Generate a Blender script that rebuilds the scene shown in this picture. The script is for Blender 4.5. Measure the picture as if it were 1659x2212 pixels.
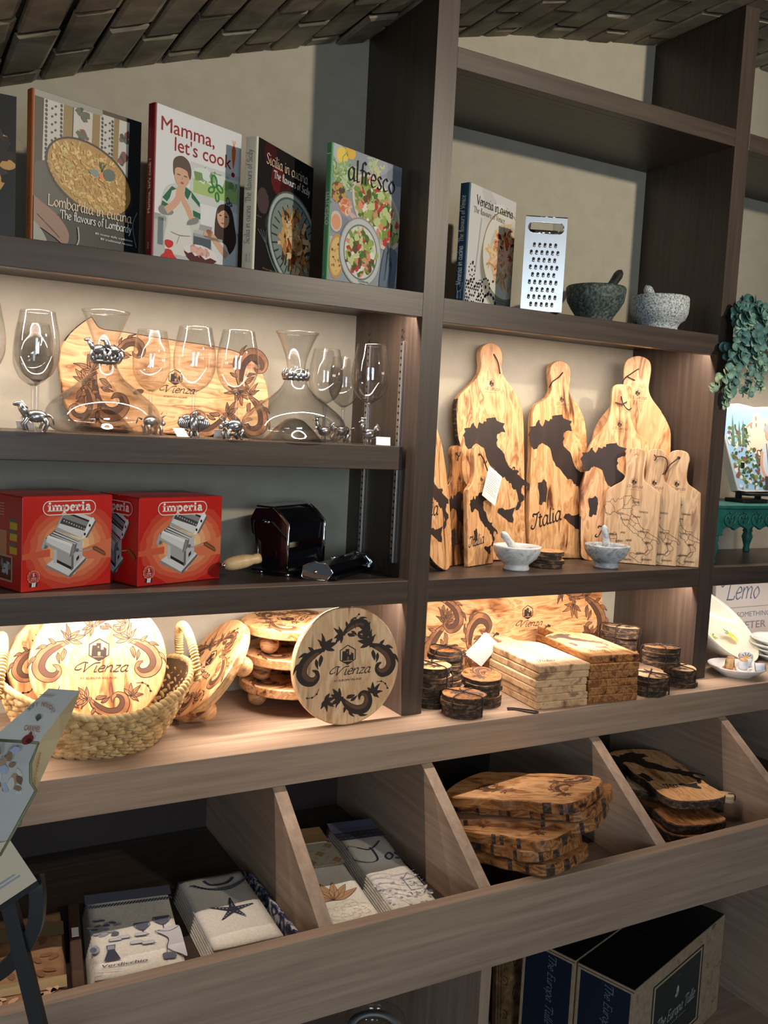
import bpy, bmesh, math, random
from mathutils import Vector, Matrix, noise
from math import sin, cos, pi, radians as R_

for o in list(bpy.data.objects): bpy.data.objects.remove(o)
SC = bpy.context.scene
COL = SC.collection
SC.view_settings.view_transform = 'Standard'
SC.view_settings.look = 'None'
SC.view_settings.gamma = 1.0
SC.view_settings.use_curve_mapping = False
SC.view_settings.exposure = 0.0

# ------------------------------------------------------------------ camera
cam = bpy.data.cameras.new('camera'); camo = bpy.data.objects.new('camera', cam); COL.objects.link(camo)
fw = Vector((sin(.5116)*cos(-.0903), cos(.5116)*cos(-.0903), sin(-.0903)))
rt = Vector((cos(.5116), -sin(.5116), 0)); up = rt.cross(fw)
r2 = cos(.0504)*rt + sin(.0504)*up; u2 = -sin(.0504)*rt + cos(.0504)*up
camo.matrix_world = Matrix(((r2.x, u2.x, -fw.x, -1.0523), (r2.y, u2.y, -fw.y, -1.7457), (r2.z, u2.z, -fw.z, 1.5498), (0, 0, 0, 1)))
cam.sensor_fit = 'VERTICAL'; cam.sensor_height = 36; cam.lens = 1974.02/2212*36; cam.clip_start = .05
SC.camera = camo

# ------------------------------------------------------------------ light
def S(r, g, b):
    f = lambda c: (c/255/12.92 if c/255 <= .04045 else ((c/255+.055)/1.055)**2.4)
    return (f(r), f(g), f(b), 1)
W = bpy.data.worlds.new('world'); SC.world = W; W.use_nodes = True
W.node_tree.nodes['Background'].inputs[0].default_value = (.62, .70, .80, 1)
W.node_tree.nodes['Background'].inputs[1].default_value = .075
def area(name, loc, target, sx, sy, energy, col, spread=180):
    l = bpy.data.lights.new(name, 'AREA'); l.shape = 'RECTANGLE'; l.size = sx; l.size_y = sy
    l.energy = energy; l.color = col; l.spread = R_(spread)
    o = bpy.data.objects.new(name, l); COL.objects.link(o); o.location = loc
    o.rotation_euler = (Vector(target)-Vector(loc)).to_track_quat('-Z', 'Y').to_euler()
    return o
# daylight through the shop windows behind the camera, and a ceiling track lamp to the right
area('window_daylight', (-3.2, -3.6, 1.9), (-.3, 0, 1.5), 1.0, 1.7, 62, (.70, .86, 1.0))
area('window_daylight', (-1.2, -4.6, 1.9), (0, 0, 1.5), 1.0, 1.7, 54, (.74, .88, 1.0))
tl = bpy.data.lights.new('track_lamp', 'SPOT'); tl.energy = 230; tl.color = (1, .88, .70); tl.shadow_soft_size = .06
tl.spot_size = R_(72); tl.spot_blend = .9
tlo = bpy.data.objects.new('track_lamp', tl); COL.objects.link(tlo); tlo.location = (1.25, -2.75, 2.66)
tlo.rotation_euler = (Vector((.05, .2, 2.3))-Vector((1.25, -2.75, 2.66))).to_track_quat('-Z', 'Y').to_euler()
WARM = (1.0, .835, .715)
def led(x0, x1, z, e, y=.034):     # LED strip tucked behind the fascia, aimed down and back
    area('led_strip_light', ((x0+x1)/2, y, z), ((x0+x1)/2, y+.015, z-.30), x1-x0-.03, .008, e*(x1-x0), WARM, 180)
led(-1.75, 0, 1.822, 6.8)
led(.0532, .9332, 1.817, 7.2)
led(.9864, 1.87, 1.817, 4.6)
led(-1.75, 0, 1.183, 7.8)
led(.0532, .9332, 1.183, 7.2)
led(.9864, 1.87, 1.183, 2.6)

# ------------------------------------------------------------------ helpers
class MB:
    def __init__(s): s.v = []; s.f = []; s.m = []; s.s = []; s.mats = []
    def mi(s, m):
        if m not in s.mats: s.mats.append(m)
        return s.mats.index(m)
    def add(s, vs, fs, m, smooth=False, T=None):
        b = len(s.v)
        s.v += [tuple(T @ Vector(p)) if T is not None else tuple(p) for p in vs]
        k = s.mi(m)
        for f in fs: s.f.append([i+b for i in f]); s.m.append(k); s.s.append(smooth)
        return s
    def build(s, name, parent=None, loc=None, rot=None):
        me = bpy.data.meshes.new(name); me.from_pydata(s.v, [], s.f)
        for m in s.mats: me.materials.append(m)
        me.polygons.foreach_set('material_index', s.m); me.polygons.foreach_set('use_smooth', s.s)
        me.update()
        o = bpy.data.objects.new(name, me); COL.objects.link(o)
        if parent is not None: o.parent = parent
        if loc is not None: o.location = loc
        if rot is not None: o.rotation_euler = rot
        return o
    def box(s, x0, x1, y0, y1, z0, z1, m, bev=.0012, T=None):
        bm = bmesh.new(); bmesh.ops.create_cube(bm, size=1)
        for v in bm.verts: v.co = Vector((x0+(v.co.x+.5)*(x1-x0), y0+(v.co.y+.5)*(y1-y0), z0+(v.co.z+.5)*(z1-z0)))
        if bev: bmesh.ops.bevel(bm, geom=bm.edges[:], offset=bev, segments=2, affect='EDGES', profile=.5)
        s.bm(bm, m, False, T); return s
    def bm(s, bm, m, smooth=False, T=None):
        bm.verts.index_update()
        s.add([v.co.copy() for v in bm.verts], [[v.index for v in f.verts] for f in bm.faces], m, smooth, T); bm.free()
    def lathe(s, prof, m, seg=48, T=None, smooth=True, sx=1, sy=1):
        vs = []; fs = []; n = len(prof)
        for i in range(seg):
            a = 2*pi*i/seg
            for r, z in prof: vs.append((r*cos(a)*sx, r*sin(a)*sy, z))
        for i in range(seg):
            j = (i+1) % seg
            for k in range(n-1):
                if prof[k][0] < 1e-6: fs.append([i*n+k, j*n+k+1, i*n+k+1])
                elif prof[k+1][0] < 1e-6: fs.append([i*n+k, j*n+k, i*n+k+1])
                else: fs.append([i*n+k, j*n+k, j*n+k+1, i*n+k+1])
        return s.add(vs, fs, m, smooth, T)
    def tube(s, pts, r, m, seg=8, closed=False, T=None):
        pts = [Vector(p) for p in pts]; n = len(pts); vs = []; fs = []
        rr = r if callable(r) else (lambda t: r)
        N = None
        for i, p in enumerate(pts):
            d = (pts[(i+1) % n]-pts[i-1]) if closed else (pts[min(i+1, n-1)]-pts[max(i-1, 0)])
            d.normalize()
            if N is None: N = d.orthogonal().normalized()
            N = (N-d*N.dot(d)).normalized(); B = d.cross(N)
            for k in range(seg):
                a = 2*pi*k/seg; vs.append(p+(N*cos(a)+B*sin(a))*rr(i/max(n-1, 1)))
        for i in range(n if closed else n-1):
            j = (i+1) % n
            for k in range(seg): fs.append([i*seg+k, i*seg+(k+1) % seg, j*seg+(k+1) % seg, j*seg+k])
        if not closed: fs += [list(range(seg))[::-1], [(n-1)*seg+k for k in range(seg)]]
        return s.add(vs, fs, m, True, T)
    def ball(s, c, r, m, sc=(1, 1, 1), seg=12, T=None, rot=None):
        prof = [(max(0, sin(pi*k/8)), -cos(pi*k/8)) for k in range(9)]; prof[0] = (0, -1); prof[-1] = (0, 1)
        X = Matrix.Translation(c) @ (rot or Matrix()) @ Matrix.Diagonal((r*sc[0], r*sc[1], r*sc[2], 1))
        return s.lathe(prof, m, seg, (T @ X) if T is not None else X)
    def prism(s, poly, t, m, msf=None, bev=.002, T=None, smooth_side=True):
        """outline in (x,z), front face at y=0, back at y=t; msf(x,z) may give another material for the side"""
        a = sum(p[0]*q[1]-q[0]*p[1] for p, q in zip(poly, poly[1:]+poly[:1]))
        if a < 0: poly = poly[::-1]
        n = len(poly); ins = []
        for i in range(n):
            p, q, r = Vector(poly[i-1]), Vector(poly[i]), Vector(poly[(i+1) % n])
            d = (r-p); d = d.normalized() if d.length > 1e-9 else Vector((1, 0)); ins.append((q.x-d.y*bev, q.y+d.x*bev))
        vs = [(x, 0, z) for x, z in ins]+[(x, bev, z) for x, z in poly]+[(x, t-bev, z) for x, z in poly]+[(x, t, z) for x, z in ins]
        s.add(vs, [list(range(n)), [3*n+i for i in range(n)][::-1]], m, False, T)
        for i in range(n):
            j = (i+1) % n; mm = (msf(*poly[i]) if msf else None) or m
            for k in range(3):
                q = [k*n+j, k*n+i, (k+1)*n+i, (k+1)*n+j]
                s.add([vs[x] for x in q], [[0, 1, 2, 3]], mm, smooth_side, T)
        return s

def keyhole(outer, hole):
    """one closed outline around a polygon and a hole in it (both counter-clockwise)"""
    i, j = min(((i, j) for i in range(len(outer)) for j in range(len(hole))), key=lambda q: (Vector(outer[q[0]])-Vector(hole[q[1]])).length)
    hr = [hole[(j-k) % len(hole)] for k in range(len(hole)+1)]
    return outer[:i+1]+hr+outer[i:]
def thing(name, label, cat, loc=(0, 0, 0), rot=(0, 0, 0), group=None):
    o = bpy.data.objects.new(name, None); COL.objects.link(o); o.empty_display_size = .05
    o.location = loc; o.rotation_euler = rot
    return tag(o, label, cat, group)
def tag(o, label, cat, group=None):
    o['label'] = label; o['category'] = cat
    if group: o['group'] = group
    return o
def struct(o): o['kind'] = 'structure'; return o
def dup(root, loc, rot, label, group=None):
    def cp(o, par):
        c = o.copy(); COL.objects.link(c)
        if par: c.parent = par
        for ch in o.children: cp(ch, c)
        return c
    c = cp(root, None); c.location = loc; c.rotation_euler = rot; c['label'] = label
    if group: c['group'] = group
    return c

# ---- 2-D drawing on a face: everything is inlaid a fraction of a millimetre above it
def catmull(pts, n=6, closed=False):
    P = [Vector(p) for p in pts]; out = []; m = len(P)
    if m < 3 and not closed: return P
    for i in range(m if closed else m-1):
        a, b, c, d = (P[(i-1) % m], P[i], P[(i+1) % m], P[(i+2) % m]) if closed else (P[max(i-1, 0)], P[i], P[i+1], P[min(i+2, m-1)])
        for k in range(n):
            t = k/n
            out.append(.5*((2*b)+(c-a)*t+(2*a-5*b+4*c-d)*t*t+(3*b-a-3*c+d)*t**3))
    if not closed: out.append(P[-1])
    return out
class Art:
    STEP = .000028
    def __init__(s, mb, o, u, v, lim=None):
        s.mb = mb; s.o = Vector(o); s.u = Vector(u).normalized(); s.v = Vector(v).normalized(); s.n = s.u.cross(s.v); s.l = 1; s.lim = lim
        s.X = Matrix()   # 2-D transform as 4x4
    def at(s, x=0, y=0, a=0, k=1, fx=1): s.X = Matrix.Translation((x, y, 0)) @ Matrix.Rotation(a, 4, 'Z') @ Matrix.Diagonal((k*fx, k, 1, 1)); s.k = k; return s
    def P(s, p):
        q = s.X @ Vector((p[0], p[1], 0)); x, y = q.x, q.y
        if s.lim: x = min(max(x, s.lim[0]), s.lim[1]); y = min(max(y, s.lim[2]), s.lim[3])
        return s.o+s.u*x+s.v*y+s.n*(s.l*s.STEP)
    def flip(s): return s.X.determinant() < 0
    def poly(s, pts, m, smooth=0, up=False):
        if up: s.l += 1
        if smooth: pts = catmull(pts, smooth, True)
        pts = [Vector((p[0], p[1])) for p in pts]
        a = sum(p.x*q.y-q.x*p.y for p, q in zip(pts, pts[1:]+pts[:1]))
        if (a < 0) != s.flip(): pts = pts[::-1]
        s.mb.add([s.P(p) for p in pts], [list(range(len(pts)))], m); return s
    def rect(s, x0, y0, x1, y1, m, up=False): return s.poly([(x0, y0), (x1, y0), (x1, y1), (x0, y1)], m, 0, up)
    def ell(s, cx, cy, rx, ry, m, a=0, n=28, up=False, j=0, rng=None):
        c, d = cos(a), sin(a); pts = []
        for k in range(n):
            q = 1+(rng.uniform(-j, j) if rng else 0); x = rx*q*cos(2*pi*k/n); y = ry*q*sin(2*pi*k/n)
            pts.append((cx+x*c-y*d, cy+x*d+y*c))
        return s.poly(pts, m, 0, up)
    def rib(s, pts, w, m, n=6, closed=False, up=False):
        if up: s.l += 1
        if n: pts = catmull(pts, n, closed)
        pts = [Vector((p[0], p[1])) for p in pts]; N = len(pts); L = []; Rr = []
        for i, p in enumerate(pts):
            d = (pts[(i+1) % N]-pts[i-1]) if closed else (pts[min(i+1, N-1)]-pts[max(i-1, 0)])
            if d.length < 1e-9: d = Vector((1, 0))
            d.normalize(); nn = Vector((-d.y, d.x)); ww = (w(i/(N-1), d) if callable(w) else w)/2
            L.append(p+nn*ww); Rr.append(p-nn*ww)
        vs = [s.P(p) for p in L+Rr]; f = []
        for i in range(N if closed else N-1):
            j = (i+1) % N; q = [i, N+i, N+j, j]; f.append(q[::-1] if s.flip() else q)
        s.mb.add(vs, f, m); return s
    def roundrect(s, x0, y0, x1, y1, r, m, up=False):
        pts = []
        for cx, cy, a0 in ((x1-r, y1-r, 0), (x0+r, y1-r, 90), (x0+r, y0+r, 180), (x1-r, y0+r, 270)):
            for k in range(7): pts.append((cx+r*cos(R_(a0+15*k)), cy+r*sin(R_(a0+15*k))))
        return s.poly(pts, m, 0, up)
    def text(s, t, x, y, h, m, bold=.0, shear=0, w=None, align='L', up=False, space=1):
        """built-in letters, h = cap height; bold = stroke growth in letter heights"""
        if up: s.l += 1
        vs, fs = font_mesh(t, shear, space); k = h/.70
        if not vs: return s
        x0 = min(v[0] for v in vs); x1 = max(v[0] for v in vs); kx = k if w is None else w/(x1-x0)
        ox = {'L': 0, 'C': (x1-x0)*kx/2, 'R': (x1-x0)*kx}[align]
        for dx, dy in ([(0, 0)] if not bold else [(-bold, 0), (bold, 0), (0, bold), (0, -bold), (0, 0)]):
            s.l += .05
            s.mb.add([s.P((x-ox+(v[0]-x0+dx)*kx, y+(v[1]+dy)*k)) for v in vs], [f[::-1] if s.flip() else f for f in fs], m)
        return s
    def script(s, t, x, y, h, m, pen=.14, shear=.0, contrast=.5, w=None, align='L', up=False, nib=.7):
        """pen-drawn letters, h = height of an x"""
        if up: s.l += 1
        st = []; cx = 0
        for ch in t:
            g = GLY.get(ch)
            if g is None: cx += .55; continue
            for q in g[1]: st.append([(cx+a+shear*b, b) for a, b in q])
            cx += g[0]
        kx = h if w is None else w/cx
        ox = {'L': 0, 'C': cx*kx/2, 'R': cx*kx}[align]
        nb = Vector((cos(nib), sin(nib)))
        for q in st:
            ww = lambda t_, d: h*pen*((1-contrast*.75)+contrast*.75*abs(d.x*nb.y-d.y*nb.x)*1.3)
            s.rib([(x-ox+a*kx, y+b*h) for a, b in q], ww, m, 5)
        return s
_fc = {}
def font_mesh(t, shear, space):
    key = (t, shear, space)
    if key not in _fc:
        c = bpy.data.curves.new('t', 'FONT'); c.body = t; c.shear = shear; c.space_character = space; c.resolution_u = 3
        o = bpy.data.objects.new('t', c); COL.objects.link(o); bpy.context.view_layer.update()
        me = bpy.data.meshes.new_from_object(o.evaluated_get(bpy.context.evaluated_depsgraph_get()))
        _fc[key] = ([tuple(v.co) for v in me.vertices], [list(p.vertices) if p.normal.z >= 0 else list(p.vertices)[::-1] for p in me.polygons])
        bpy.data.objects.remove(o); bpy.data.curves.remove(c); bpy.data.meshes.remove(me)
    return _fc[key]
_b = [(.68, .85), (.4, 1), (.08, .62), (.14, .12), (.4, .02), (.68, .4)]
GLY = {
 'a': (.95, [_b, [(.7, 1), (.68, .3), (.76, .03), (.95, .12)]]), 'b': (.88, [[(.08, 1.65), (.08, .1)], [(.08, .62), (.42, 1), (.76, .55), (.45, .0), (.08, .12)]]),
 'c': (.78, [[(.66, .84), (.4, 1), (.08, .55), (.3, .02), (.7, .16)]]), 'd': (.95, [_b, [(.7, 1.65), (.68, .3), (.76, .03), (.92, .1)]]),
 'e': (.82, [[(.1, .5), (.66, .62), (.56, .95), (.32, .98), (.08, .5), (.32, .02), (.74, .2)]]), 'f': (.6, [[(.72, 1.5), (.52, 1.68), (.32, 1.35), (.3, .02)], [(.06, 1), (.58, 1)]]),
 'g': (.9, [_b, [(.7, 1), (.68, -.2), (.42, -.56), (.06, -.4)]]), 'h': (.9, [[(.08, 1.65), (.08, .02)], [(.08, .6), (.42, 1), (.68, .78), (.7, .02)]]),
 'i': (.42, [[(.12, 1), (.12, .2), (.2, .02), (.4, .12)], [(.12, 1.32), (.15, 1.44)]]), 'k': (.85, [[(.08, 1.65), (.08, .02)], [(.66, 1), (.12, .5), (.75, .03)]]),
 'l': (.42, [[(.12, 1.65), (.12, .2), (.2, .02), (.4, .1)]]), 'm': (1.32, [[(.08, 1), (.08, .02)], [(.08, .6), (.36, 1), (.58, .8), (.6, .02)], [(.6, .6), (.88, 1), (1.1, .8), (1.12, .1), (1.28, .08)]]),
 'n': (.92, [[(.08, 1), (.08, .02)], [(.08, .6), (.42, 1), (.66, .8), (.68, .1), (.86, .08)]]), 'o': (.88, [[(.42, 1), (.08, .5), (.42, 0), (.76, .5), (.42, 1)]]),
 'p': (.9, [[(.08, 1), (.08, -.6)], [(.08, .62), (.42, 1), (.76, .55), (.45, .0), (.08, .12)]]), 'r': (.66, [[(.08, 1), (.08, .02)], [(.08, .55), (.32, .98), (.6, .9)]]),
 's': (.7, [[(.58, .85), (.34, 1), (.12, .78), (.36, .52), (.58, .24), (.34, 0), (.06, .14)]]), 't': (.62, [[(.3, 1.35), (.28, .25), (.4, .02), (.6, .12)], [(.06, 1), (.56, 1)]]),
 'u': (.92, [[(.08, 1), (.1, .25), (.34, .02), (.66, .35)], [(.68, 1), (.66, .3), (.74, .03), (.92, .12)]]), 'v': (.82, [[(.06, 1), (.36, .02)], [(.36, .02), (.7, 1)]]),
 'y': (.84, [[(.06, 1), (.38, .1)], [(.74, 1), (.4, .0), (.2, -.5), (.02, -.52)]]), 'z': (.78, [[(.1, .97), (.66, .97)], [(.66, .97), (.08, .03)], [(.08, .03), (.72, .05)]]),
 'L': (1.0, [[(.15, 1.55), (.15, .04)], [(.02, 1.55), (.32, 1.55)], [(.02, .03), (.85, .03), (.92, .32)]]), 'T': (1.15, [[(.55, 1.5), (.55, .02)], [(.04, 1.25), (.06, 1.52), (1.06, 1.52), (1.08, 1.25)], [(.38, .02), (.72, .02)]]),
 'S': (.95, [[(.8, 1.3), (.5, 1.56), (.15, 1.25), (.45, .82), (.78, .4), (.4, 0), (.06, .25)]]), 'V': (1.15, [[(.05, 1.55), (.55, .02)], [(.55, .02), (1.05, 1.55)], [(-.06, 1.55), (.22, 1.55)]]),
 'E': (.95, [[(.15, 1.55), (.15, .03)], [(.02, 1.54), (.82, 1.54)], [(.15, .82), (.62, .82)], [(.02, .03), (.88, .03)]]),
 '8': (.9, [[(.42, 1.5), (.12, 1.15), (.42, .8), (.76, .4), (.42, 0), (.1, .4), (.42, .8), (.72, 1.15), (.42, 1.5)]]), '0': (.9, [[(.42, 1.5), (.08, .75), (.42, 0), (.76, .75), (.42, 1.5)]]),
 'I': (.85, [[(.75, 1.5), (.55, .4), (.25, .02), (-.05, .2), (.1, .45)], [(.2, 1.2), (.15, 1.5), (.6, 1.42), (1.0, 1.58)]]),
 'W': (1.3, [[(.05, 1.5), (.4, .05), (.65, 1.2), (.95, .05), (1.25, 1.5)]]),
 # flourished capital for the burned-in name
 'Q': (1.5, [[(.5, 1.38), (.0, 1.52), (-.55, 1.05), (-.62, .5), (-.25, .38), (.1, .6)], [(.22, 1.36), (.42, .6), (.5, .02)], [(.5, .02), (.85, .85), (1.3, 1.38), (1.85, 1.42)]]),
}
# ------------------------------------------------------------------ materials
_mc = {}
def M(name, col, rough=.5, metal=0, coat=0, spec=.5):
    if name in _mc: return _mc[name]
    m = bpy.data.materials.new(name); m.use_nodes = True; b = m.node_tree.nodes['Principled BSDF']
    b.inputs['Base Color'].default_value = col if len(col) == 4 else (*col, 1)
    b.inputs['Roughness'].default_value = rough; b.inputs['Metallic'].default_value = metal
    b.inputs['Coat Weight'].default_value = coat; b.inputs['Specular IOR Level'].default_value = spec
    _mc[name] = m; return m
def NM(name, ramp, scale=(1, 1, 1), ns=5, detail=5, dist=0, rough=.5, bump=0, metal=0, wave=None, rnd=True, coat=0, nrough=.55):
    """noise-coloured material in object space; wave=(scale, distortion) makes growth-ring veins"""
    if name in _mc: return _mc[name]
    m = bpy.data.materials.new(name); m.use_nodes = True; t = m.node_tree; N = t.nodes; b = N['Principled BSDF']; L = t.links.new
    tc = N.new('ShaderNodeTexCoord'); mp = N.new('ShaderNodeMapping'); mp.inputs['Scale'].default_value = scale
    if rnd:
        oi = N.new('ShaderNodeObjectInfo'); mu = N.new('ShaderNodeVectorMath'); mu.operation = 'SCALE'; mu.inputs[0].default_value = (7.3, 11.1, 5.7)
        L(oi.outputs['Random'], mu.inputs['Scale']); ad = N.new('ShaderNodeVectorMath'); ad.operation = 'ADD'
        L(tc.outputs['Object'], ad.inputs[0]); L(mu.outputs[0], ad.inputs[1]); L(ad.outputs[0], mp.inputs['Vector'])
    else: L(tc.outputs['Object'], mp.inputs['Vector'])
    if wave:
        nz = N.new('ShaderNodeTexNoise'); nz.inputs['Scale'].default_value = ns; nz.inputs['Detail'].default_value = detail
        L(mp.outputs[0], nz.inputs['Vector']); sc = N.new('ShaderNodeVectorMath'); sc.operation = 'SCALE'; sc.inputs['Scale'].default_value = wave[1]
        L(nz.outputs['Color'], sc.inputs[0]); a2 = N.new('ShaderNodeVectorMath'); a2.operation = 'ADD'; L(mp.outputs[0], a2.inputs[0]); L(sc.outputs[0], a2.inputs[1])
        tx = N.new('ShaderNodeTexNoise'); tx.inputs['Scale'].default_value = wave[0]; tx.inputs['Detail'].default_value = 3; tx.inputs['Roughness'].default_value = .5
        L(a2.outputs[0], tx.inputs['Vector']); out = tx.outputs['Fac']
    else:
        tx = N.new('ShaderNodeTexNoise'); tx.inputs['Scale'].default_value = ns; tx.inputs['Detail'].default_value = detail
        tx.inputs['Distortion'].default_value = dist; tx.inputs['Roughness'].default_value = nrough; L(mp.outputs[0], tx.inputs['Vector']); out = tx.outputs['Fac']
    r = N.new('ShaderNodeValToRGB'); L(out, r.inputs[0]); e = r.color_ramp.elements
    while len(e) < len(ramp): e.new(.5)
    for k, (p, c) in enumerate(ramp): e[k].position = p; e[k].color = c
    L(r.outputs[0], b.inputs['Base Color']); b.inputs['Roughness'].default_value = rough; b.inputs['Metallic'].default_value = metal; b.inputs['Coat Weight'].default_value = coat
    if bump:
        bp = N.new('ShaderNodeBump'); bp.inputs['Strength'].default_value = bump; bp.inputs['Distance'].default_value = .004; L(out, bp.inputs['Height']); L(bp.outputs[0], b.inputs['Normal'])
    _mc[name] = m; return m
def wood(name, a, b, ax, rough=.5):
    sc = {'x': (1.4, 34, 34), 'y': (34, 1.4, 34), 'z': (34, 34, 1.4)}[ax]
    mid = tuple((p+q)/2 for p, q in zip(a, b))
    return NM(name+ax, [(.3, a), (.5, mid), (.7, b)], sc, 2.0, 7, .25, rough, .05, nrough=.62)
dk = (S(56, 46, 40), S(79, 66, 57)); dkb = (S(142, 118, 99), S(172, 147, 125))
SH = {a: wood('shelf_wood_', *dk, a, .40) for a in 'xyz'}
BS = {a: wood('bin_wood_', *dkb, a, .55) for a in 'xyz'}
PLASTER = NM('plaster_wall', [(.3, S(170, 163, 146)), (.7, S(178, 171, 154))], (1, 1, 1), 30, 4, 0, .9, .1, rnd=False)
OL = [(.30, S(84, 46, 22)), (.36, S(170, 112, 64)), (.43, S(216, 166, 114)), (.48, S(186, 130, 80)), (.52, S(224, 178, 128)), (.60, S(206, 154, 102)), (.66, S(140, 86, 46)), (.70, S(212, 162, 110))]
OLIVE = NM('olive_wood', OL, (5, 5, 1.15), 1.5, 4, 0, .42, 0, wave=(3.6, 1.7))
OLIVE_X = NM('olive_wood_across', OL, (1.15, 5, 5), 1.5, 4, 0, .42, 0, wave=(3.6, 1.7))
OLD = [(.30, S(48, 26, 14)), (.40, S(128, 78, 40)), (.48, S(176, 122, 72)), (.54, S(110, 66, 34)), (.62, S(168, 114, 66)), (.7, S(84, 46, 22))]
OLIVE_DK = NM('olive_wood_dark', OLD, (5, 5, 1.3), 1.6, 4, 0, .42, 0, wave=(4, 1.8))
PALE = NM('pale_olive_wood', [(.3, S(140, 104, 72)), (.42, S(204, 170, 132)), (.5, S(188, 150, 110)), (.58, S(212, 180, 142)), (.7, S(168, 128, 90))], (6, 6, 1), 1.6, 4, 0, .5, 0, wave=(3.6, 1.4))
OLIVE_Y = NM('olive_wood_long', OL, (5, 1.15, 5), 1.5, 4, 0, .42, 0, wave=(3.6, 1.7))
OLIVE_DKY = NM('olive_wood_dark_long', OLD, (5, 1.3, 5), 1.6, 4, 0, .42, 0, wave=(4, 1.8))
PALE_Y = NM('pale_olive_wood_long', [(.3, S(150, 114, 82)), (.42, S(214, 184, 148)), (.5, S(200, 166, 128)), (.58, S(222, 194, 158)), (.7, S(178, 140, 102))], (6, 1, 6), 1.6, 4, 0, .5, 0, wave=(3.6, 1.4))
BARK = NM('tree_bark', [(.3, S(26, 17, 12)), (.5, S(58, 42, 30)), (.72, S(120, 96, 72))], (1, 1, 2), 60, 5, .5, .9, .8)
BURN = M('burned_line', S(34, 20, 13), .7)
BURNF = M('burned_fill', S(84, 54, 36), .7)
BURNG = NM('burned_shade', [(.35, S(110, 70, 42)), (.65, S(168, 116, 74))], (1, 1, 1), 25, 2, 0, .6)
CORD = M('leather_cord', S(40, 26, 20), .6)
WHITE = M('white_paper', S(235, 232, 226), .6)
BLACK = M('black_ink', S(14, 13, 13), .5)
CHROME = M('chrome', (.78, .79, .80), .08, 1)
PEWTER = M('pewter', (.42, .42, .42), .28, 1)
STEEL = M('brushed_steel', (.60, .62, .64), .34, 1)
def glassmat(name, tint=(1, 1, 1)):
    m = bpy.data.materials.new(name); m.use_nodes = True; t = m.node_tree; N = t.nodes; L = t.links.new; N.remove(N['Principled BSDF'])
    tr = N.new('ShaderNodeBsdfTransparent'); gl = N.new('ShaderNodeBsdfGlossy'); gl.inputs['Roughness'].default_value = .02
    lw = N.new('ShaderNodeLayerWeight'); lw.inputs['Blend'].default_value = .5
    r = N.new('ShaderNodeValToRGB'); e = r.color_ramp.elements; e[0].position = .3; e[0].color = (.997*tint[0], .997*tint[1], .997*tint[2], 1); e[1].position = 1; e[1].color = (.88, .88, .87, 1)
    pw = N.new('ShaderNodeMath'); pw.operation = 'POWER'; pw.inputs[1].default_value = 5; L(lw.outputs['Facing'], pw.inputs[0])
    ma = N.new('ShaderNodeMath'); ma.operation = 'MULTIPLY_ADD'; ma.inputs[1].default_value = .70; ma.inputs[2].default_value = .075; L(pw.outputs[0], ma.inputs[0])
    L(lw.outputs['Facing'], r.inputs[0]); L(r.outputs[0], tr.inputs['Color']); mx = N.new('ShaderNodeMixShader')
    L(ma.outputs[0], mx.inputs[0]); L(tr.outputs[0], mx.inputs[1]); L(gl.outputs[0], mx.inputs[2]); L(mx.outputs[0], N['Material Output'].inputs[0]); return m
GLASS = glassmat('clear_glass')
# ------------------------------------------------------------------ setting
D = .318
zA, zC, zK = 1.8518, 1.2127, .90
o = struct(MB().box(-3.2, 3.2, D, D+.08, 0, 2.9, PLASTER, 0).build('wall_back'))
FLOOR = NM('floor_tile', [(.3, S(150, 130, 110)), (.7, S(176, 156, 134))], (1, 1, 1), 6, 4, 0, .4)
o = struct(MB().box(-3.2, 3.2, -6, D, -.05, 0, FLOOR, 0).build('floor'))
# vaulted brick ceiling: a shallow barrel whose axis runs into the room
vx = [-3.2, -1.6, -1.2, -.83, -.65, -.453, -.237, 0, .254, .412, .566, .729, .924, 1.15, 1.362, 1.7, 2.2, 3.2]
vz = [1.2, 1.9, 2.06, 2.204, 2.27, 2.341, 2.412, 2.491, 2.559, 2.602, 2.634, 2.664, 2.698, 2.722, 2.736, 2.74, 2.71, 2.5]
def vault(x):
    for i in range(len(vx)-1):
        if x <= vx[i+1]: return vz[i]+(vz[i+1]-vz[i])*(x-vx[i])/(vx[i+1]-vx[i])
    return vz[-1]
BRICK = NM('old_brick', [(.3, S(104, 97, 84)), (.5, S(140, 132, 116)), (.75, S(176, 168, 150))], (1, 1, 1), 9, 6, .4, .95, .5)
MORTAR = NM('dark_mortar', [(.3, S(38, 33, 28)), (.7, S(64, 57, 48))], (1, 1, 1), 30, 3, 0, .95, .3)
mb = MB(); rng = random.Random(3)
xs = [-3.2+i*.08 for i in range(81)]
vs = [(x, y, vault(x)+.012) for x in xs for y in (D+.05, -3.0)]
mb.add(vs, [[2*i, 2*i+1, 2*i+3, 2*i+2] for i in range(80)], MORTAR)
x = -1.9; k = 0
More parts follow.
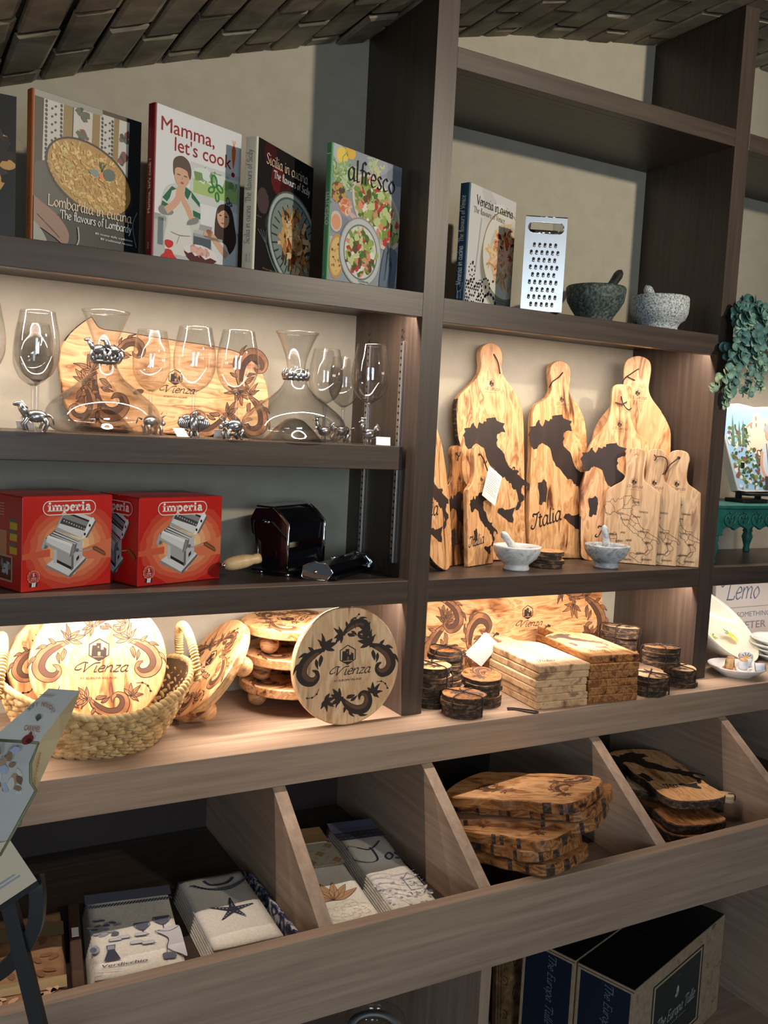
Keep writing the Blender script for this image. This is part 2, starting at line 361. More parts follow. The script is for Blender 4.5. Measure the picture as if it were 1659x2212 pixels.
while x < 2.3:
    sl = (vault(x+.05)-vault(x))/.05; wdt = .088/math.hypot(1, sl); y = D+.03+(.105 if k % 2 else 0)
    while y > -2.2:
        ln = .205+rng.uniform(-.015, .015); j = lambda a: rng.uniform(-a, a); g = .005; ch = .006
        x0, x1 = x+g, x+wdt-g; ya, yb = y, y-ln+.011; dz = j(.004)
        vs = []
        for (e, zz) in ((0, .012), (0, .004), (ch, 0)):
            for (px, py) in ((x0+e, ya-e), (x1-e, ya-e), (x1-e, yb+e), (x0+e, yb+e)):
                qx = px+j(.003); vs.append((qx, py+j(.003), vault(qx)+zz+dz-.004))
        f = [[11, 10, 9, 8]]
        for a in (0, 4):
            for q in range(4): f.append([a+q, a+4+q, a+4+(q+1) % 4, a+(q+1) % 4])
        mb.add(vs, f, BRICK); y -= ln
    x += wdt; k += 1
struct(mb.build('ceiling'))

# ------------------------------------------------------------------ built-in shelving
X1, X2, X3, X4 = 0, .0532, .9332, .9864
shelving = thing('shelving_unit', 'dark-stained wooden wall shelving with open lit bays, standing on the long counter', 'shelving', (0, 0, 0))
def upright(x0, x1):
    mb = MB(); z1a, z1b = vault(x0)-.002, vault(x1)-.002
    vs = [(x0, 0, zK), (x1, 0, zK), (x1, D, zK), (x0, D, zK), (x0, 0, z1a), (x1, 0, z1b), (x1, D, z1b), (x0, D, z1a)]
    mb.add(vs, [[0, 1, 5, 4], [1, 2, 6, 5], [2, 3, 7, 6], [3, 0, 4, 7], [4, 5, 6, 7], [3, 2, 1, 0]], SH['z']); mb.build('upright', shelving)
for a, b in ((X1, X2), (X3, X4), (1.8664, 1.92), (-1.803, -1.75)): upright(a, b)
def shelf(x0, x1, ztop, zbot, under=None):
    mb = MB(); u = under or zbot
    mb.box(x0, x1, .0, .026, zbot, ztop, SH['x'], .001); mb.box(x0, x1, .026, D, u, ztop-.0005, SH['x'], 0)
    o = mb.build('fixed_shelf', shelving)
    if under:      # slim LED profile behind the fascia
        MB().box(x0+.01, x1-.01, .028, .040, u-.004, u, M('led_profile', S(210, 210, 205), .4), .0005).build('led_profile', o)
for a, b in ((-1.75, X1), (X2, X3), (X4, 1.8664)):
    shelf(a, b, zA if a < 0 else 1.8466, 1.799 if a < 0 else 1.7929, 1.827 if a < 0 else 1.822)
    shelf(a, b, zC, 1.161, 1.188)
    if a > 0: shelf(a, b, 2.383, 2.3383)
# slotted pilaster strips on the side of the left bay
ALU = M('aluminium', (.55, .5, .46), .35, 1)
for y in (.075, .235):
    mb = MB(); mb.box(-.006, -.0005, y-.007, y+.007, zC+.03, 1.75, ALU, .0005)
    for k in range(34): mb.box(-.0064, -.0055, y-.003, y+.003, zC+.045+k*.0156, zC+.045+k*.0156+.005, BLACK, 0)
    mb.build('shelf_standard', shelving)
ad = MB().box(-1.748, -.0095, .0397, D-.004, 1.4596, 1.5126, SH['x'], .0015).build('adjustable_shelf', None)
tag(ad, 'thick dark wood shelf board carrying the decanters and wine glasses', 'shelf')

# ------------------------------------------------------------------ counter and bins
base = thing('base_cabinet', 'brown wood base cabinet with slanted open bins under the counter', 'cabinet', (0, 0, 0))
ct = MB().box(-1.9, 2.3, -.0969, D, .821, zK, BS['x'], .0012).build('counter_top', base)
def divider(x, w=.0275):
    pts = [(.30, .8208), (-.0975, .8208), (-.110, .8135), (-.3365, .651), (-.3365, .575), (.30, .575)]
    mb = MB(); n = len(pts); vs = [(x, p[0], p[1]) for p in pts]+[(x+w, p[0], p[1]) for p in pts]
    mb.add(vs, [list(range(n)), [n+i for i in range(n)][::-1]], BS['y'])
    mb.add(vs, [[i, n+i, n+(i+1) % n, (i+1) % n] for i in range(n)], BS['y'])
    mb.build('divider', base)
for x, w in ((-1.23, .0275), (-.352, .0275), (-.001, .0275), (.482, .03), (.938, .0275), (1.4, .0275)): divider(x, w)
MB().box(-1.9, 2.3, -.3635, -.3365, .495, .651, BS['x'], .0012).build('front_panel', base)
MB().box(-1.9, 2.3, -.3365, .30, .555, .575, SH['x'], .0005).build('bin_floor', base)  # darker shelf wood here puts the shade inside the bins into the colour
MB().box(-1.9, 2.3, .30, .314, .02, .8205, M('shaded_back_panel', S(48, 36, 30), .6), 0).build('back_panel', base)  # dark colour has the counter's shade painted in
MB().box(.068, .095, -.27, .30, .024, .5548, BS['z'], .001).build('partition', base)
MB().box(1.05, 1.077, -.33, .30, .024, .5548, BS['y'], .001).build('partition', base)
MB().box(-.95, -.923, -.27, .30, .024, .5548, BS['z'], .001).build('partition', base)
MB().box(-1.9, 2.3, -.33, .30, 0, .024, BS['x'], .001).build('plinth_shelf', base)
# ------------------------------------------------------------------ books on the top shelf
PAGE = M('page_edges', S(226, 218, 200), .8)
def book(label, loc, rz, w, h, t, cover, spine, draw, spinedraw, group='cookbooks standing on the top shelf'):
    b = thing('cookbook', label, 'book', loc, (0, 0, R_(rz)), group)
    c = .0025
    mb = MB().box(.004, w, 0, c, 0, h, cover, .0006); draw(Art(mb, (0, 0, 0), (1, 0, 0), (0, 0, 1), (.0045, w-.0005, .0006, h-.0006)), w, h); mb.build('front_cover', b)
    MB().box(.004, w, t-c, t, 0, h, cover, .0006).build('back_cover', b)
    MB().box(.003, w-.004, c, t-c, .004, h-.004, PAGE, 0).build('page_block', b)
    mb = MB(); n = 8; r = .004; vs = []      # softly rounded spine
    prof = [(.0045, 0)]+[(r-r*sin(R_(90*k/5)), r-r*cos(R_(90*k/5))) for k in range(6)]+[(r-r*cos(R_(90*k/5)), t-r+r*sin(R_(90*k/5))) for k in range(6)]+[(.0045, t)]
    n = len(prof); vs = [(x, y, 0) for x, y in prof]+[(x, y, h) for x, y in prof]
    mb.add(vs, [[i+1, i, n+i, n+i+1] for i in range(n-1)], spine, True); mb.add(vs, [list(range(n)), [n+i for i in range(n)][::-1]], spine)
    if spinedraw: spinedraw(mb, t, h)
    mb.build('spine', b); return b
def spine_up(mb, t, h): return Art(mb, (-.0002, t/2, 0), (0, 0, 1), (0, 1, 0))      # reads bottom to top
def spine_dn(mb, t, h): return Art(mb, (-.0002, t/2, 0), (0, 0, -1), (0, -1, 0))
C = lambda n, *c: M('ink_'+n, S(*c), .45)
def heap(a, cx, cy, rx, ry, ang, n, cols, rng, ln=.02, wd=.006, curl=1.2):
    for k in range(n):
        t = rng.uniform(0, 2*pi); q = math.sqrt(rng.random())*.9; x = rx*q*cos(t); y = ry*q*sin(t)
        x, y = cx+x*cos(ang)-y*sin(ang), cy+x*sin(ang)+y*cos(ang); d = rng.uniform(0, 2*pi); pts = []
        for i in range(4): pts.append((x, y)); x += cos(d)*ln/3; y += sin(d)*ln/3; d += rng.uniform(-curl, curl)
        a.l += .12; a.rib(pts, wd*rng.uniform(.6, 1.2), rng.choice(cols), 3)
def blobs(a, cx, cy, rx, ry, ang, n, cols, rng, r=.008):
    for k in range(n):
        t = rng.uniform(0, 2*pi); q = math.sqrt(rng.random()); x = rx*q*cos(t); y = ry*q*sin(t); a.l += .12
        a.ell(cx+x*cos(ang)-y*sin(ang), cy+x*sin(ang)+y*cos(ang), r*rng.uniform(.4, 1.1), r*rng.uniform(.3, .9), rng.choice(cols), rng.uniform(0, 3), 10, False, .25, rng)
rg = random.Random(11)
INK = C('black', 18, 18, 22)
def lomb(a, w, h):
    X = lambda u: u*w
    Y = lambda v: v*h
    a.rect(X(.0), Y(.45), X(.86), Y(1), C('umber', 60, 50, 38), True); a.rect(X(.84), Y(0), X(1), Y(1), C('navyblack', 16, 20, 26), True)
    wht = C('ribbonwhite', 196, 192, 186); gold = C('ribbongold', 142, 118, 66); dot = C('inkgrey', 52, 52, 58); ros = C('rosedull', 122, 62, 60)
    for u0, u1, m in ((.1, .27, wht), (.27, .35, gold), (.36, .53, wht), (.53, .6, gold), (.60, .73, wht), (.73, .78, gold), (.78, .88, wht)):
        a.poly([(X(u0), Y(.97)), (X(u1), Y(.97)), (X(u1-.01), Y(.5)), (X(u0-.01), Y(.5))], m, 0, True)
    a.rect(X(0), Y(.955), X(.62), Y(1), C('lacegrey', 150, 148, 140), True)
    a.l += 1
    for u in (.12, .25, .62, .715):
        for k in range(16): a.ell(X(u), Y(.52+k*.028), w*.012, h*.012, dot, 0, 8)
    for u in (.17, .2, .65, .69):
        for k in range(8): a.ell(X(u), Y(.54+k*.052+(.02 if u in (.2, .69) else 0)), w*.012, h*.008, dot, .6, 8)
    for u, v in ((.445, .78), (.445, .93), (.83, .86), (.83, .7), (.445, .62)):
        blobs(a, X(u), Y(v), w*.045, h*.035, 0, 10, [ros, dot, C('sage', 84, 92, 74)], rg, .008)
    a.poly([(X(u), Y(v)) for u, v in ((0, .5), (.2, .55), (.35, .4), (.3, .25), (.1, .2), (0, .25))], C('pangrey', 74, 74, 70), 5, True)
    a.ell(X(.52), Y(.51), w*.42, h*.235, C('panrim', 44, 36, 30), R_(-20), 40, True); a.ell(X(.52), Y(.515), w*.40, h*.215, C('riceshade', 176, 136, 72), R_(-20), 40, True)
    heap(a, X(.51), Y(.515), w*.40, h*.21, R_(-20), 420, [C('rice1', 214, 174, 104), C('rice2', 196, 152, 84), C('rice3', 226, 192, 126), C('rice4', 182, 138, 70), C('rice5', 190, 166, 92)], rg, .009, .0042)
    a.l += 1; a.poly([(X(u), Y(v)) for u, v in ((.5, .56), (.56, .58), (.6, .55), (.55, .53))], C('sageleaf', 128, 142, 136), 5)
    a.ell(X(.69), Y(.565), w*.06, h*.042, C('sagedeep', 86, 100, 92), .2); a.ell(X(.62), Y(.545), w*.025, h*.022, C('carrot', 226, 134, 66), .4)
    for k in range(4): a.rib([(X(.62), Y(.57)), (X(.6+k*.02), Y(.64))], .0016, C('herb', 60, 76, 50), 0)
    hand = C('handskin', 142, 108, 92); a.poly([(X(u), Y(v)) for u, v in ((0, .30), (.1, .27), (.24, .2), (.33, .1), (.3, .02), (.2, .06), (.1, .1), (0, .14))], hand, 5, True)
    a.rib([(X(.05), Y(.19)), (X(.16), Y(.12)), (X(.25), Y(.06))], .002, C('handdark', 84, 58, 50)); a.poly([(X(u), Y(v)) for u, v in ((0, .14), (.08, .1), (.14, .02), (.1, 0), (0, 0))], C('cuff', 150, 152, 142), 4, True)
    a.rib([(X(.38), Y(.0)), (X(.42), Y(.07)), (X(.41), Y(.16))], .003, C('glint', 160, 160, 152)); a.rib([(X(.97), Y(.1)), (X(.93), Y(.25)), (X(.97), Y(.35))], .002, C('glint2', 92, 112, 118))
    for u in (.55, .8, .9): a.poly([(X(u), Y(.0)), (X(u+.06), Y(.0)), (X(u+.03), Y(.05))], C('glint2', 92, 112, 118))
    a.l += 2; cr = C('titlecream', 226, 206, 178); a.script('Lombardia in cucina', X(.14), Y(.265), .0120, cr, .16, 0, .7, w*.78)
    wh = C('titlewhite', 222, 222, 218); a.script('The flavours of Lombardy', X(.25), Y(.195), .0095, wh, .16, 0, .6, w*.67)
    a.text('80 ricette della tradizione', X(.93), Y(.135), .0040, wh, 0, .1, w*.36, 'R'); a.text('80 traditional recipes', X(.93), Y(.105), .0040, wh, 0, .1, w*.31, 'R')
book('dark cookbook with a dish of golden rice on its cover and an orange spine', (-.808, .03, zA), 18.3, .221, .266, .021, C('lombblack', 24, 24, 24), C('lomborange', 176, 100, 50), lomb,
     lambda mb, t, h: spine_up(mb, t, h).script('Lombardia in cucina', .03, -.003, .005, C('spinebrown', 92, 50, 24), .16, 0, .5, .10))
def leftb(a, w, h):
    a.rect(0, 0, w, h, INK, True); blobs(a, w*.75, h*.55, w*.2, h*.25, 0, 60, [C('rice2', 196, 152, 84), C('umber', 60, 50, 38), C('panrim', 44, 36, 30)], rg, .014)
    a.l += 2; a.text('Del', w*.72, h*.2, .008, C('titlewhite', 222, 222, 218), 0, .1)
book('dark cookbook cut off by the left edge, beside the orange-spined one', (-1.055, .035, zA), 0, .222, .246, .022, INK, INK, leftb, None)
def mamma(a, w, h):
    X = lambda u: u*w
    Y = lambda v: v*h
    P = lambda q: [(u*w, v*h) for u, v in q]
    a.rect(0, 0, w, h, C('coverwhite', 224, 226, 230), True); a.rect(X(0), 0, X(1), Y(.26), C('tablegrey', 186, 188, 188), True)
    a.rect(X(.0), Y(.26), X(1), Y(.30), C('benchgrey', 158, 164, 166), True); a.rect(X(.06), Y(.1), X(.12), Y(.28), C('legsteel', 110, 122, 128))
    for u0, v0, u1, v1, m in ((.4, .44, 1, .70, C('windowgrey', 204, 208, 210)), (.44, .50, .98, .665, C('lawn', 166, 196, 122))): a.rect(X(u0), Y(v0), X(u1), Y(v1), m, True)
    blobs(a, X(.71), Y(.63), w*.26, h*.018, 0, 34, [C('tree1', 118, 150, 92), C('tree2', 142, 172, 108), C('sky', 214, 226, 222)], rg, .014); a.rect(X(.44), Y(.645), X(.98), Y(.665), C('sky', 214, 226, 222))
    red = C('coverred', 150, 22, 30); a.l += 4
    a.text('Mamma,', X(.07), Y(.84), .026, red, .006, 0, w*.60); a.text("let's cook", X(.22), Y(.735), .026, red, .006, 0, w*.66)
    a.poly(P(((.905, .74), (.93, .86), (.905, .90), (.88, .86))), C('carrot2', 224, 112, 46), 4); a.ell(X(.905), Y(.70), w*.022, h*.017, red)
    for k in (-1, 0, 1): a.rib(P(((.905, .89), (.905+k*.02, .935))), .0015, C('carrottop', 232, 160, 110), 0)
    sk = C('skin', 214, 168, 142); hr = C('hairbrown', 92, 76, 62); wt = C('apron', 216, 216, 210); gr = C('stripegreen', 24, 104, 72); sh = C('shirtwhite', 202, 206, 202); ln = C('foldgrey', 170, 174, 172)
    a.poly(P(((.1, .42), (.16, .5), (.3, .53), (.44, .5), (.53, .42), (.52, .27), (.45, .24), (.42, .1), (.14, .1), (.15, .28), (.08, .3))), sh, 4, True)
    for q in (((.1, .41), (.2, .5), (.25, .49), (.15, .39)), ((.08, .33), (.1, .39), (.2, .37), (.2, .34)), ((.42, .5), (.52, .44), (.52, .41), (.42, .46)), ((.44, .38), (.53, .37), (.53, .33), (.45, .34)), ((.35, .52), (.42, .5), (.38, .44), (.34, .46))): a.poly(P(q), gr, 0, True)
    a.poly(P(((.2, .47), (.35, .46), (.40, .3), (.44, .08), (.14, .08), (.17, .28))), wt, 3, True); a.rib(P(((.2, .2), (.3, .19), (.42, .2))), .002, ln); a.rib(P(((.3, .19), (.27, .13))), .0015, ln)
    for q in (((.06, .33), (.1, .3), (.2, .31), (.22, .34), (.1, .36)), ((.38, .27), (.5, .3), (.5, .34), (.4, .31))): a.poly(P(q), C('cuffgrey', 128, 136, 134), 3, True)
    a.rib(P(((.14, .33), (.22, .38), (.27, .43), (.28, .5))), .014, sk, up=True); a.rib(P(((.43, .32), (.38, .38), (.33, .43), (.31, .48))), .013, sk, up=True)
    for u, v in ((.27, .53), (.29, .545), (.315, .52), (.335, .515)): a.rib(P(((.30, .46), (u, v))), .005, sk, 0, up=True)
    a.ell(X(.31), Y(.585), w*.085, h*.078, sk, -.2, up=True)
    a.poly(P(((.21, .6), (.215, .68), (.3, .715), (.38, .69), (.41, .63), (.40, .575), (.375, .6), (.36, .625), (.28, .635), (.23, .62), (.225, .575))), hr, 4, True)
    for u in (.27, .345): a.rib(P(((u-.018, .588), (u+.018, .586))), .0022, hr, 0)
    a.rib(P(((.315, .575), (.305, .56))), .0016, C('skinshade', 178, 126, 104), 0); a.ell(X(.31), Y(.538), w*.018, h*.007, C('lip', 168, 86, 80))
    a.poly(P(((.66, .26), (.72, .33), (.88, .33), (.99, .27), (1.0, .06), (.72, .06))), C('girltop', 216, 218, 220), 3, True)
    a.poly(P(((.70, .25), (.71, .38), (.74, .455), (.82, .48), (.90, .45), (.94, .36), (.97, .24), (.90, .14), (.84, .2), (.74, .22))), C('girlhair', 64, 48, 42), 4, True)
    a.ell(X(.80), Y(.385), w*.075, h*.07, sk, .15, up=True); a.poly(P(((.73, .40), (.76, .455), (.84, .455), (.88, .40), (.83, .435), (.78, .43))), C('girlhair', 64, 48, 42), 4, True)
    for u in (.765, .835): a.ell(X(u), Y(.395), w*.015, h*.005, C('girlhair', 64, 48, 42))
    a.rib(P(((.80, .385), (.79, .365))), .0016, C('skinshade', 178, 126, 104), 0); a.ell(X(.795), Y(.345), w*.02, h*.006, C('lip', 168, 86, 80))
    a.rib(P(((.86, .12), (.76, .18), (.68, .23), (.62, .24))), .015, sk, up=True); a.ell(X(.62), Y(.245), w*.05, h*.03, sk, .5); a.ell(X(.64), Y(.262), w*.04, h*.016, C('dough', 196, 110, 96))
    a.rib(P(((.90, .09), (.98, .16))), .02, C('girltop', 216, 218, 220))
    a.rect(X(.46), Y(.13), X(.66), Y(.21), C('drawerblue', 74, 88, 96)); a.rect(X(.46), Y(.21), X(.8), Y(.23), C('benchgrey', 158, 164, 166))
    a.poly(P(((.36, .11), (.42, .04), (.58, .02), (.70, .05), (.75, .1), (.6, .12))), C('piedish', 84, 26, 34), 3, True)
    a.poly(P(((.34, .115), (.40, .085), (.44, .1), (.48, .075), (.54, .09), (.6, .065), (.66, .085), (.76, .07), (.72, .12), (.62, .15), (.48, .155))), C('crimped', 226, 222, 220), 2, True)
    blobs(a, X(.53), Y(.115), w*.11, h*.022, -.1, 30, [C('meat', 202, 148, 138), C('meat2', 222, 176, 162)], rg, .008)
    a.l += 1; bl = C('stickergreen', 40, 132, 70); nv = C('stickernavy', 32, 54, 78)
    for cx, cy, k, m in ((.70, .565, 1, bl), (.86, .485, .5, nv)):
        for dx, dy, rx, ry, an in ((-.02, .05, .03, .04, .3), (.05, .01, .04, .017, -.5), (-.05, -.012, .035, .017, .4), (.02, -.05, .02, .03, .2)):
            pts = [(X(cx+k*(dx+rx*cos(t)*cos(an)-ry*sin(t)*sin(an))), Y(cy+k*(dy+rx*cos(t)*sin(an)*.8+ry*sin(t)))) for t in [2*pi*q/14 for q in range(14)]]; a.rib(pts, .0026*k+.0008, m, 0, True)
    bear = C('stampred', 202, 36, 34)      # red printed stamp near the lower corner
    a.poly(P(((.14, .11), (.145, .14), (.22, .14), (.225, .11), (.18, .09))), bear, 4); a.poly(P(((.15, .08), (.21, .08), (.24, .05), (.27, .03), (.21, .01), (.19, .03), (.13, .01), (.1, .03), (.14, .055))), bear, 3)
book('white cookbook with two children in a kitchen on its cover and a red spine', (-.591, .03, zA), 22, .217, .287, .022, C('coverwhite', 224, 226, 230), C('coverred2', 128, 20, 28), mamma,
     lambda mb, t, h: spine_up(mb, t, h).text("Mamma, let's cook !", .085, -.003, .0072, C('titlewhite', 222, 222, 218), .02, 0, .1).text('sime', .018, -.002, .005, C('titlewhite', 222, 222, 218)))
def sic(a, w, h):
    X = lambda u: u*w
    Y = lambda v: v*h
    a.rect(0, 0, w, h, C('sicblack', 28, 24, 25), True)
    for u, v, r, m in ((.22, .93, .1, C('plum', 66, 22, 26)), (.36, .76, .12, C('plum2', 96, 30, 32)), (.5, .7, .1, C('plum', 66, 22, 26)), (.12, .55, .1, C('mauve', 78, 62, 62)), (.25, .4, .08, C('mauve2', 58, 50, 52))): a.l += .3; a.ell(X(u), Y(v), r*w, r*w*1.1, m, 0, 20, False, .06, rg)
    for k, (rx, ry, m) in enumerate(((.49, .36, C('plateteal', 78, 98, 98)), (.475, .345, C('platepale', 174, 182, 176)), (.44, .315, C('plateteal', 78, 98, 98)), (.42, .30, C('platepale2', 132, 142, 138)))): a.ell(X(.68), Y(.34), w*rx, h*ry, m, -.5, 40, True)
    a.l += 1
    for k in range(26):
        t = 2*pi*k/26; a.rib([(X(.68)+w*.30*cos(t), Y(.34)+h*.22*sin(t)), (X(.68)+w*.40*cos(t), Y(.34)+h*.285*sin(t))], .0035, C('platedark', 52, 66, 62), 0)
    heap(a, X(.70), Y(.33), w*.30, h*.21, -.4, 130, [C('pasta1', 206, 160, 104), C('pasta2', 182, 126, 74), C('sauce', 142, 60, 34), C('pasta3', 224, 192, 144), C('basil', 70, 62, 40)], rg, .026, .011, .5)
    heap(a, X(.64), Y(.43), w*.16, h*.07, -.2, 60, [C('cheese', 222, 198, 154), C('cheese2', 196, 162, 116)], rg, .01, .004)
    fk = C('forkgrey', 104, 116, 120); a.rib([(X(.18), Y(.26)), (X(.3), Y(.12)), (X(.5), Y(-.02))], .004, fk, up=True)
    for k in range(4): a.rib([(X(.20), Y(.235)), (X(.05+k*.045), Y(.33+k*.004))], .0016, fk, 0)
    a.l += 3; cr = C('titlecream', 226, 206, 178); a.script('Sicilia in cucina', X(.15), Y(.84), .0135, cr, .16, 0, .7, w*.74); a.script('The flavours of Sicily', X(.28), Y(.76), .0095, C('titlewhite', 222, 222, 218), .2, 0, .7, w*.66)
    a.text('Ricette della tradizione / Traditional recipes', X(.15), Y(.045), .004, C('goldfaint', 142, 122, 92), 0, .15, w*.6); a.text('80 ricette', X(.03), Y(.42), .003, C('goldfaint', 142, 122, 92))
book('black cookbook with a pasta plate on its cover and a cream spine', (-.386, .03, zA), 36.4, .230, .265, .029, C('sicblack', 28, 24, 25), C('spinecream', 214, 208, 188), sic,
     lambda mb, t, h: spine_up(mb, t, h).script('Sicilia in cucina  The flavours of Sicily', .055, -.004, .0085, C('spinegrey', 118, 112, 100), .15, .12, .6, .185).text('sime', .02, .000, .006, C('spinegrey', 118, 112, 100)).text('BOOKS', .02, -.007, .004, C('spinegrey2', 170, 164, 150)))
def alf(a, w, h):
    X = lambda u: u*w
    Y = lambda v: v*h
    a.rect(0, 0, w, h, C('slate', 150, 156, 166), True)
    for k in range(16): a.l += .1; a.ell(X(rg.random()), Y(rg.random()), w*.18, h*.08, rg.choice([C('slate2', 166, 172, 180), C('slate3', 132, 140, 152), C('slate4', 186, 190, 194)]), rg.uniform(-.6, .6), 18, False, .2, rg)
    yl = C('lemonyellow', 238, 206, 92); a.ell(X(.14), Y(.93), w*.075, h*.06, yl, .4, up=True); a.ell(X(.25), Y(.975), w*.07, h*.05, C('lemonyellow2', 226, 186, 76), -.4)
    a.ell(X(.27), Y(.78), w*.13, h*.085, C('jugwhite', 206, 210, 210), 0, up=True)
    heap(a, X(.17), Y(.80), w*.17, h*.10, 0, 70, [C('leaf1', 150, 176, 122), C('leaf2', 116, 150, 92), C('leaf3', 186, 204, 158)], rg, .03, .004)
    heap(a, X(.6), Y(.93), w*.1, h*.05, 0, 24, [C('leaf3', 186, 204, 158), C('flower', 214, 206, 150)], rg, .02, .004)
    br = C('toast', 196, 152, 92)
    a.ell(X(.10), Y(.66), w*.10, h*.075, C('toastdark', 116, 84, 60), .2, up=True); blobs(a, X(.10), Y(.66), w*.08, h*.06, 0, 26, [C('olives', 84, 76, 52), br], rg, .008)
    gl = C('rose', 222, 156, 120); a.ell(X(.21), Y(.575), w*.085, h*.065, gl, .3, up=True); blobs(a, X(.21), Y(.575), w*.06, h*.05, 0, 12, [C('rose2', 208, 122, 82), C('rosepale', 236, 196, 172)], rg, .01)
    a.ell(X(.33), Y(.515), w*.1, h*.02, C('rosepale2', 214, 180, 172), -.4); a.ell(X(.09), Y(.45), w*.08, h*.075, C('glassclear', 206, 196, 190), 0, up=True); a.ell(X(.09), Y(.445), w*.06, h*.055, gl, 0, up=True)
    a.ell(X(.115), Y(.20), w*.105, h*.165, br, -.05, up=True); a.ell(X(.115), Y(.20), w*.085, h*.14, C('toast2', 220, 186, 122), -.05, up=True); blobs(a, X(.115), Y(.2), w*.07, h*.12, 0, 20, [C('toastdark', 116, 84, 60), br], rg, .004)
    G = [C('sal1', 128, 152, 74), C('sal2', 84, 116, 58), C('sal3', 196, 208, 150), C('fig', 196, 64, 62), C('figpale', 226, 142, 118), C('feta', 232, 230, 218), C('sal4', 158, 178, 98), C('seed', 104, 82, 56)]
    a.ell(X(.66), Y(.60), w*.42, h*.215, C('platter', 214, 204, 186), R_(-38), 44, True); a.ell(X(.66), Y(.605), w*.39, h*.19, C('platter2', 190, 178, 156), R_(-38), 44, True)
    heap(a, X(.66), Y(.60), w*.37, h*.17, R_(-38), 190, G, rg, .02, .008); blobs(a, X(.66), Y(.6), w*.36, h*.16, R_(-38), 90, G, rg, .011)
    for rx, m in ((.30, C('pewterplate', 148, 152, 154)), (.285, C('pewterplate2', 196, 200, 200)), (.24, C('pewterplate3', 120, 124, 126)), (.225, C('platein', 216, 216, 206))): a.ell(X(.44), Y(.27), w*rx, h*rx*.86, m, .05, 40, True)
    heap(a, X(.44), Y(.27), w*.2, h*.15, 0, 120, G, rg, .02, .008); blobs(a, X(.44), Y(.27), w*.18, h*.14, 0, 60, G, rg, .011)
    nb = C('napkin', 104, 118, 136); a.poly([(X(u), Y(v)) for u, v in ((.73, .0), (.78, .34), (.9, .36), (.98, .3), (.92, .0))], nb, 3, True); a.rib([(X(.84), Y(.0)), (X(.88), Y(.2)), (X(.85), Y(.36))], .01, C('napkin2', 158, 170, 186)); a.rib([(X(.8), Y(.1)), (X(.83), Y(.33))], .005, C('forkgrey', 104, 116, 120))
    for k in range(3): a.rib([(X(.83), Y(.33)), (X(.81+k*.02), Y(.40))], .002, C('forkgrey', 104, 116, 120), 0)
    a.l += 3; a.script('alfresco', X(.22), Y(.775), .0275, BLACK, .12, 0, .7, w*.68); a.text('125 R', X(.25), Y(.74), .004, INK); a.text('COOKBOOK', X(.42), Y(.05), .004, INK); a.text('STUDIO', X(.44), Y(.03), .004, INK)
book('pale grey cookbook covered in salad bowls and lemons with a green spine', (-.222, .03, zA), 19.1, .222, .285, .017, C('slate', 150, 156, 166), C('spinegreen', 92, 158, 104), alf,
     lambda mb, t, h: spine_dn(mb, t, h).script('alfresco', -.185, -.003, .0095, C('titlewhite', 222, 222, 218), .24, 0, .5, .068).text('CIG', -.022, -.002, .004, C('titlewhite', 222, 222, 218)).rect(-.264, -.006, -.262, .006, C('titlewhite', 222, 222, 218)))
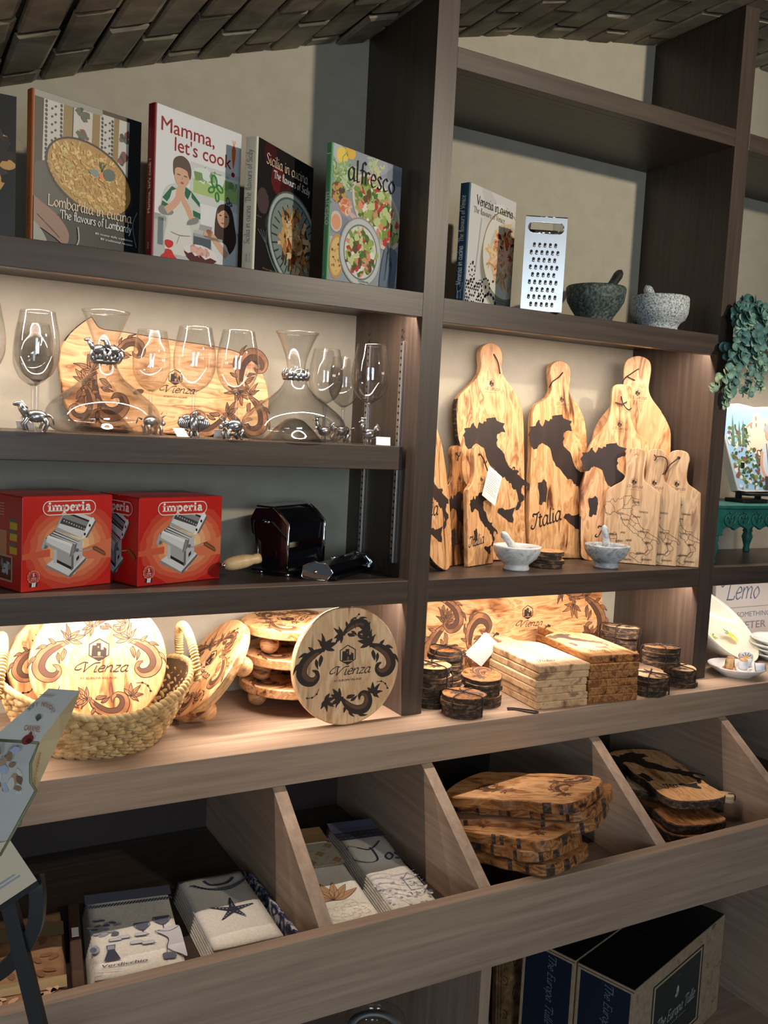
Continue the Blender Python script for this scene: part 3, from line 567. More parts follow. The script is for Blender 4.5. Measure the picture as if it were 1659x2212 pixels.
def ven(a, w, h):
    X = lambda u: u*w
    Y = lambda v: v*h
    a.rect(0, 0, w, h, C('venpale', 212, 210, 208), True)
    for k in range(14): a.l += .1; a.ell(X(rg.random()), Y(rg.random()), w*.16, h*.07, rg.choice([C('ven2', 222, 220, 216), C('ven3', 198, 196, 194), C('ven4', 206, 204, 204)]), rg.uniform(-.6, .6), 18, False, .2, rg)
    for cx, cy, rx, m in ((.84, .41, .56, C('venshadow', 176, 172, 166)), (.84, .42, .54, C('dishgold', 150, 130, 86)), (.84, .42, .53, C('dishgrey', 140, 142, 136)), (.82, .5, .5, C('dishgold', 150, 130, 86)), (.82, .5, .485, C('dishwhite', 222, 218, 206)), (.84, .5, .37, C('dishin', 206, 198, 178))): a.ell(X(cx), Y(cy), w*rx, h*rx*.77, m, -.15, 44, True)
    heap(a, X(.84), Y(.49), w*.32, h*.20, 0, 120, [C('spag1', 226, 184, 126), C('spag2', 204, 154, 96), C('spag3', 236, 206, 160), C('tomato', 186, 62, 38)], rg, .05, .0055, .9)
    blobs(a, X(.82), Y(.6), w*.24, h*.09, 0, 34, [C('tomato', 186, 62, 38), C('prawn', 226, 150, 118), C('olivedark', 70, 44, 36), C('tom2', 208, 96, 60)], rg, .010)
    heap(a, X(.72), Y(.47), w*.2, h*.05, .2, 24, [C('prawn2', 232, 178, 154), C('spag3', 236, 206, 160)], rg, .04, .007, .4)
    a.l += 1; a.rib([(X(.2), Y(.30)), (X(.24), Y(.55)), (X(.27), Y(.75))], .004, C('cutlery', 188, 186, 184))
    def lace(cx, cy, R, n):
        for k in range(n):
            t = 2*pi*k/n; a.ell(X(cx)+R*cos(t), Y(cy)+R*sin(t)*1.1, R*.2, R*.13, INK, t+pi/2, 10)
        a.ell(X(cx), Y(cy), R*.2, R*.25, INK, 0, 10)
    lace(.13, .30, .013, 9); lace(.43, .19, .018, 12); lace(.52, .02, .03, 14)
    for i in range(9):
        for j in range(8):
            if rg.random() < .72: a.ell(X(.02)+i*.0082+(j % 2)*.004, Y(.01)+j*.0075, .0026, .003, INK, 0, 8)
    for u, v in ((.12, .22), (.18, .23), (.08, .18), (.2, .17), (.14, .365), (.58, .255), (.3, .1), (.27, .2)): a.ell(X(u), Y(v), .004, .003, INK, .5, 9)
    a.rib([(X(.28), Y(.23)), (X(.34), Y(.24)), (X(.33), Y(.21)), (X(.28), Y(.21))], .0015, INK, 0)
    a.l += 3; a.script('Venezia in cucina', X(.15), Y(.845), .0135, C('ventitle', 66, 62, 60), .16, 0, .75, w*.78); a.script('The flavours of Venice', X(.1), Y(.775), .0085, C('ventan', 158, 142, 122), .17, 0, .6, w*.66)
    a.text('80 ricette della tradizione', X(.66), Y(.1), .0035, C('spinegrey', 118, 112, 100), 0, .1, w*.3, 'L'); a.text('80 traditional recipes', X(.6), Y(.08), .0035, C('spinegrey', 118, 112, 100), 0, .1, w*.35)
book('pale cookbook with a spaghetti dish on its cover and a dark blue spine', (.138, .05, 1.8466), 22.7, .210, .275, .027, C('venpale', 212, 210, 208), C('spineblue', 44, 74, 98), ven,
     lambda mb, t, h: spine_up(mb, t, h).script('Venezia in cucina', .045, -.0035, .009, C('titlewhite', 222, 222, 218), .24, .1, .5, .088).script('The flavours of Venice', .142, -.0035, .0085, C('spinecream2', 206, 208, 196), .18, .12, .6, .105).text('sime', .014, .002, .0065, C('titlewhite', 222, 222, 218), .02).text('BOOKS', .014, -.006, .004, C('titlewhite', 222, 222, 218)).rib([(.05, -.008), (.035, -.006), (.03, .004), (.042, .007), (.047, 0), (.04, -.002)], .0012, C('titlewhite', 222, 222, 218)))

# ------------------------------------------------------------------ box grater
DARKHOLE = M('hole_dark', S(14, 14, 15), .6)
g = thing('box_grater', 'shiny steel box grater standing against the blue-spined cookbook', 'grater', (.287, .03, 1.8466), (0, 0, R_(-27)))
def grater_side(w, h, holes, slot):
    mb = MB()
    if slot:      # plate with a rounded handle slot
        sl = [(w*.5+cx*(w*.30)+.013*cos(t), h*.885+.013*sin(t)) for cx, t0 in ((1, -90), (-1, 90)) for t in [R_(t0+18*k) for k in range(11)]]
        mb.add([(x, 0, z) for x, z in keyhole([(0, 0), (w, 0), (w, h), (0, h)], sl)], [list(range(4+len(sl)+2))], STEEL)
        mb.tube([(x, .001, z) for x, z in sl], .0014, CHROME, 6, True)
    else: mb.add([(0, 0, 0), (w, 0, 0), (w, 0, h), (0, 0, h)], [[0, 1, 2, 3]], STEEL)
    a = Art(mb, (0, 0, 0), (1, 0, 0), (0, 0, 1))
    for r in range(9):
        m = 5 if r % 2 == 0 else 6
        for k in range(m):
            x = w*.5+(k-(m-1)/2)*w*.128; z = h*.065+r*h*.0785+.004; rr = w*.036
            if holes:
                a.ell(x, z, rr, rr*1.05, DARKHOLE, 0, 12)
                mb.ball((x, -.0004, z-rr*1.15), rr, CHROME, (1, .55, 1), 10)
    return mb
w, h = .099, .219
grater_side(w, h, True, True).build('coarse_face', g)
sd = MB(); sd.add([(0, 0, 0), (.014, .064, 0), (.024, .056, h), (0, 0, h)], [[0, 3, 2, 1]], M('steel_dark', (.10, .10, .11), .25, 1))
for r in range(15):
    for k in range(5): sd.ball((.0022+.0023*k*1.2, .008+.012*k, .012+r*.012), .0022, CHROME, (.6, 1, 1), 6)
sd.build('fine_face', g)
sd = MB(); sd.add([(w, 0, 0), (w-.014, .064, 0), (w-.022, .056, h), (w, 0, h)], [[0, 1, 2, 3]], STEEL); sd.build('slicing_face', g)
sd = MB(); sd.add([(.014, .064, 0), (w-.014, .064, 0), (w-.014, .064, h*.78), (.014, .064, h*.78)], [[0, 1, 2, 3]], STEEL); sd.build('rear_face', g)
MB().tube([(w*.16, .03, h*.86), (w*.5, .03, h*.86), (w*.84, .03, h*.86)], .007, CHROME, 12).build('handle', g)
MB().tube([(0, 0, h), (w, 0, h)], .0013, CHROME, 6).build('top_edge', g)

# ------------------------------------------------------------------ mortars and pestles
GRAN_L = NM('pale_granite', [(.36, S(96, 104, 110)), (.46, S(164, 172, 176)), (.56, S(206, 210, 210)), (.68, S(224, 226, 224))], (1, 1, 1), 240, 3, 0, .7, .2)
GRAN_D = NM('dark_granite', [(.35, S(38, 46, 44)), (.5, S(66, 78, 74)), (.68, S(112, 124, 116))], (1, 1, 1), 140, 4, 0, .6, .3)
MARBLE = NM('veined_marble', [(.3, S(148, 156, 162)), (.42, S(198, 202, 204)), (.6, S(222, 222, 220)), (.75, S(172, 178, 184))], (1, 1, 1.6), 22, 6, 2.2, .35)
MARBLE_G = NM('grey_marble', [(.3, S(96, 106, 114)), (.45, S(150, 158, 164)), (.6, S(186, 190, 192)), (.75, S(120, 130, 140))], (1, 1, 1.6), 26, 6, 2.5, .35)
PEST_D = NM('black_stone', [(.3, S(26, 27, 28)), (.6, S(52, 54, 54)), (.75, S(88, 90, 88))], (1, 1, 1), 90, 4, 0, .5, .2)
def mortar(name, label, loc, prof, mat, pm, p0, p1, pr, grp=None, plabel=None):
    t = thing('mortar', label, 'mortar', loc, (0, 0, 0), grp); MB().lathe(prof, mat, 56).build('bowl', t)
    p = thing('pestle', plabel, 'pestle', loc, (0, 0, 0))
    a, b = Vector(p0), Vector(p1); n = 14; pts = [a+(b-a)*i/n for i in range(n+1)]
    L = [0, .45, .8, 1, 1.04, 1.0, .9, .8, .74, .70, .70, .74, .78, .62, .0]
    mb = MB(); mb.tube(pts, lambda q: max(pr*L[min(14, int(round(q*14)))], .0008), pm, 16); mb.build('pestle_stick', p); return t
def cup(R, H, rb, th, foot): return [(0, 0), (rb*.98, 0), (rb, .003), (rb*.97, foot*.6), (rb*1.02, foot), (R*.80, H*.42), (R*.95, H*.62), (R, H*.86), (R, H-.004), (R-.003, H), (R-th+.003, H), (R-th, H-.004), (R-th*1.1, H*.7), (R*.6, H*.38), (R*.25, H*.27), (0, H*.25)]
mortar('m', 'dark green granite mortar on the upper shelf, just right of the grater', (.597, .12, 1.8466), cup(.0775, .100, .047, .013, .022), GRAN_D, PEST_D, (-.012, -.012, .036), (.104, .022, .160), .0165, None, 'black stone pestle in the dark green granite mortar')
mortar('m', 'pale speckled granite mortar on the upper shelf near the right upright', (.808, .10, 1.8466), [(0, 0), (.05, 0), (.052, .004), (.050, .016), (.056, .026), (.069, .036), (.0755, .052), (.077, .07), (.0765, .092), (.074, .096), (.066, .096), (.063, .09), (.06, .05), (.03, .028), (0, .025)], GRAN_L, GRAN_L, (.01, -.01, .036), (-.028, .03, .128), .0165, None, 'pale granite pestle standing in the pale granite mortar')
# ------------------------------------------------------------------ decanters, wine glasses and platter on the lit shelf
zB = 1.5126
def shell(prof, th):      # outside profile bottom->top, wall of thickness th, back down inside
    return prof+[(max(r-th, 0), z) for r, z in prof[::-1]]
def smooth(p, n=6): return [(max(q.x, 0), q.y) for q in catmull(p, n)]
def figure(mb, kind, s=1.0):
    """small cast figure wrapped round a stem: body, neck, head, legs, tail or wings"""
    b = lambda c, r, sc=(1, 1, 1), rot=None: mb.ball(tuple(q*s for q in c), r*s, PEWTER, sc, 10, None, rot)
    t = lambda pts, r0, r1: mb.tube([tuple(q*s for q in p) for p in pts], lambda k: (r0+(r1-r0)*k)*s, PEWTER, 7)
    if kind == 'horse':
        b((0, -.003, .025), .0108, (1.6, .85, .95)); t([(.012, 0, .026), (.02, 0, .036), (.023, 0, .044)], .006, .0042); b((.027, 0, .044), .0045, (1.7, .8, .8))
        for x, y in ((.012, .005), (.016, -.004), (-.013, .005), (-.011, -.004)): t([(x, y, .022), (x+.005*(1 if x > 0 else -1), y, .012), (x, y, .001)], .0038, .0022)
        t([(-.017, 0, .028), (-.024, 0, .024), (-.027, 0, .012)], .0028, .001); t([(.014, 0, .036), (.019, 0, .043), (.022, 0, .049)], .0028, .001)
    elif kind == 'eagle':
        b((0, -.006, .024), .0095, (1.0, .95, 1.6)); b((0, -.012, .042), .006); t([(0, -.016, .042), (0, -.022, .038)], .0024, .0006)
        for sx in (-1, 1):
            b((sx*.012, -.004, .034), .0075, (1.3, .7, .9))
            for k in range(5): q = k/4; t([(sx*(.008+.014*q), -.005+.001*k, .036-.002*q), (sx*(.012+.015*q), -.006, .026-.002*q), (sx*(.010+.013*q), -.004, .010+.008*q)], .0042, .0016)
            t([(sx*.004, -.008, .012), (sx*.007, -.013, .002)], .003, .002)
        for k in (-1, 0, 1): t([(k*.003, .0, .012), (k*.006, .006, .001)], .0032, .0014)
    elif kind == 'rooster':
        b((0, -.004, .022), .0105, (1.35, .9, 1)); t([(-.011, -.004, .026), (-.017, -.004, .036), (-.017, -.004, .042)], .0055, .0038); b((-.018, -.004, .045), .0045); t([(-.021, -.004, .045), (-.027, -.004, .043)], .0016, .0005)
        for k in range(3): b((-.019+.004*k, -.004, .051), .0024)
        for k in range(4): t([(.01, -.004+k*.001, .026), (.02+.003*k, -.004, .040-.003*k), (.028, -.002, .032-.006*k), (.028-.001*k, 0, .02-.003*k)], .0032, .001)
        for x in (-.004, .004): t([(x, -.004, .014), (x, -.006, .001)], .002, .0022)
    else:      # galloping bull
        b((0, -.004, .025), .012, (1.45, .85, .95)); b((.018, -.004, .028), .007, (1.1, .9, .9)); b((.026, -.005, .022), .0045)
        for sy in (-1, 1): t([(.022, -.004+sy*.003, .033), (.026, -.004+sy*.008, .038), (.03, -.004+sy*.007, .043)], .0016, .0005)
        for x, y in ((.012, .003), (.017, -.007), (-.014, .003), (-.01, -.008)): t([(x, y, .018), (x+.004, y, .009), (x+.001, y, .001)], .0042, .0026)
        t([(-.018, 0, .028), (-.026, 0, .032), (-.03, 0, .02)], .002, .001)
def wineglass(label, x, y, h=.222, R=.042, fig='horse', rz=0, tagp=None, mark=True):
    g = thing('wine_glass', label, 'wine glass', (x, y, zB), (0, 0, R_(rz)), 'stemmed wine glasses with cast figures on the stem')
    k = h/.222
    bowl = smooth([(.0045, .092*k), (.012, .096*k), (.028*R/.042, .108*k), (R*.93, .130*k), (R, .150*k), (R*.96, .18*k), (R*.84, .205*k), (R*.76, .222*k)], 5)
    mb = MB(); mb.lathe(shell(bowl, .0009), GLASS, 44)
    if mark:
        a = MB()
        for q in range(2): mb.box(-.0012+.004*q, .0006+.004*q, -R*.985-.0004, -R*.985, .156*k, .161*k, WHITE, 0)
    mb.build('bowl', g)
    MB().lathe(smooth([(.0075, .006), (.0045, .014), (.0038, .04), (.0038, .075), (.0055, .092*k), (.012, .0965*k)], 4), GLASS, 20).build('stem', g)
    MB().lathe([(0, .0005), (.036, .0005), (.0365, .0015), (.030, .003), (.012, .0058), (.0075, .0075)], GLASS, 40).build('foot', g)
    if fig:
        mb = MB(); figure(mb, fig, 1.15); mb.tube([(.0058*cos(t), .0058*sin(t), .024+.003*sin(t*.5)) for t in [2*pi*q/14 for q in range(14)]], .0022, PEWTER, 6, True)
        mb.build('figure', g)
    if tagp:
        mb = MB(); T = Matrix.Translation((tagp[0], tagp[1], .010)) @ Matrix.Rotation(R_(tagp[2]), 4, 'Z') @ Matrix.Rotation(R_(tagp[3]), 4, 'X')
        mb.box(-.016, .016, -.011, .011, 0, .0006, WHITE, 0, T)
        mb.tube([(.004, 0, .012), (tagp[0]*.6, tagp[1]*.6, .018), tuple(T @ Vector((-.012, .006, .001)))], .0004, WHITE, 4); mb.build('price_tag', g)
    return g
wineglass('wine glass with a pewter horse at its stem, furthest left whole glass in front', -.79, .05, .220, .0405, 'horse', 170, (.02, -.038, -12, 50))
wineglass('wine glass close behind the left horse glass, its stem almost in line', -.768, .25, .215, .040, 'horse', 160, None)
wineglass('wine glass cut off by the left edge of the photo on the lit shelf', -.880, .10, .232, .042, 'horse', 180, None)
wineglass('wine glass just right of the left decanter, close in front of the wooden platter', -.532, .23, .222, .040, 'bull', 20, None)
wineglass('wine glass with a pewter eagle stem, left of the front pair before the platter', -.481, .09, .224, .043, 'eagle', 0, (-.034, -.030, 30, 50))
wineglass('wine glass with a pewter bull stem, right of the front pair before the platter', -.400, .060, .222, .043, 'bull', 190, (.01, -.038, -20, 55))
wineglass('wine glass behind the right shoulder of the right decanter, rooster on its stem', -.133, .20, .215, .040, 'rooster', 0, None)
wineglass('wine glass at the back right, half hidden by the front rooster glass', -.062, .245, .205, .038, 'bull', 170, None)
wineglass('wine glass with a pewter rooster stem, furthest right at the shelf front', -.077, .085, .224, .0425, 'rooster', 10, (.022, -.030, -35, 55))

def decanter(label, x, y, R, H, rn, fig, zcol):
    d = thing('decanter', label, 'decanter', (x, y, zB), (0, 0, 0))
    pr = smooth([(.0, .052), (.02, .047), (.042, .028), (.062, .006), (.072, .0012), (R*.82, .003), (R*.97, .018), (R, .034), (R*.90, .058), (R*.60, .086), (.036, .112), (.0225, .138), (.020, .158), (.024, .182), (.036, .215), (rn, H)], 5)
    pr[0] = (0, .052)
    MB().lathe(shell(pr, .0016)[:-1]+[(0, .054)], GLASS, 56).build('glass_body', d)
    MB().tube([((rn-.0008)*cos(t), (rn-.0008)*sin(t), H) for t in [2*pi*q/40 for q in range(40)]], .0011, GLASS, 6, True).build('lip', d)
    mb = MB(); rr = .0255
    mb.tube([(rr*cos(t), rr*sin(t), zcol-.008) for t in [2*pi*q/24 for q in range(24)]], .0034, PEWTER, 8, True)
    mb.tube([(rr*cos(t), rr*sin(t), zcol+.006+.004*sin(3*t)) for t in [2*pi*q/24 for q in range(24)]], .0026, PEWTER, 8, True)
    for q in range(18):
        t = 2*pi*q/18; mb.ball((rr*cos(t), rr*sin(t), zcol-.001+.003*sin(5*t)), .0055, PEWTER, (1, 1, 1.2), 8)
    if fig == 'horses':
        for t0 in (-2.2, -1.2):
            q = MB(); figure(q, 'horse', .9); T = Matrix.Translation((.030*cos(t0), .030*sin(t0), zcol-.008)) @ Matrix.Rotation(t0+pi/2+pi, 4, 'Z'); mb.add(q.v, q.f, PEWTER, True, T)
    else:
        for q in range(14):
            t = 2*pi*q/14; mb.tube([(rr*cos(t), rr*sin(t), zcol-.012), ((rr+.004)*cos(t+.15), (rr+.004)*sin(t+.15), zcol), (rr*cos(t+.3), rr*sin(t+.3), zcol+.012)], .0024, PEWTER, 6)
    mb.build('pewter_collar', d); return d
decanter('wide glass decanter with running pewter horses round its neck, left of the shelf', -.652, .125, .112, .240, .0465, 'horses', .150)
decanter('wide glass decanter with a pewter leaf collar, nearer the right end of the shelf', -.247, .112, .115, .236, .047, 'leaf', .146)

# ---- burned-in scrollwork
def leaf(a, x, y, ang, ln, wd, curl=.25, fill=True, lw=.0016, fm=None):
    c, s = cos(ang), sin(ang); P = lambda u, v: (x+c*u-s*v, y+s*u+c*v); cb = curl*ln
    l0 = a.l; top = [P(0, 0), P(ln*.35, wd*.5+cb*.25), P(ln*.7, wd*.38+cb*.6), P(ln, cb)]; bot = [P(0, 0), P(ln*.3, -wd*.5+cb*.1), P(ln*.7, -wd*.25+cb*.45), P(ln, cb)]
    t = catmull(top, 5); b = catmull(bot, 5)
    if fill: a.poly(t+b[::-1][1:-1], fm or BURNG, 0, True)
    a.l += 1; a.rib(t, lw, BURN, 0); a.rib(b, lw, BURN, 0); a.rib([P(0, 0), P(ln*.4, cb*.2), P(ln*.85, cb*.75)], lw*.7, BURN, 4); a.l = l0+.15
def curl(a, cx, cy, r, a0, turns, w, hand=1, fm=None, lw=.0016):
    """tapering volute: filled crescent with dark outlines"""
    n = 26; O = []; I = []
    for k in range(n+1):
        t = k/n; an = a0+hand*turns*2*pi*t; rr = r*(1-.78*t); ww = w*(1-t)**.8*(.35+.65*min(1, t*5))
        O.append((cx+rr*cos(an), cy+rr*sin(an))); I.append((cx+(rr-ww)*cos(an), cy+(rr-ww)*sin(an)))
    a.l += 1
    for k in range(n): a.poly([O[k], O[k+1], I[k+1], I[k]], fm or BURNG)
    a.l += 1; a.rib(O, lambda t, d: lw*1.7*(1-t*.5), BURN, 0); a.rib(I, lw, BURN, 0)
    a.ell(*O[-1], lw*2.2, lw*2.2, BURN, 0, 10)
def spray(a, s=1.0, fm=None, lw=.0016):
    """one scroll: banded stem, big comma-shaped plume curling in on itself, fan of leaves behind; about 1.0 long along +x"""
    q = lambda P: [(x*s, y*s) for x, y in P]
    O = catmull(q([(0, .05), (.22, .27), (.55, .38), (.90, .28), (1.02, .0), (.90, -.27), (.66, -.32), (.52, -.18), (.58, -.03)]), 5)
    I = catmull(q([(0, -.05), (.24, .06), (.50, .13), (.70, .08), (.76, -.05), (.72, -.16), (.64, -.18), (.60, -.12), (.60, -.05)]), 5)
    Mi = [(p+r)/2 for p, r in zip(O, I)]; a.l += 1
    for k in range(len(O)-1): a.poly([O[k], O[k+1], I[k+1], I[k]], fm or BURNG)
    a.l += 1
    for k in range(3, len(O)-10): a.poly([Mi[k], Mi[k+1], I[k+1], I[k]], BURNF)
    a.l += 1; a.rib(O, lambda t, d: lw*1.5*(1-t*.4), BURN, 0); a.rib(I, lw, BURN, 0); a.rib(Mi[2:-9], lw*.8, BURN, 0)
    leaf(a, .30*s, .30*s, .95, .26*s, .10*s, -.3, True, lw, fm); leaf(a, .62*s, .37*s, .35, .30*s, .10*s, -.4, True, lw, fm); leaf(a, .16*s, .18*s, 1.3, .2*s, .08*s, .3, True, lw, fm)
    for an, ln, wd, cu in ((pi*.98, .32, .12, .3), (pi*.84, .38, .12, -.25), (pi*1.14, .38, .12, .25), (pi*.70, .28, .10, -.3), (pi*1.30, .30, .10, .3)): leaf(a, -.04*s, 0, an, ln*s, wd*s, cu, True, lw, fm)
    leaf(a, .15*s, -.03*s, -.75, .28*s, .10*s, .3, True, lw, fm); leaf(a, .30*s, .03*s, -.6, .26*s, .09*s, -.2, True, lw, fm)
    a.rect(-.04*s, -.065*s, .04*s, .065*s, fm or BURNG, True); a.l += 1
    for u in (-.04, 0, .04): a.rib([(u*s, -.065*s), (u*s, .065*s)], lw, BURN, 0)
def badge(a, x, y, s, lw=.0008, word=True):
    """six-sided tower badge over the pen-written name"""
    a.at(x, y); hx = [(s*.5*cos(R_(30+60*k)), s*.5*sin(R_(30+60*k))) for k in range(6)]; a.rib(hx, s*.05, BURN, 0, True, True)
    a.poly([(-.33*s, -.3*s), (.33*s, -.3*s), (.33*s, .05*s), (.2*s, .12*s), (.2*s, .0), (.08*s, .0), (.08*s, .3*s), (-.12*s, .3*s), (-.12*s, .2*s), (-.3*s, .2*s)], BURN, 0, True)
    a.poly([(-.3*s, -.34*s), (.3*s, -.34*s), (.1*s, -.46*s), (-.1*s, -.46*s)], BURN); a.rect(-.05*s, -.28*s, .07*s, -.1*s, BURNG, True); a.rect(-.06*s, .08*s, .0, .16*s, BURNG)
    if word:
        a.script('Qienza', -.85*s, -1.02*s, s*.30, BURN, .17, .35, .6, s*2.15); a.text('AT EUROPA VILLAGE', 0, -1.34*s, s*.10, BURN, 0, 0, s*1.6, 'C', True)
    a.at()
# long live-edge platter leaning on the back wall behind the glasses
pl = thing('serving_platter', 'long live-edge olive wood platter with burned scrolls leaning behind the glasses', 'platter', (-.475, .276, zB+.0018), (R_(-5), 0, 0))
out = catmull([(-.232, .10), (-.236, .16), (-.215, .205), (-.175, .242), (-.165, .238), (-.15, .222), (-.10, .219), (.0, .212), (.10, .206), (.165, .195), (.215, .16), (.236, .10), (.228, .045), (.19, .014), (.10, .003), (0, .001), (-.1, .003), (-.18, .014), (-.222, .05)], 5, True)
mb = MB().prism([tuple(p) for p in out], .018, OLIVE_X, lambda x, z: BARK if z > .19 and x < .18 else None, .002)
a = Art(mb, (0, 0, 0), (1, 0, 0), (0, 0, 1))
a.at(-.165, .125, R_(120), .11, -1); spray(a, 1, None, .013); a.at(-.185, .10, R_(-95), .085, 1); spray(a, 1, None, .015); a.at(-.12, .16, R_(30), .07, 1); spray(a, 1, None, .017)
a.at(.165, .115, R_(60), .10, 1); spray(a, 1, None, .013); a.at(.19, .095, R_(-80), .09, 1); spray(a, 1, None, .014); a.at(.13, .05, R_(200), .09, 1); spray(a, 1, None, .014); a.at()
badge(a, .012, .128, .034)
a.ell(-.07, .09, .012, .006, BURNF, .3); mb.build('board', pl)
# ------------------------------------------------------------------ boxes and pasta machine on the dark shelf
RED = NM('red_card', [(.3, S(176, 24, 20)), (.7, S(200, 36, 28))], (1, 1, 1), 4, 2, 0, .32)
REDD = C('cardred', 196, 34, 26)
GLOW = [C('glow%d' % k, int(192+k*8), int(56+k*27), int(34+k*20)) for k in range(7)]
mt = {k: C('mach%d' % k, k, k, k) for k in (20, 60, 96, 130, 160, 186, 208, 226)}
def machine_pic(a, x, y, s):
    """printed picture of a hand-cranked pasta machine"""
    Pp = lambda q: [(x+u*s, y+v*s) for u, v in q]
    def p(q, k): a.poly(Pp(q), mt[k], 0, True)
    p(((.02, .10), (.42, -.12), (.52, -.10), (.72, .16), (.66, .2), (.12, .16)), 208); p(((.02, .10), (.42, -.12), (.44, -.15), (.0, .06)), 130); p(((.44, -.15), (.73, .12), (.72, .16), (.42, -.11)), 96)
    p(((.14, .12), (.14, .40), (.2, .40), (.2, .1)), 186); p(((.2, .13), (.46, .0), (.46, .22), (.2, .34)), 160); p(((.2, .12), (.46, -.02), (.46, .03), (.2, .17)), 20)
    p(((.46, -.04), (.66, .17), (.66, .5), (.5, .36), (.46, .3)), 186); p(((.55, .11), (.6, .16), (.6, .22), (.55, .17)), 20); p(((.46, -.04), (.5, 0), (.5, .36), (.46, .3)), 96)
    p(((-.06, .36), (-.02, .52), (.08, .60), (.14, .6), (.1, .5), (.02, .36)), 96); p(((-.08, .38), (-.04, .34), (.02, .50), (-.02, .54)), 160)
    p(((.0, .42), (.02, .55), (.46, .36), (.42, .2)), 208); p(((.0, .42), (.42, .2), (.42, .25), (.0, .47)), 160); p(((.02, .55), (.06, .58), (.5, .39), (.46, .36)), 226)
    p(((.42, .2), (.52, .26), (.56, .42), (.5, .46), (.46, .36)), 96); p(((.44, .2), (.5, .22), (.52, .40), (.47, .38)), 130)
    p(((.06, .57), (.16, .66), (.62, .46), (.52, .40)), 60)
    for k in range(3): p(((.08+k*.035, .58+k*.03), (.1+k*.035, .595+k*.03), (.55+k*.03, .41+k*.025), (.52+k*.03, .395+k*.025)), 186 if k % 2 == 0 else 208)
    p(((.16, .66), (.22, .8), (.34, .98), (.40, .98), (.78, .80), (.62, .5)), 160); p(((.2, .70), (.26, .80), (.7, .62), (.62, .5)), 208); p(((.24, .76), (.30, .88), (.74, .69), (.70, .61)), 60)
    for k in range(9): p(((.30+k*.045, .80-k*.019), (.315+k*.045, .815-k*.019), (.33+k*.045, .80-k*.019), (.315+k*.045, .785-k*.019)), 186)
    p(((.28, .85), (.36, .97), (.80, .78), (.74, .68)), 130); p(((.34, .95), (.40, 1.0), (.84, .82), (.80, .78)), 208); p(((.32, .93), (.34, .955), (.8, .77), (.78, .75)), 20)
    p(((.62, .48), (.72, .5), (.88, .78), (.84, .84), (.78, .8)), 226); p(((.70, .5), (.74, .5), (.90, .76), (.88, .79)), 96)
    for u, v in ((.78, .70), (.69, .56)): a.ell(x+u*s, y+v*s, .02*s, .025*s, mt[20], 0, 12, True)
    a.rib(Pp(((.56, .29), (.66, .28), (.84, .31))), .018*s, mt[160], 4, up=True); a.ell(x+.56*s, y+.3*s, .03*s, .03*s, mt[96])
    a.poly(Pp(((.84, .34), (.86, .29), (1.08, .17), (1.10, .2), (1.06, .26), (.9, .35))), C('handlebrown', 112, 66, 40), 0, True); a.rib(Pp(((.87, .32), (1.07, .21))), .012*s, C('handlelight', 156, 102, 66), 0, up=True)
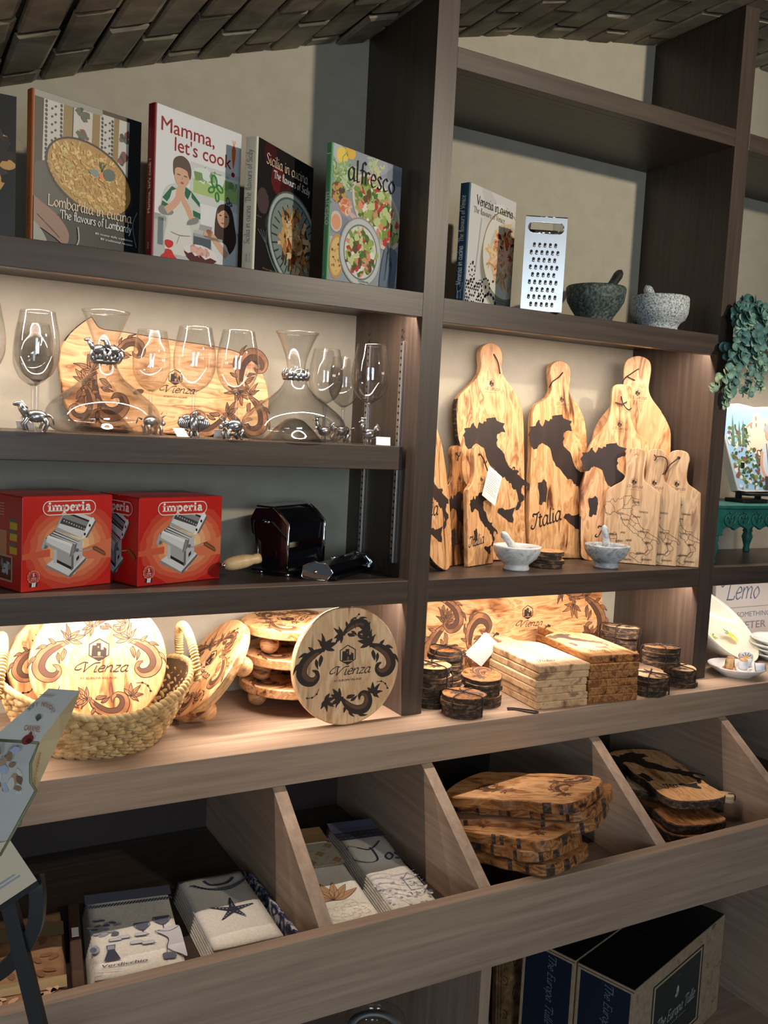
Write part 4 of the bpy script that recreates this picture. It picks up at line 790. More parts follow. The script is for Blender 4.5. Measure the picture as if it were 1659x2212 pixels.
def logo(a, x0, x1, y0, y1):
    a.roundrect(x0, y0, x1, y1, (y1-y0)*.5, WHITE, True); a.roundrect(x0+.0016, y0+.0016, x1-.0016, y1-.0016, (y1-y0)*.5-.0016, REDD, True); a.l += 1
    w = x1-x0; h = y1-y0; bx = x0+w*.09; lw = w*.82; hh = h*.52; by = y0+h*.27
    st = [('i', .075), ('m', .205), ('p', .13), ('e', .11), ('r', .11), ('i', .075), ('a', .125)]
    a.l += 1; tot = sum(q[1] for q in st); x = bx; th = hh*.30; sf = hh*.13
    V = lambda px, y0_, y1_: a.rect(px-th*.5, y0_, px+th*.5, y1_, WHITE)
    Sf = lambda px, py, k=1.0: a.rect(px-th*k, py, px+th*k, py+sf, WHITE)
    xh = hh*.82
    for ch, q in st:
        cw = lw*q/tot; m = x+cw*.5
        if ch == 'i': V(m, by, by+xh); Sf(m, by); Sf(m-th*.25, by+xh-sf, .75); a.ell(m, by+xh+hh*.24, th*.6, th*.6, WHITE, 0, 14)
        elif ch == 'm':
            for k in range(3): px = x+cw*(.17+.33*k); V(px, by, by+xh*(1 if k == 0 else .8)); Sf(px, by, .8)
            Sf(x+cw*.13, by+xh-sf, .6)
            for k in range(2): a.rib([(x+cw*(.17+.33*k), by+xh*.66), (x+cw*(.3+.33*k), by+xh*.93), (x+cw*(.5+.33*k), by+xh*.72)], th*.75, WHITE, 5)
        elif ch in 'pe':
            px = x+cw*.22
            if ch == 'p': V(px, by-hh*.36, by+xh); Sf(px, by-hh*.36); Sf(px-th*.3, by+xh-sf, .7)
            c = [(x+cw*.52+cw*.32*cos(t), by+xh*.5+xh*.42*sin(t)) for t in [2*pi*k/22 for k in range(22)]]
            if ch == 'p': a.rib(c, th*.85, WHITE, 0, True)
            else: a.rib(c[0:20], th*.85, WHITE, 0); a.rect(x+cw*.22, by+xh*.46, x+cw*.88, by+xh*.6, WHITE)
        elif ch == 'r': px = x+cw*.32; V(px, by, by+xh); Sf(px, by, 1.1); Sf(px-th*.3, by+xh-sf, .8); a.rib([(px, by+xh*.6), (px+cw*.2, by+xh*.92), (px+cw*.42, by+xh*.9)], th*.8, WHITE, 5); a.ell(px+cw*.44, by+xh*.82, th*.55, th*.55, WHITE, 0, 12)
        else: a.rib([(x+cw*.2, by+xh*.78), (x+cw*.42, by+xh*.94), (x+cw*.66, by+xh*.78), (x+cw*.68, by+xh*.2), (x+cw*.9, by+xh*.06)], th*.9, WHITE, 5); a.rib([(x+cw*.66, by+xh*.56), (x+cw*.3, by+xh*.48), (x+cw*.2, by+xh*.22), (x+cw*.4, by+xh*.06), (x+cw*.68, by+xh*.26)], th*.75, WHITE, 5)
        x += cw
    a.text('dal 1932', x0+w*.70, y0-h*.08, h*.13, C('cardcream', 232, 196, 170), .01, .15, w*.2, 'L', True)
def face(a, w, h):
    rr = random.Random(5)
    for k, m in enumerate(GLOW):
        q = 1-k*.125; a.ell(w*.54, h*.46, w*.52*q, h*.47*q, m, .1, 40, True, .025, rr)
    a.poly([(w*.0, h*.40), (w*.3, h*.44), (w*.3, h*.36), (0, h*.34)], GLOW[1], 0, True); a.poly([(w*.66, h*.42), (w, h*.52), (w, h*.3), (w*.66, h*.3)], GLOW[2])
    machine_pic(a, w*.25, h*.21, w*.62); logo(a, w*.21, w*.80, h*.80, h*.955)
    cx, cy, s = w*.125, h*.155, w*.062; a.l += 2
    n = 12; a.poly([(cx+s*(1+.12*(k % 2))*cos(pi*k/n), cy+s*(1+.12*(k % 2))*sin(pi*k/n)) for k in range(2*n)], C('sealpink', 214, 130, 108)); a.ell(cx, cy, s*.9, s*.9, C('sealred', 150, 26, 24), 0, 24, True); a.rib([(cx+s*.72*cos(t), cy+s*.72*sin(t)) for t in [2*pi*k/24 for k in range(24)]], s*.07, C('sealpink', 214, 130, 108), 0, True, True)
    a.text('5', cx, cy+s*.08, s*.5, WHITE, .02, 0, None, 'C', True); a.text('ANNI', cx, cy-s*.28, s*.2, WHITE, 0, 0, s*.8, 'C'); a.text('garanzia', cx, cy-s*.5, s*.16, WHITE, 0, 0, s*.8, 'C')
    for x0, m in ((-.55, 20), (-.25, 226), (.1, 226), (.38, 20)): a.poly([(cx+x0*s, cy-s*.95), (cx+(x0+.28)*s, cy-s*.95), (cx+(x0+.2)*s, cy-s*1.6), (cx+(x0-.1)*s, cy-s*1.6)], mt[m], 0, True)
def carton(label, loc, rz, w, d, h, side):
    b = thing('pasta_machine_box', label, 'box', loc, (0, 0, R_(rz)), 'red pasta machine boxes')
    mb = MB().box(0, w, 0, d, 0, h, RED, .0015); a = Art(mb, (0, -.0001, 0), (1, 0, 0), (0, 0, 1), (.001, w-.001, .001, h-.001)); face(a, w, h)
    a = Art(mb, (-.0001, d, 0), (0, -1, 0), (0, 0, 1), (.001, d-.001, .001, h-.001)); side(a, d, h); mb.build('carton', b)
    mb = MB(); mb.box(.002, w-.002, .001, d*.49, h, h+.0012, RED, 0); mb.box(.002, w-.002, d*.51, d-.001, h, h+.0012, RED, 0); mb.build('top_flap', b)
    return b
def side1(a, d, h):
    a.rect(d*.02, h*.1, d*.66, h*.62, GLOW[3], True)
    for v in (.72, .60, .46):
        a.rect(d*.70, h*v, d*.88, h*(v+.035), C('stickergrey', 110, 104, 96), True); a.rect(d*.73, h*(v-.075), d*.90, h*v, C('stickeryellow', 220, 178, 40), True)
    a.rect(d*.5, h*.08, d*.8, h*.36, C('framecream', 196, 160, 120), True); a.rect(d*.5, h*.1, d*.77, h*.34, C('photored', 110, 40, 32), True)
    blobs(a, d*.64, h*.22, d*.1, h*.08, 0, 18, [mt[130], mt[186], mt[60]], rg, .008)
    for k in range(5): a.rect(d*.1, h*(.9-k*.03), d*.6, h*(.91-k*.03), C('sidetext', 214, 150, 130), True)
def side2(a, d, h): machine_pic(a, d*.08, h*.18, d*.80); logo(a, d*.06, d*.86, h*.79, h*.945)
carton('red pasta machine box cut off by the left edge, with yellow stickers on its side', (-.813, .044, zC), 20.2, .190, .165, .1785, side1)
carton('red pasta machine box standing right beside the black pasta machine', (-.595, .056, zC), 18.8, .205, .150, .1765, side2)

# black pasta machine
ENAM = M('black_enamel', S(10, 12, 18), .16, 0, .6)
HAND = NM('pale_turned_wood', [(.3, S(204, 168, 118)), (.7, S(226, 194, 146))], (20, 20, 2), 3, 4, 0, .4)
pm = thing('pasta_machine', 'black enamel pasta machine with chrome edges and a wooden crank handle', 'pasta machine', (-.262, .118, zC), (0, 0, R_(33)))
w = .150
sp = [(-.012, .014), (.060, .014), (.060, .085), (.085, .105), (.090, .128), (.072, .150), (.022, .153), (-.012, .118)]
sp = [(-.014, .012), (.052, .012), (.056, .07), (.082, .09), (.088, .122), (.074, .146), (.026, .150), (-.014, .116)]
Tz = lambda x: Matrix(((0, 1, 0, x), (1, 0, 0, 0), (0, 0, 1, 0), (0, 0, 0, 1)))     # profile (depth, height) -> plate facing sideways
for x, nm in ((0, 'side_plate'), (w, 'side_plate')):
    mb = MB().prism(sp, .004, ENAM, lambda a_, b_: CHROME, .0008, Tz(x)); 
    if x == 0: mb.ball((-.001, .038, .118), .0045, CHROME, (.6, 1, 1)); mb.ball((-.001, .046, .118), .003, CHROME, (.6, 1, 1)); mb.box(-.0004, .0002, .012, .0145, .04, .055, CHROME, 0)
    mb.build(nm, pm)
MB().tube([(.002, -.0155, .012), (.002, -.0155, .065), (.002, -.0155, .116), (.002, .006, .137), (.002, .026, .151)], .0036, CHROME, 8).build('chrome_edge', pm)
MB().tube([(w+.003, -.0155, .012), (w+.003, -.0155, .065), (w+.003, -.0155, .116), (w+.003, .006, .137), (w+.003, .026, .151)], .0032, CHROME, 8).build('chrome_edge', pm)
mb = MB()
mb.add(*(lambda P: ([(x, y, z) for x in (.004, w) for y, z in P], [[i, (i+1) % len(P), len(P)+(i+1) % len(P), len(P)+i] for i in range(len(P))]))([(-.010, .075), (-.012, .112), (.002, .130), (.024, .146), (.06, .146), (.05, .080)]), ENAM)
mb.build('housing', pm)
mb = MB()
mb.add(*(lambda P: ([(x, y, z) for x in (.004, w) for y, z in P], [[i, (i+1) % len(P), len(P)+(i+1) % len(P), len(P)+i] for i in range(len(P))]))([(-.012, .016), (-.006, .052), (.004, .060), (.04, .058), (.05, .02)]), ENAM)
mb.build('lower_guard', pm)
mb = MB()
for y in (.02, .05): mb.tube([(.004, y, .098), (w, y, .098)], .013, STEEL, 16)
mb.build('roller', pm)
MB().box(-.012, w+.016, -.022, .072, .007, .013, ENAM, .002).build('base_plate', pm)
for x, y in ((.012, -.012), (w-.01, -.012), (.012, .06), (w-.01, .06)): MB().lathe([(0, 0), (.0085, 0), (.009, .002), (.009, .006), (.0075, .0075), (0, .0075)], CHROME, 20, Matrix.Translation((x, y, 0))).build('foot', pm)
MB().box(.004, w, .030, .075, .149, .153, ENAM, .001).build('top_plate', pm)
cr = MB().tube([(.002, .060, .118), (-.018, .060, .120), (-.034, .050, .112), (-.055, .028, .080), (-.076, .008, .050)], .0034, M('dark_steel', (.12, .12, .13), .25, 1), 10).build('crank', pm)
mb = MB(); A0 = Vector((-.074, .004, .048)); A1 = Vector((-.143, .046, .035)); rL = [.010, .0115, .0105, .0125, .0142, .0150, .0152, .0150, .0144, .0125, .008]
mb.tube([A0+(A1-A0)*k/10 for k in range(11)], lambda t: rL[int(round(t*10))], HAND, 16); mb.ball(A1, .0075, CHROME, (.8, .8, .8)); mb.build('grip', cr)

# cutter attachment lying at the front
cu = thing('cutter_attachment', 'black and chrome cutter attachment lying in front of the pasta machine', 'pasta cutter', (-.230, .074, zC), (0, 0, R_(-41)))
pts = [(0, .006), (.003, .030), (.030, .042), (.056, .036), (.071, .020), (.058, .001), (.008, .001)]
L = .206
def endplate(o, dy, mf, bev):
    mb = MB().prism([(x, z) for x, z in pts], .007, mf, lambda a_, b_: CHROME, bev, Matrix.Translation((dy*.20, dy, 0))); mb.tube([(x+dy*.20, dy-.0005, z) for x, z in pts], .0016, CHROME, 6, True); return mb
e = endplate(cu, 0, CHROME, .002); e.ball((.030, -.001, .018), .004, CHROME, (1, .5, 1)); e.build('end_plate', cu); endplate(cu, L, CHROME, .002).build('end_plate', cu)
P2 = [(.006, .010), (.009, .028), (.031, .038), (.054, .032), (.066, .019), (.056, .004), (.012, .004)]; n = len(P2)
MB().add([(x+y*.20, y, z) for y in (.006, L+.001) for x, z in P2], [[i, (i+1) % n, n+(i+1) % n, n+i] for i in range(n)], ENAM).build('casing', cu)
MB().box(.060, .074, .01, L, .002, .010, ENAM, .001, Matrix(((1, .20, 0, 0), (0, 1, 0, 0), (0, 0, 1, 0), (0, 0, 0, 1)))).build('mounting_rail', cu)
mb = MB()
mb.tube([(.03+.20*.08, .08, .0395), (.03+.20*.19, .19, .0395)], .0022, CHROME, 6); mb.build('top_trim', cu)
# ------------------------------------------------------------------ left bay on the counter: basket and round boards
def up2(n, u):      # rotation with local -y facing n and local x along u
    n = Vector(n).normalized(); u = Vector(u); u = (u-n*u.dot(n)).normalized(); y = -n; z = u.cross(y)
    return Matrix((u, y, z)).transposed().to_euler()
def vine(a, pts, lw):
    a.rib(pts, lw, BURN, 4, up=True)
    for x, y in pts[1:]: a.ell(x, y, lw*2.2, lw*1.7, BURN, 0, 8)
def wreath(a, R, fm=None, lw=.0012):
    for th, k, fl in ((146, .68, -1), (36, .66, 1), (258, .60, -1), (98, .52, 1)):
        a.at(.575*R*cos(R_(th)), .575*R*sin(R_(th)), R_(th-90), k*R, fl); spray(a, 1, fm, lw/(k*R))
    for th in (236, 318, 62):
        a.at(.72*R*cos(R_(th)), .72*R*sin(R_(th)), R_(th+90), R*.21)
        for q, ln in ((-1.0, .7), (-.5, .95), (0, 1.05), (.5, .95), (1.0, .7)): leaf(a, -.3, 0, q*1.15, ln, .3, q*.3, True, lw/(R*.21), fm)
    a.at()
    for an in (212, 330, 76):
        c, s = cos(R_(an)), sin(R_(an)); vine(a, [(.66*R*c, .66*R*s), (.74*R*c-.05*R*s, .74*R*s+.05*R*c), (.84*R*c-.05*R*s, .84*R*s+.05*R*c), (.92*R*c, .92*R*s)], lw)
def round_board(label, loc, rot, R, t, mat, feet=0, fm=None, name='round_board', group='round burned boards on the counter', bs=.041, turn=0):
    b = thing(name, label, 'board', loc, rot, group)
    out = [(R*cos(2*pi*k/72), R*sin(2*pi*k/72)) for k in range(72)]
    mb = MB().prism(out, t, mat, None, .0025); a = Art(mb, (0, 0, 0), (cos(turn), 0, sin(turn)), (-sin(turn), 0, cos(turn)))
    wreath(a, R*.97, fm); badge(a, 0, R*.19, bs*R/.125); mb.build('board', b)
    for k in range(feet):
        an = 2*pi*k/feet+.6; MB().ball((R*.68*cos(an), t+.021, R*.68*sin(an)), .0222, OLIVE, (1, 1, 1), 18).build('ball_foot', b)
    return b
FLAT = (R_(-90), 0, 0)      # lying: front face turned up
for k, z in enumerate((.966, 1.032, 1.098)):
    round_board(['lowest of three footed round boards stacked behind the pale round board', 'middle one of the three stacked footed round boards', 'top one of the three stacked footed round boards, right under the shelf'][k],
                (-.195, .175, z), (R_(-90), 0, R_(20+15*k)), .125, .022, OLIVE_X, 3, None, 'footed_round_board')
round_board('footed round board tipped on edge against the stack, right of the basket', (-.420, .145, 1.0125), up2((-.80, .05, .60), (0, -1, 0)), .125, .022, OLIVE, 4, None, 'footed_round_board')
round_board('pale grey round board leaning upright against the upright post', (-.146, -.004, .9+.130), (R_(-6), 0, 0), .129, .018, PALE, 0, BURN)
# oval seagrass basket
GRASS = NM('seagrass', [(.3, S(150, 116, 70)), (.5, S(196, 162, 108)), (.72, S(222, 192, 142))], (1, 1, 1), 40, 4, 0, .8, .3)
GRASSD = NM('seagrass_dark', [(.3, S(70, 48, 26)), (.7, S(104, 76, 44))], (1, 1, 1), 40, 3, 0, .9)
bk = thing('basket', 'woven seagrass basket with rope handles holding round boards at the left', 'basket', (-.66, .105, zK))
rimz = lambda t: .095+.045*cos(t)**2
bprof = lambda q: .125+.062*q**.75
mb = MB(); seg = 56
vs = []; nq = 12
for i in range(seg):
    t = 2*pi*i/seg
    for k in range(nq+1):
        q = k/nq; vs.append(((bprof(q)-.005)*cos(t), (bprof(q)-.005)*sin(t), .004+q*(rimz(t)-.006)))
n = nq+1
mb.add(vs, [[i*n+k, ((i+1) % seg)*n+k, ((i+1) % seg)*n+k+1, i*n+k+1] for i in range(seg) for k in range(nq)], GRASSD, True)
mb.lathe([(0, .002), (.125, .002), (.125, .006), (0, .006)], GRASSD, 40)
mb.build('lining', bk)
mb = MB(); rows = 7; cols = 34
for r in range(rows):
    for c in range(cols):
        for s_ in (-1, 1):
            q = (r+.5+.24*s_)/rows; t = 2*pi*(c+(.5 if r % 2 else 0)+(.25 if s_ > 0 else 0))/cols; zz = .006+q*(rimz(t)-.012); rr = bprof(q)
            X = Matrix.Translation((rr*cos(t), rr*sin(t), zz)) @ Matrix.Rotation(t+pi/2, 4, 'Z') @ Matrix.Rotation(s_*-.42, 4, 'Y') @ Matrix.Diagonal((.0235, .0054, .0078, 1))
            mb.ball((0, 0, 0), 1, GRASS, (1, 1, 1), 8, X)
mb.build('weave', bk)
mb = MB(); N = 90
for k in range(N):
    t = 2*pi*k/N; rr = bprof(1)+.001
    X = Matrix.Translation((rr*cos(t), rr*sin(t), rimz(t))) @ Matrix.Rotation(t+pi/2, 4, 'Z') @ Matrix.Rotation(.5, 4, 'Y') @ Matrix.Diagonal((.0135, .0065, .0065, 1)); mb.ball((0, 0, 0), 1, GRASS, (1, 1, 1), 8, X)
mb.build('rim', bk)
for sx in (-1, 1):
    mb = MB(); P = []
    for k in range(25):
        q = k/24; an = pi*q; y = -.062*cos(an); P.append(Vector((sx*(bprof(1)+.004-.014*sin(an)), y, .118+.100*sin(an)**.8)))
    for k in range(48):
        q = k/47*24; i = min(int(q), 23); p = P[i].lerp(P[i+1], q-i); d = (P[i+1]-P[i]).normalized()
        X = Matrix.Translation(p) @ d.to_track_quat('Z', 'Y').to_matrix().to_4x4() @ Matrix.Rotation(.35, 4, 'X') @ Matrix.Diagonal((.0098, .0098, .0042, 1)); mb.ball((0, 0, 0), 1, GRASS, (1, 1, 1), 10, X)
    mb.build('handle', bk)
round_board('largest pale round board leaning in the basket under the bright strip', (-.660, .085, 1.058), (R_(-17), 0, R_(-14)), .132, .020, OLIVE, 0, BURNG)
round_board('round board standing behind the large one at the left side of the basket', (-.716, .150, 1.045), (R_(-12), 0, R_(6)), .106, .018, OLIVE, 0, None)
round_board('dark round board at the back of the left bay, only its rim showing', (-.69, .212, 1.058), (R_(-10), 0, R_(-5)), .095, .016, OLIVE_DK, 0, None)
# ------------------------------------------------------------------ cutting boards in the middle bay
IT = [(7.5,43.8),(7.0,44.2),(6.9,44.8),(6.6,45.1),(7.0,45.5),(6.8,45.8),(7.8,45.9),(8.1,46.3),(8.45,46.45),(8.45,46.2),(8.9,45.85),(9.05,46.0),(9.3,46.5),(9.9,46.35),(10.15,46.6),(10.45,46.55),(10.45,46.85),(11.1,46.95),(12.15,47.05),(12.2,46.85),(12.4,46.7),(13.7,46.5),(13.4,46.2),(13.6,45.95),(13.75,45.6),(13.1,45.65),(12.4,45.4),(12.3,45.1),(12.5,44.9),(12.25,44.6),(12.4,44.2),(13.3,43.75),(13.6,43.5),(13.95,42.8),(14.3,42.4),(14.8,42.1),(15.2,41.93),(16.0,41.95),(16.2,41.8),(15.9,41.55),(16.6,41.2),(17.5,40.85),(18.1,40.6),(18.5,40.1),(18.35,39.8),(18.0,39.95),(17.85,40.28),(17.2,40.45),(16.9,40.45),(16.6,40.0),(16.6,39.7),(17.1,39.4),(17.15,39.0),(16.6,38.75),(16.55,38.4),(16.1,38.0),(15.65,37.95),(15.65,38.25),(15.9,38.6),(16.2,38.85),(16.0,39.4),(15.65,40.05),(15.3,40.0),(14.95,40.25),(14.8,40.65),(14.4,40.65),(14.45,40.8),(14.05,40.85),(13.7,41.25),(13.05,41.25),(12.3,41.75),(11.7,42.2),(11.1,42.4),(10.6,42.95),(10.35,43.5),(10.1,44.0),(9.2,44.3),(8.8,44.4),(8.4,44.25),(8.1,43.9)]
SIC = [(12.45,37.9),(12.7,38.15),(13.3,38.2),(13.7,38.0),(14.5,38.05),(15.6,38.27),(15.1,37.5),(15.3,37.1),(15.1,36.7),(14.4,36.8),(13.9,37.1),(13.0,37.5),(12.45,37.75)]
SAR = [(8.2,40.9),(8.8,40.95),(9.2,41.25),(9.6,40.95),(9.75,40.4),(9.65,39.8),(9.55,39.15),(9.05,39.2),(8.85,38.9),(8.4,39.0),(8.45,39.8),(8.2,40.5)]
REG = [[(7.0,44.2),(8.1,43.9)],[(7.8,45.9),(8.6,45.2),(8.9,44.6),(8.8,44.4)],[(10.45,46.55),(10.7,45.6),(10.4,45.0),(9.4,44.5)],[(12.2,46.85),(11.8,46.4),(11.2,45.6),(10.7,45.6)],[(13.1,45.65),(12.5,46.2),(12.4,46.7)],[(12.3,45.1),(11.2,44.95),(10.4,45.0)],[(10.1,44.0),(11.2,44.1),(12.1,43.85),(12.4,44.2)],[(11.7,42.2),(11.9,42.8),(12.1,43.85)],[(12.1,43.5),(12.9,43.0),(13.4,42.8),(13.95,42.8)],[(11.9,42.8),(12.8,42.3),(13.4,42.8)],[(12.8,42.3),(13.3,41.9),(13.9,41.6),(14.05,40.85)],[(13.9,41.6),(14.8,41.7),(14.8,42.1)],[(14.8,41.7),(15.2,41.4),(15.5,40.9),(14.95,40.25)],[(15.9,41.55),(15.5,40.9),(16.2,40.6),(16.9,40.45)],[(15.65,40.05),(16.1,40.0),(16.6,40.0)],[(15.65,38.25),(16.3,38.8),(16.6,38.75)],[(8.4,40.1),(9.7,40.2)],[(13.6,37.3),(14.1,37.9)]]
def italy(a, cx, cy, h, m, outline=False, lw=.0008, kx=.70):
    k = h/10.4; f = lambda p: (cx+(p[0]-12.4)*k*kx, cy+(p[1]-42)*k)
    for poly in (IT, SIC, SAR):
        P = [f(p) for p in poly]
        if outline: a.l += 1; a.rib(P, lw, BURN, 0, True)
        else:
            Q = []      # slightly ragged burned coast
            for i, p in enumerate(P):
                q = P[(i+1) % len(P)]; Q += [p, ((p[0]+q[0])/2+rg.uniform(-1, 1)*h*.004, (p[1]+q[1])/2+rg.uniform(-1, 1)*h*.004)]
            a.poly(Q, m, 0, True)
    if outline:
        for r in REG: a.rib([f(p) for p in r], lw*.8, BURN, 3)
BURNI = NM('burned_map', [(.35, S(26, 15, 11)), (.6, S(44, 25, 17)), (.75, S(74, 42, 26))], (3, 3, 1), 5, 4, 1, .6)
BURNI2 = NM('burned_map_light', [(.35, S(70, 56, 48)), (.7, S(104, 84, 70))], (3, 3, 1), 6, 4, 1, .6)
def paddle(w, hb, hh, hw, n=4):      # straight body, rounded shoulders, bulbed handle
    H = hb+hh; r = hw/2
    rt = [(w/2, 0), (w/2, hb-.035)]; c = catmull([(w/2, hb-.035), (w/2-.003, hb-.016), (w/2-.022, hb-.001), (r*1.05, hb+.014), (r*.86, hb+.034), (r*.92, H-r*1.4), (r, H-r*.8), (r*.78, H-r*.25), (r*.35, H-.001), (0, H)], n)
    R = [rt[0]]+[(p.x, p.y) for p in c]
    return R+[(-x, z) for x, z in R[::-1][1:]]
def cord(b, pts, r=.0016, name='cord'): MB().tube([tuple(p) for p in catmull(pts, 5)], r, CORD, 7).build(name, b)
def board(label, loc, rot, out, t, mat, draw, bark=None, hole=None, name='cutting_board', group=None, cat='cutting board'):
    b = thing(name, label, cat, loc, rot, group)
    if hole:
        out = keyhole(out, [(hole[0]+hole[2]*cos(2*pi*k/14), hole[1]+hole[2]*sin(2*pi*k/14)) for k in range(14)])
    mb = MB().prism(out, t, mat, bark, .0016); draw(Art(mb, (0, 0, 0), (1, 0, 0), (0, 0, 1))); mb.build('board', b); return b
def lean(t, deg, z=zC): return z+t*sin(R_(deg))+.0002
cm = lambda P, n=5: [tuple(p) for p in catmull(P, n, True)]
def dr_it(h, cx, cy, bx, by, bs, word=None, m=None):
    def f(a):
        italy(a, cx, cy, h, m or BURNI); badge(a, bx, by, bs)
        if word: x, y, s_, an = word; a.at(x, y, an); a.script('Italia', 0, 0, s_, BURN, .2, .3, .6, None, 'C', True); a.at()
    return f
TG = 'italy boards leaning in the middle bay'
# two tall boards on the back wall
o1 = [(.0, .001), (.10, 0), (.118, .02), (.114, .12), (.112, .26), (.108, .38), (.098, .425), (.074, .462), (.046, .490), (.034, .515), (.036, .545), (.028, .570), (.0, .582), (-.028, .570), (-.037, .545), (-.034, .515), (-.044, .490), (-.072, .462), (-.104, .432), (-.113, .40), (-.108, .33), (-.1, .30), (-.102, .24), (-.11, .15), (-.106, .02), (-.09, 0)]
b = board('tallest cutting board with a burned map, left on the back wall of the bay', (.388, .224, lean(.02, 5.5)), (R_(-5.5), 0, 0), cm(o1), .02, OLIVE, dr_it(.285, .02, .245, .0, .475, .02, (.045, .225, .018, .25)), lambda x, z: BARK if x < -.09 and .05 < z < .43 else None)
cord(b, [(.006, -.001, .552), (.018, -.004, .53), (.026, -.003, .50)]); 
o2 = [(0, .001), (.105, 0), (.124, .03), (.128, .10), (.126, .17), (.112, .22), (.100, .29), (.094, .36), (.084, .40), (.062, .432), (.040, .452), (.031, .475), (.036, .512), (.03, .540), (0, .553), (-.03, .540), (-.037, .512), (-.032, .475), (-.042, .452), (-.062, .438), (-.09, .42), (-.100, .38), (-.102, .28), (-.108, .15), (-.108, .03), (-.09, 0)]
b = board('tall cutting board with a large burned map and the word Italia, second from the left', (.624, .222, lean(.02, 5.5)), (R_(-5.5), 0, 0), cm(o2), .02, OLIVE, dr_it(.325, .012, .245, .004, .447, .019, (-.048, .095, .026, .25)), lambda x, z: BARK if x > .11 and z < .2 else None)
cord(b, [(.006, -.001, .52), (-.012, -.006, .505), (-.034, -.004, .49), (-.038, .004, .475)])
# corner boards turned towards the room
o3 = [(0, .001), (.09, 0), (.105, .04), (.104, .16), (.108, .27), (.106, .36), (.092, .40), (.07, .432), (.046, .462), (.035, .492), (.038, .54), (.03, .570), (0, .582), (-.03, .570), (-.038, .54), (-.036, .50), (-.046, .468), (-.075, .425), (-.10, .385), (-.112, .33), (-.106, .2), (-.105, .04), (-.09, 0)]
b = board('wide live-edge board in the right corner with bark down its right side', (.818, .178, lean(.02, 5)), (R_(-5), 0, R_(-45)), cm(o3), .02, OLIVE, dr_it(.28, .01, .18, .006, .478, .019), lambda x, z: BARK if x > .07 and z > .1 and z < .42 else None)
cord(b, [(.004, -.001, .545), (-.016, -.004, .53), (-.036, -.003, .51), (-.04, -.006, .47)]); cord(b, [(-.028, -.003, .523), (-.016, -.005, .516), (-.004, -.003, .512)])
def d4(a):
    italy(a, .0, .20, .27, BURNI); badge(a, .0, .385, .017); a.at(-.01, .07, .15); a.script('Italia', 0, 0, .02, BURN, .2, .3, .6, None, 'C', True); a.at()
o4 = [(0, .001), (.08, 0), (.092, .04), (.086, .15), (.090, .25), (.085, .325), (.075, .345), (.05, .362), (.032, .40), (.026, .44), (.03, .475), (.022, .492), (-.004, .496), (-.024, .486), (-.026, .44), (-.032, .40), (-.05, .365), (-.07, .34), (-.086, .30), (-.09, .24), (-.1, .2), (-.096, .12), (-.092, .04), (-.08, 0)]
b = board('live-edge board with a short squared handle in front of the corner board', (.757, .155, lean(.018, 5)), (R_(-5), 0, R_(-30)), cm(o4), .018, OLIVE, d4, lambda x, z: BARK if abs(x) > .08 and z < .12 else None)
cord(b, [(.0, -.001, .462), (.006, -.005, .44), (.02, -.006, .425), (.03, -.003, .43)]); cord(b, [(-.016, -.003, .444), (.0, -.006, .440), (.016, -.003, .447)])
# three small map boards fanned in front of the right upright
MAPS = [('Torino', -.032, .135), ('Venezia', .030, .142), ('Bologna', .012, .128), ('Toscana', -.018, .118), ('Roma', -.022, .082), ('Abruzzo', .034, .088), ('Napoli', -.004, .062), ('Puglia', .045, .058), ('Cagliari', -.030, .058), ('Calabria', .028, .028), ('Catanzaro', .046, .012), ('Palermo', -.004, .008), ('Trento', .008, .168), ('Sardegna', -.052, .075)]
def dmap(a):
    italy(a, .0, .098, .185, BURN, True, .0012, .74); badge(a, .0, .228, .018, .0006)
    for n_, x, y in MAPS: a.script(n_, x, y, .0042, BURN, .2, .25, .3, None, 'C', True)
pd = paddle(.148, .215, .105, .058)
for k, (x, y, lb) in enumerate(((.776, .114, 'small pale map board at the front, leftmost of the three, no cord'), (.827, .089, 'small pale map board between two others, dark cord looped at its handle'), (.880, .057, 'small pale map board furthest right, touching the right upright'))):
    b = board(lb, (x, y, lean(.012, 3)), (R_(-3), 0, R_(-45)), pd, .012, PALE, dmap, None, (0, .298, .0042), group='small map boards')
    if k == 1: cord(b, [(.0, .006, .298), (.0, -.004, .298), (.014, -.006, .300), (.028, -.005, .292), (.030, -.004, .268), (.02, -.004, .25)]); cord(b, [(-.006, -.003, .304), (.0, -.006, .296), (-.004, -.004, .288)])
    if k == 2: cord(b, [(.0, .006, .298), (-.004, -.004, .295), (-.024, -.006, .275), (-.034, -.004, .25), (-.048, -.004, .235)])
# small boards at the left of the bay
def dsm(a):
    italy(a, .015, .108, .165, BURNI); badge(a, .008, .222, .016, .0006); a.at(-.02, .052, .1); a.script('Italia', 0, 0, .017, BURN, .2, .3, .6, None, 'C', True); a.at()
ps = paddle(.118, .21, .095, .050)
b = board('small handled board with the word Italia and a white card hanging from its cord', (.315, .165, lean(.014, 5)), (R_(-5), 0, R_(22)), ps, .014, OLIVE, dsm, None, (0, .283, .0045))
cord(b, [(.0, .006, .283), (.0, -.004, .283), (.012, -.006, .27), (.020, -.005, .258), (.028, -.006, .242)]); cord(b, [(.012, -.004, .266), (.016, -.008, .262), (.024, -.006, .268)])
mb = MB(); T = Matrix.Translation((.033, -.012, .205)) @ Matrix.Rotation(R_(-27), 4, 'Y').inverted() if False else Matrix.Translation((.040, -.012, .203)) @ Matrix.Rotation(R_(26), 4, 'Y')
mb.box(-.034, .034, 0, .0008, -.042, .042, WHITE, 0, T); a = Art(mb, T @ Vector((0, -.0002, 0)), T.to_3x3() @ Vector((1, 0, 0)), T.to_3x3() @ Vector((0, 0, 1)))
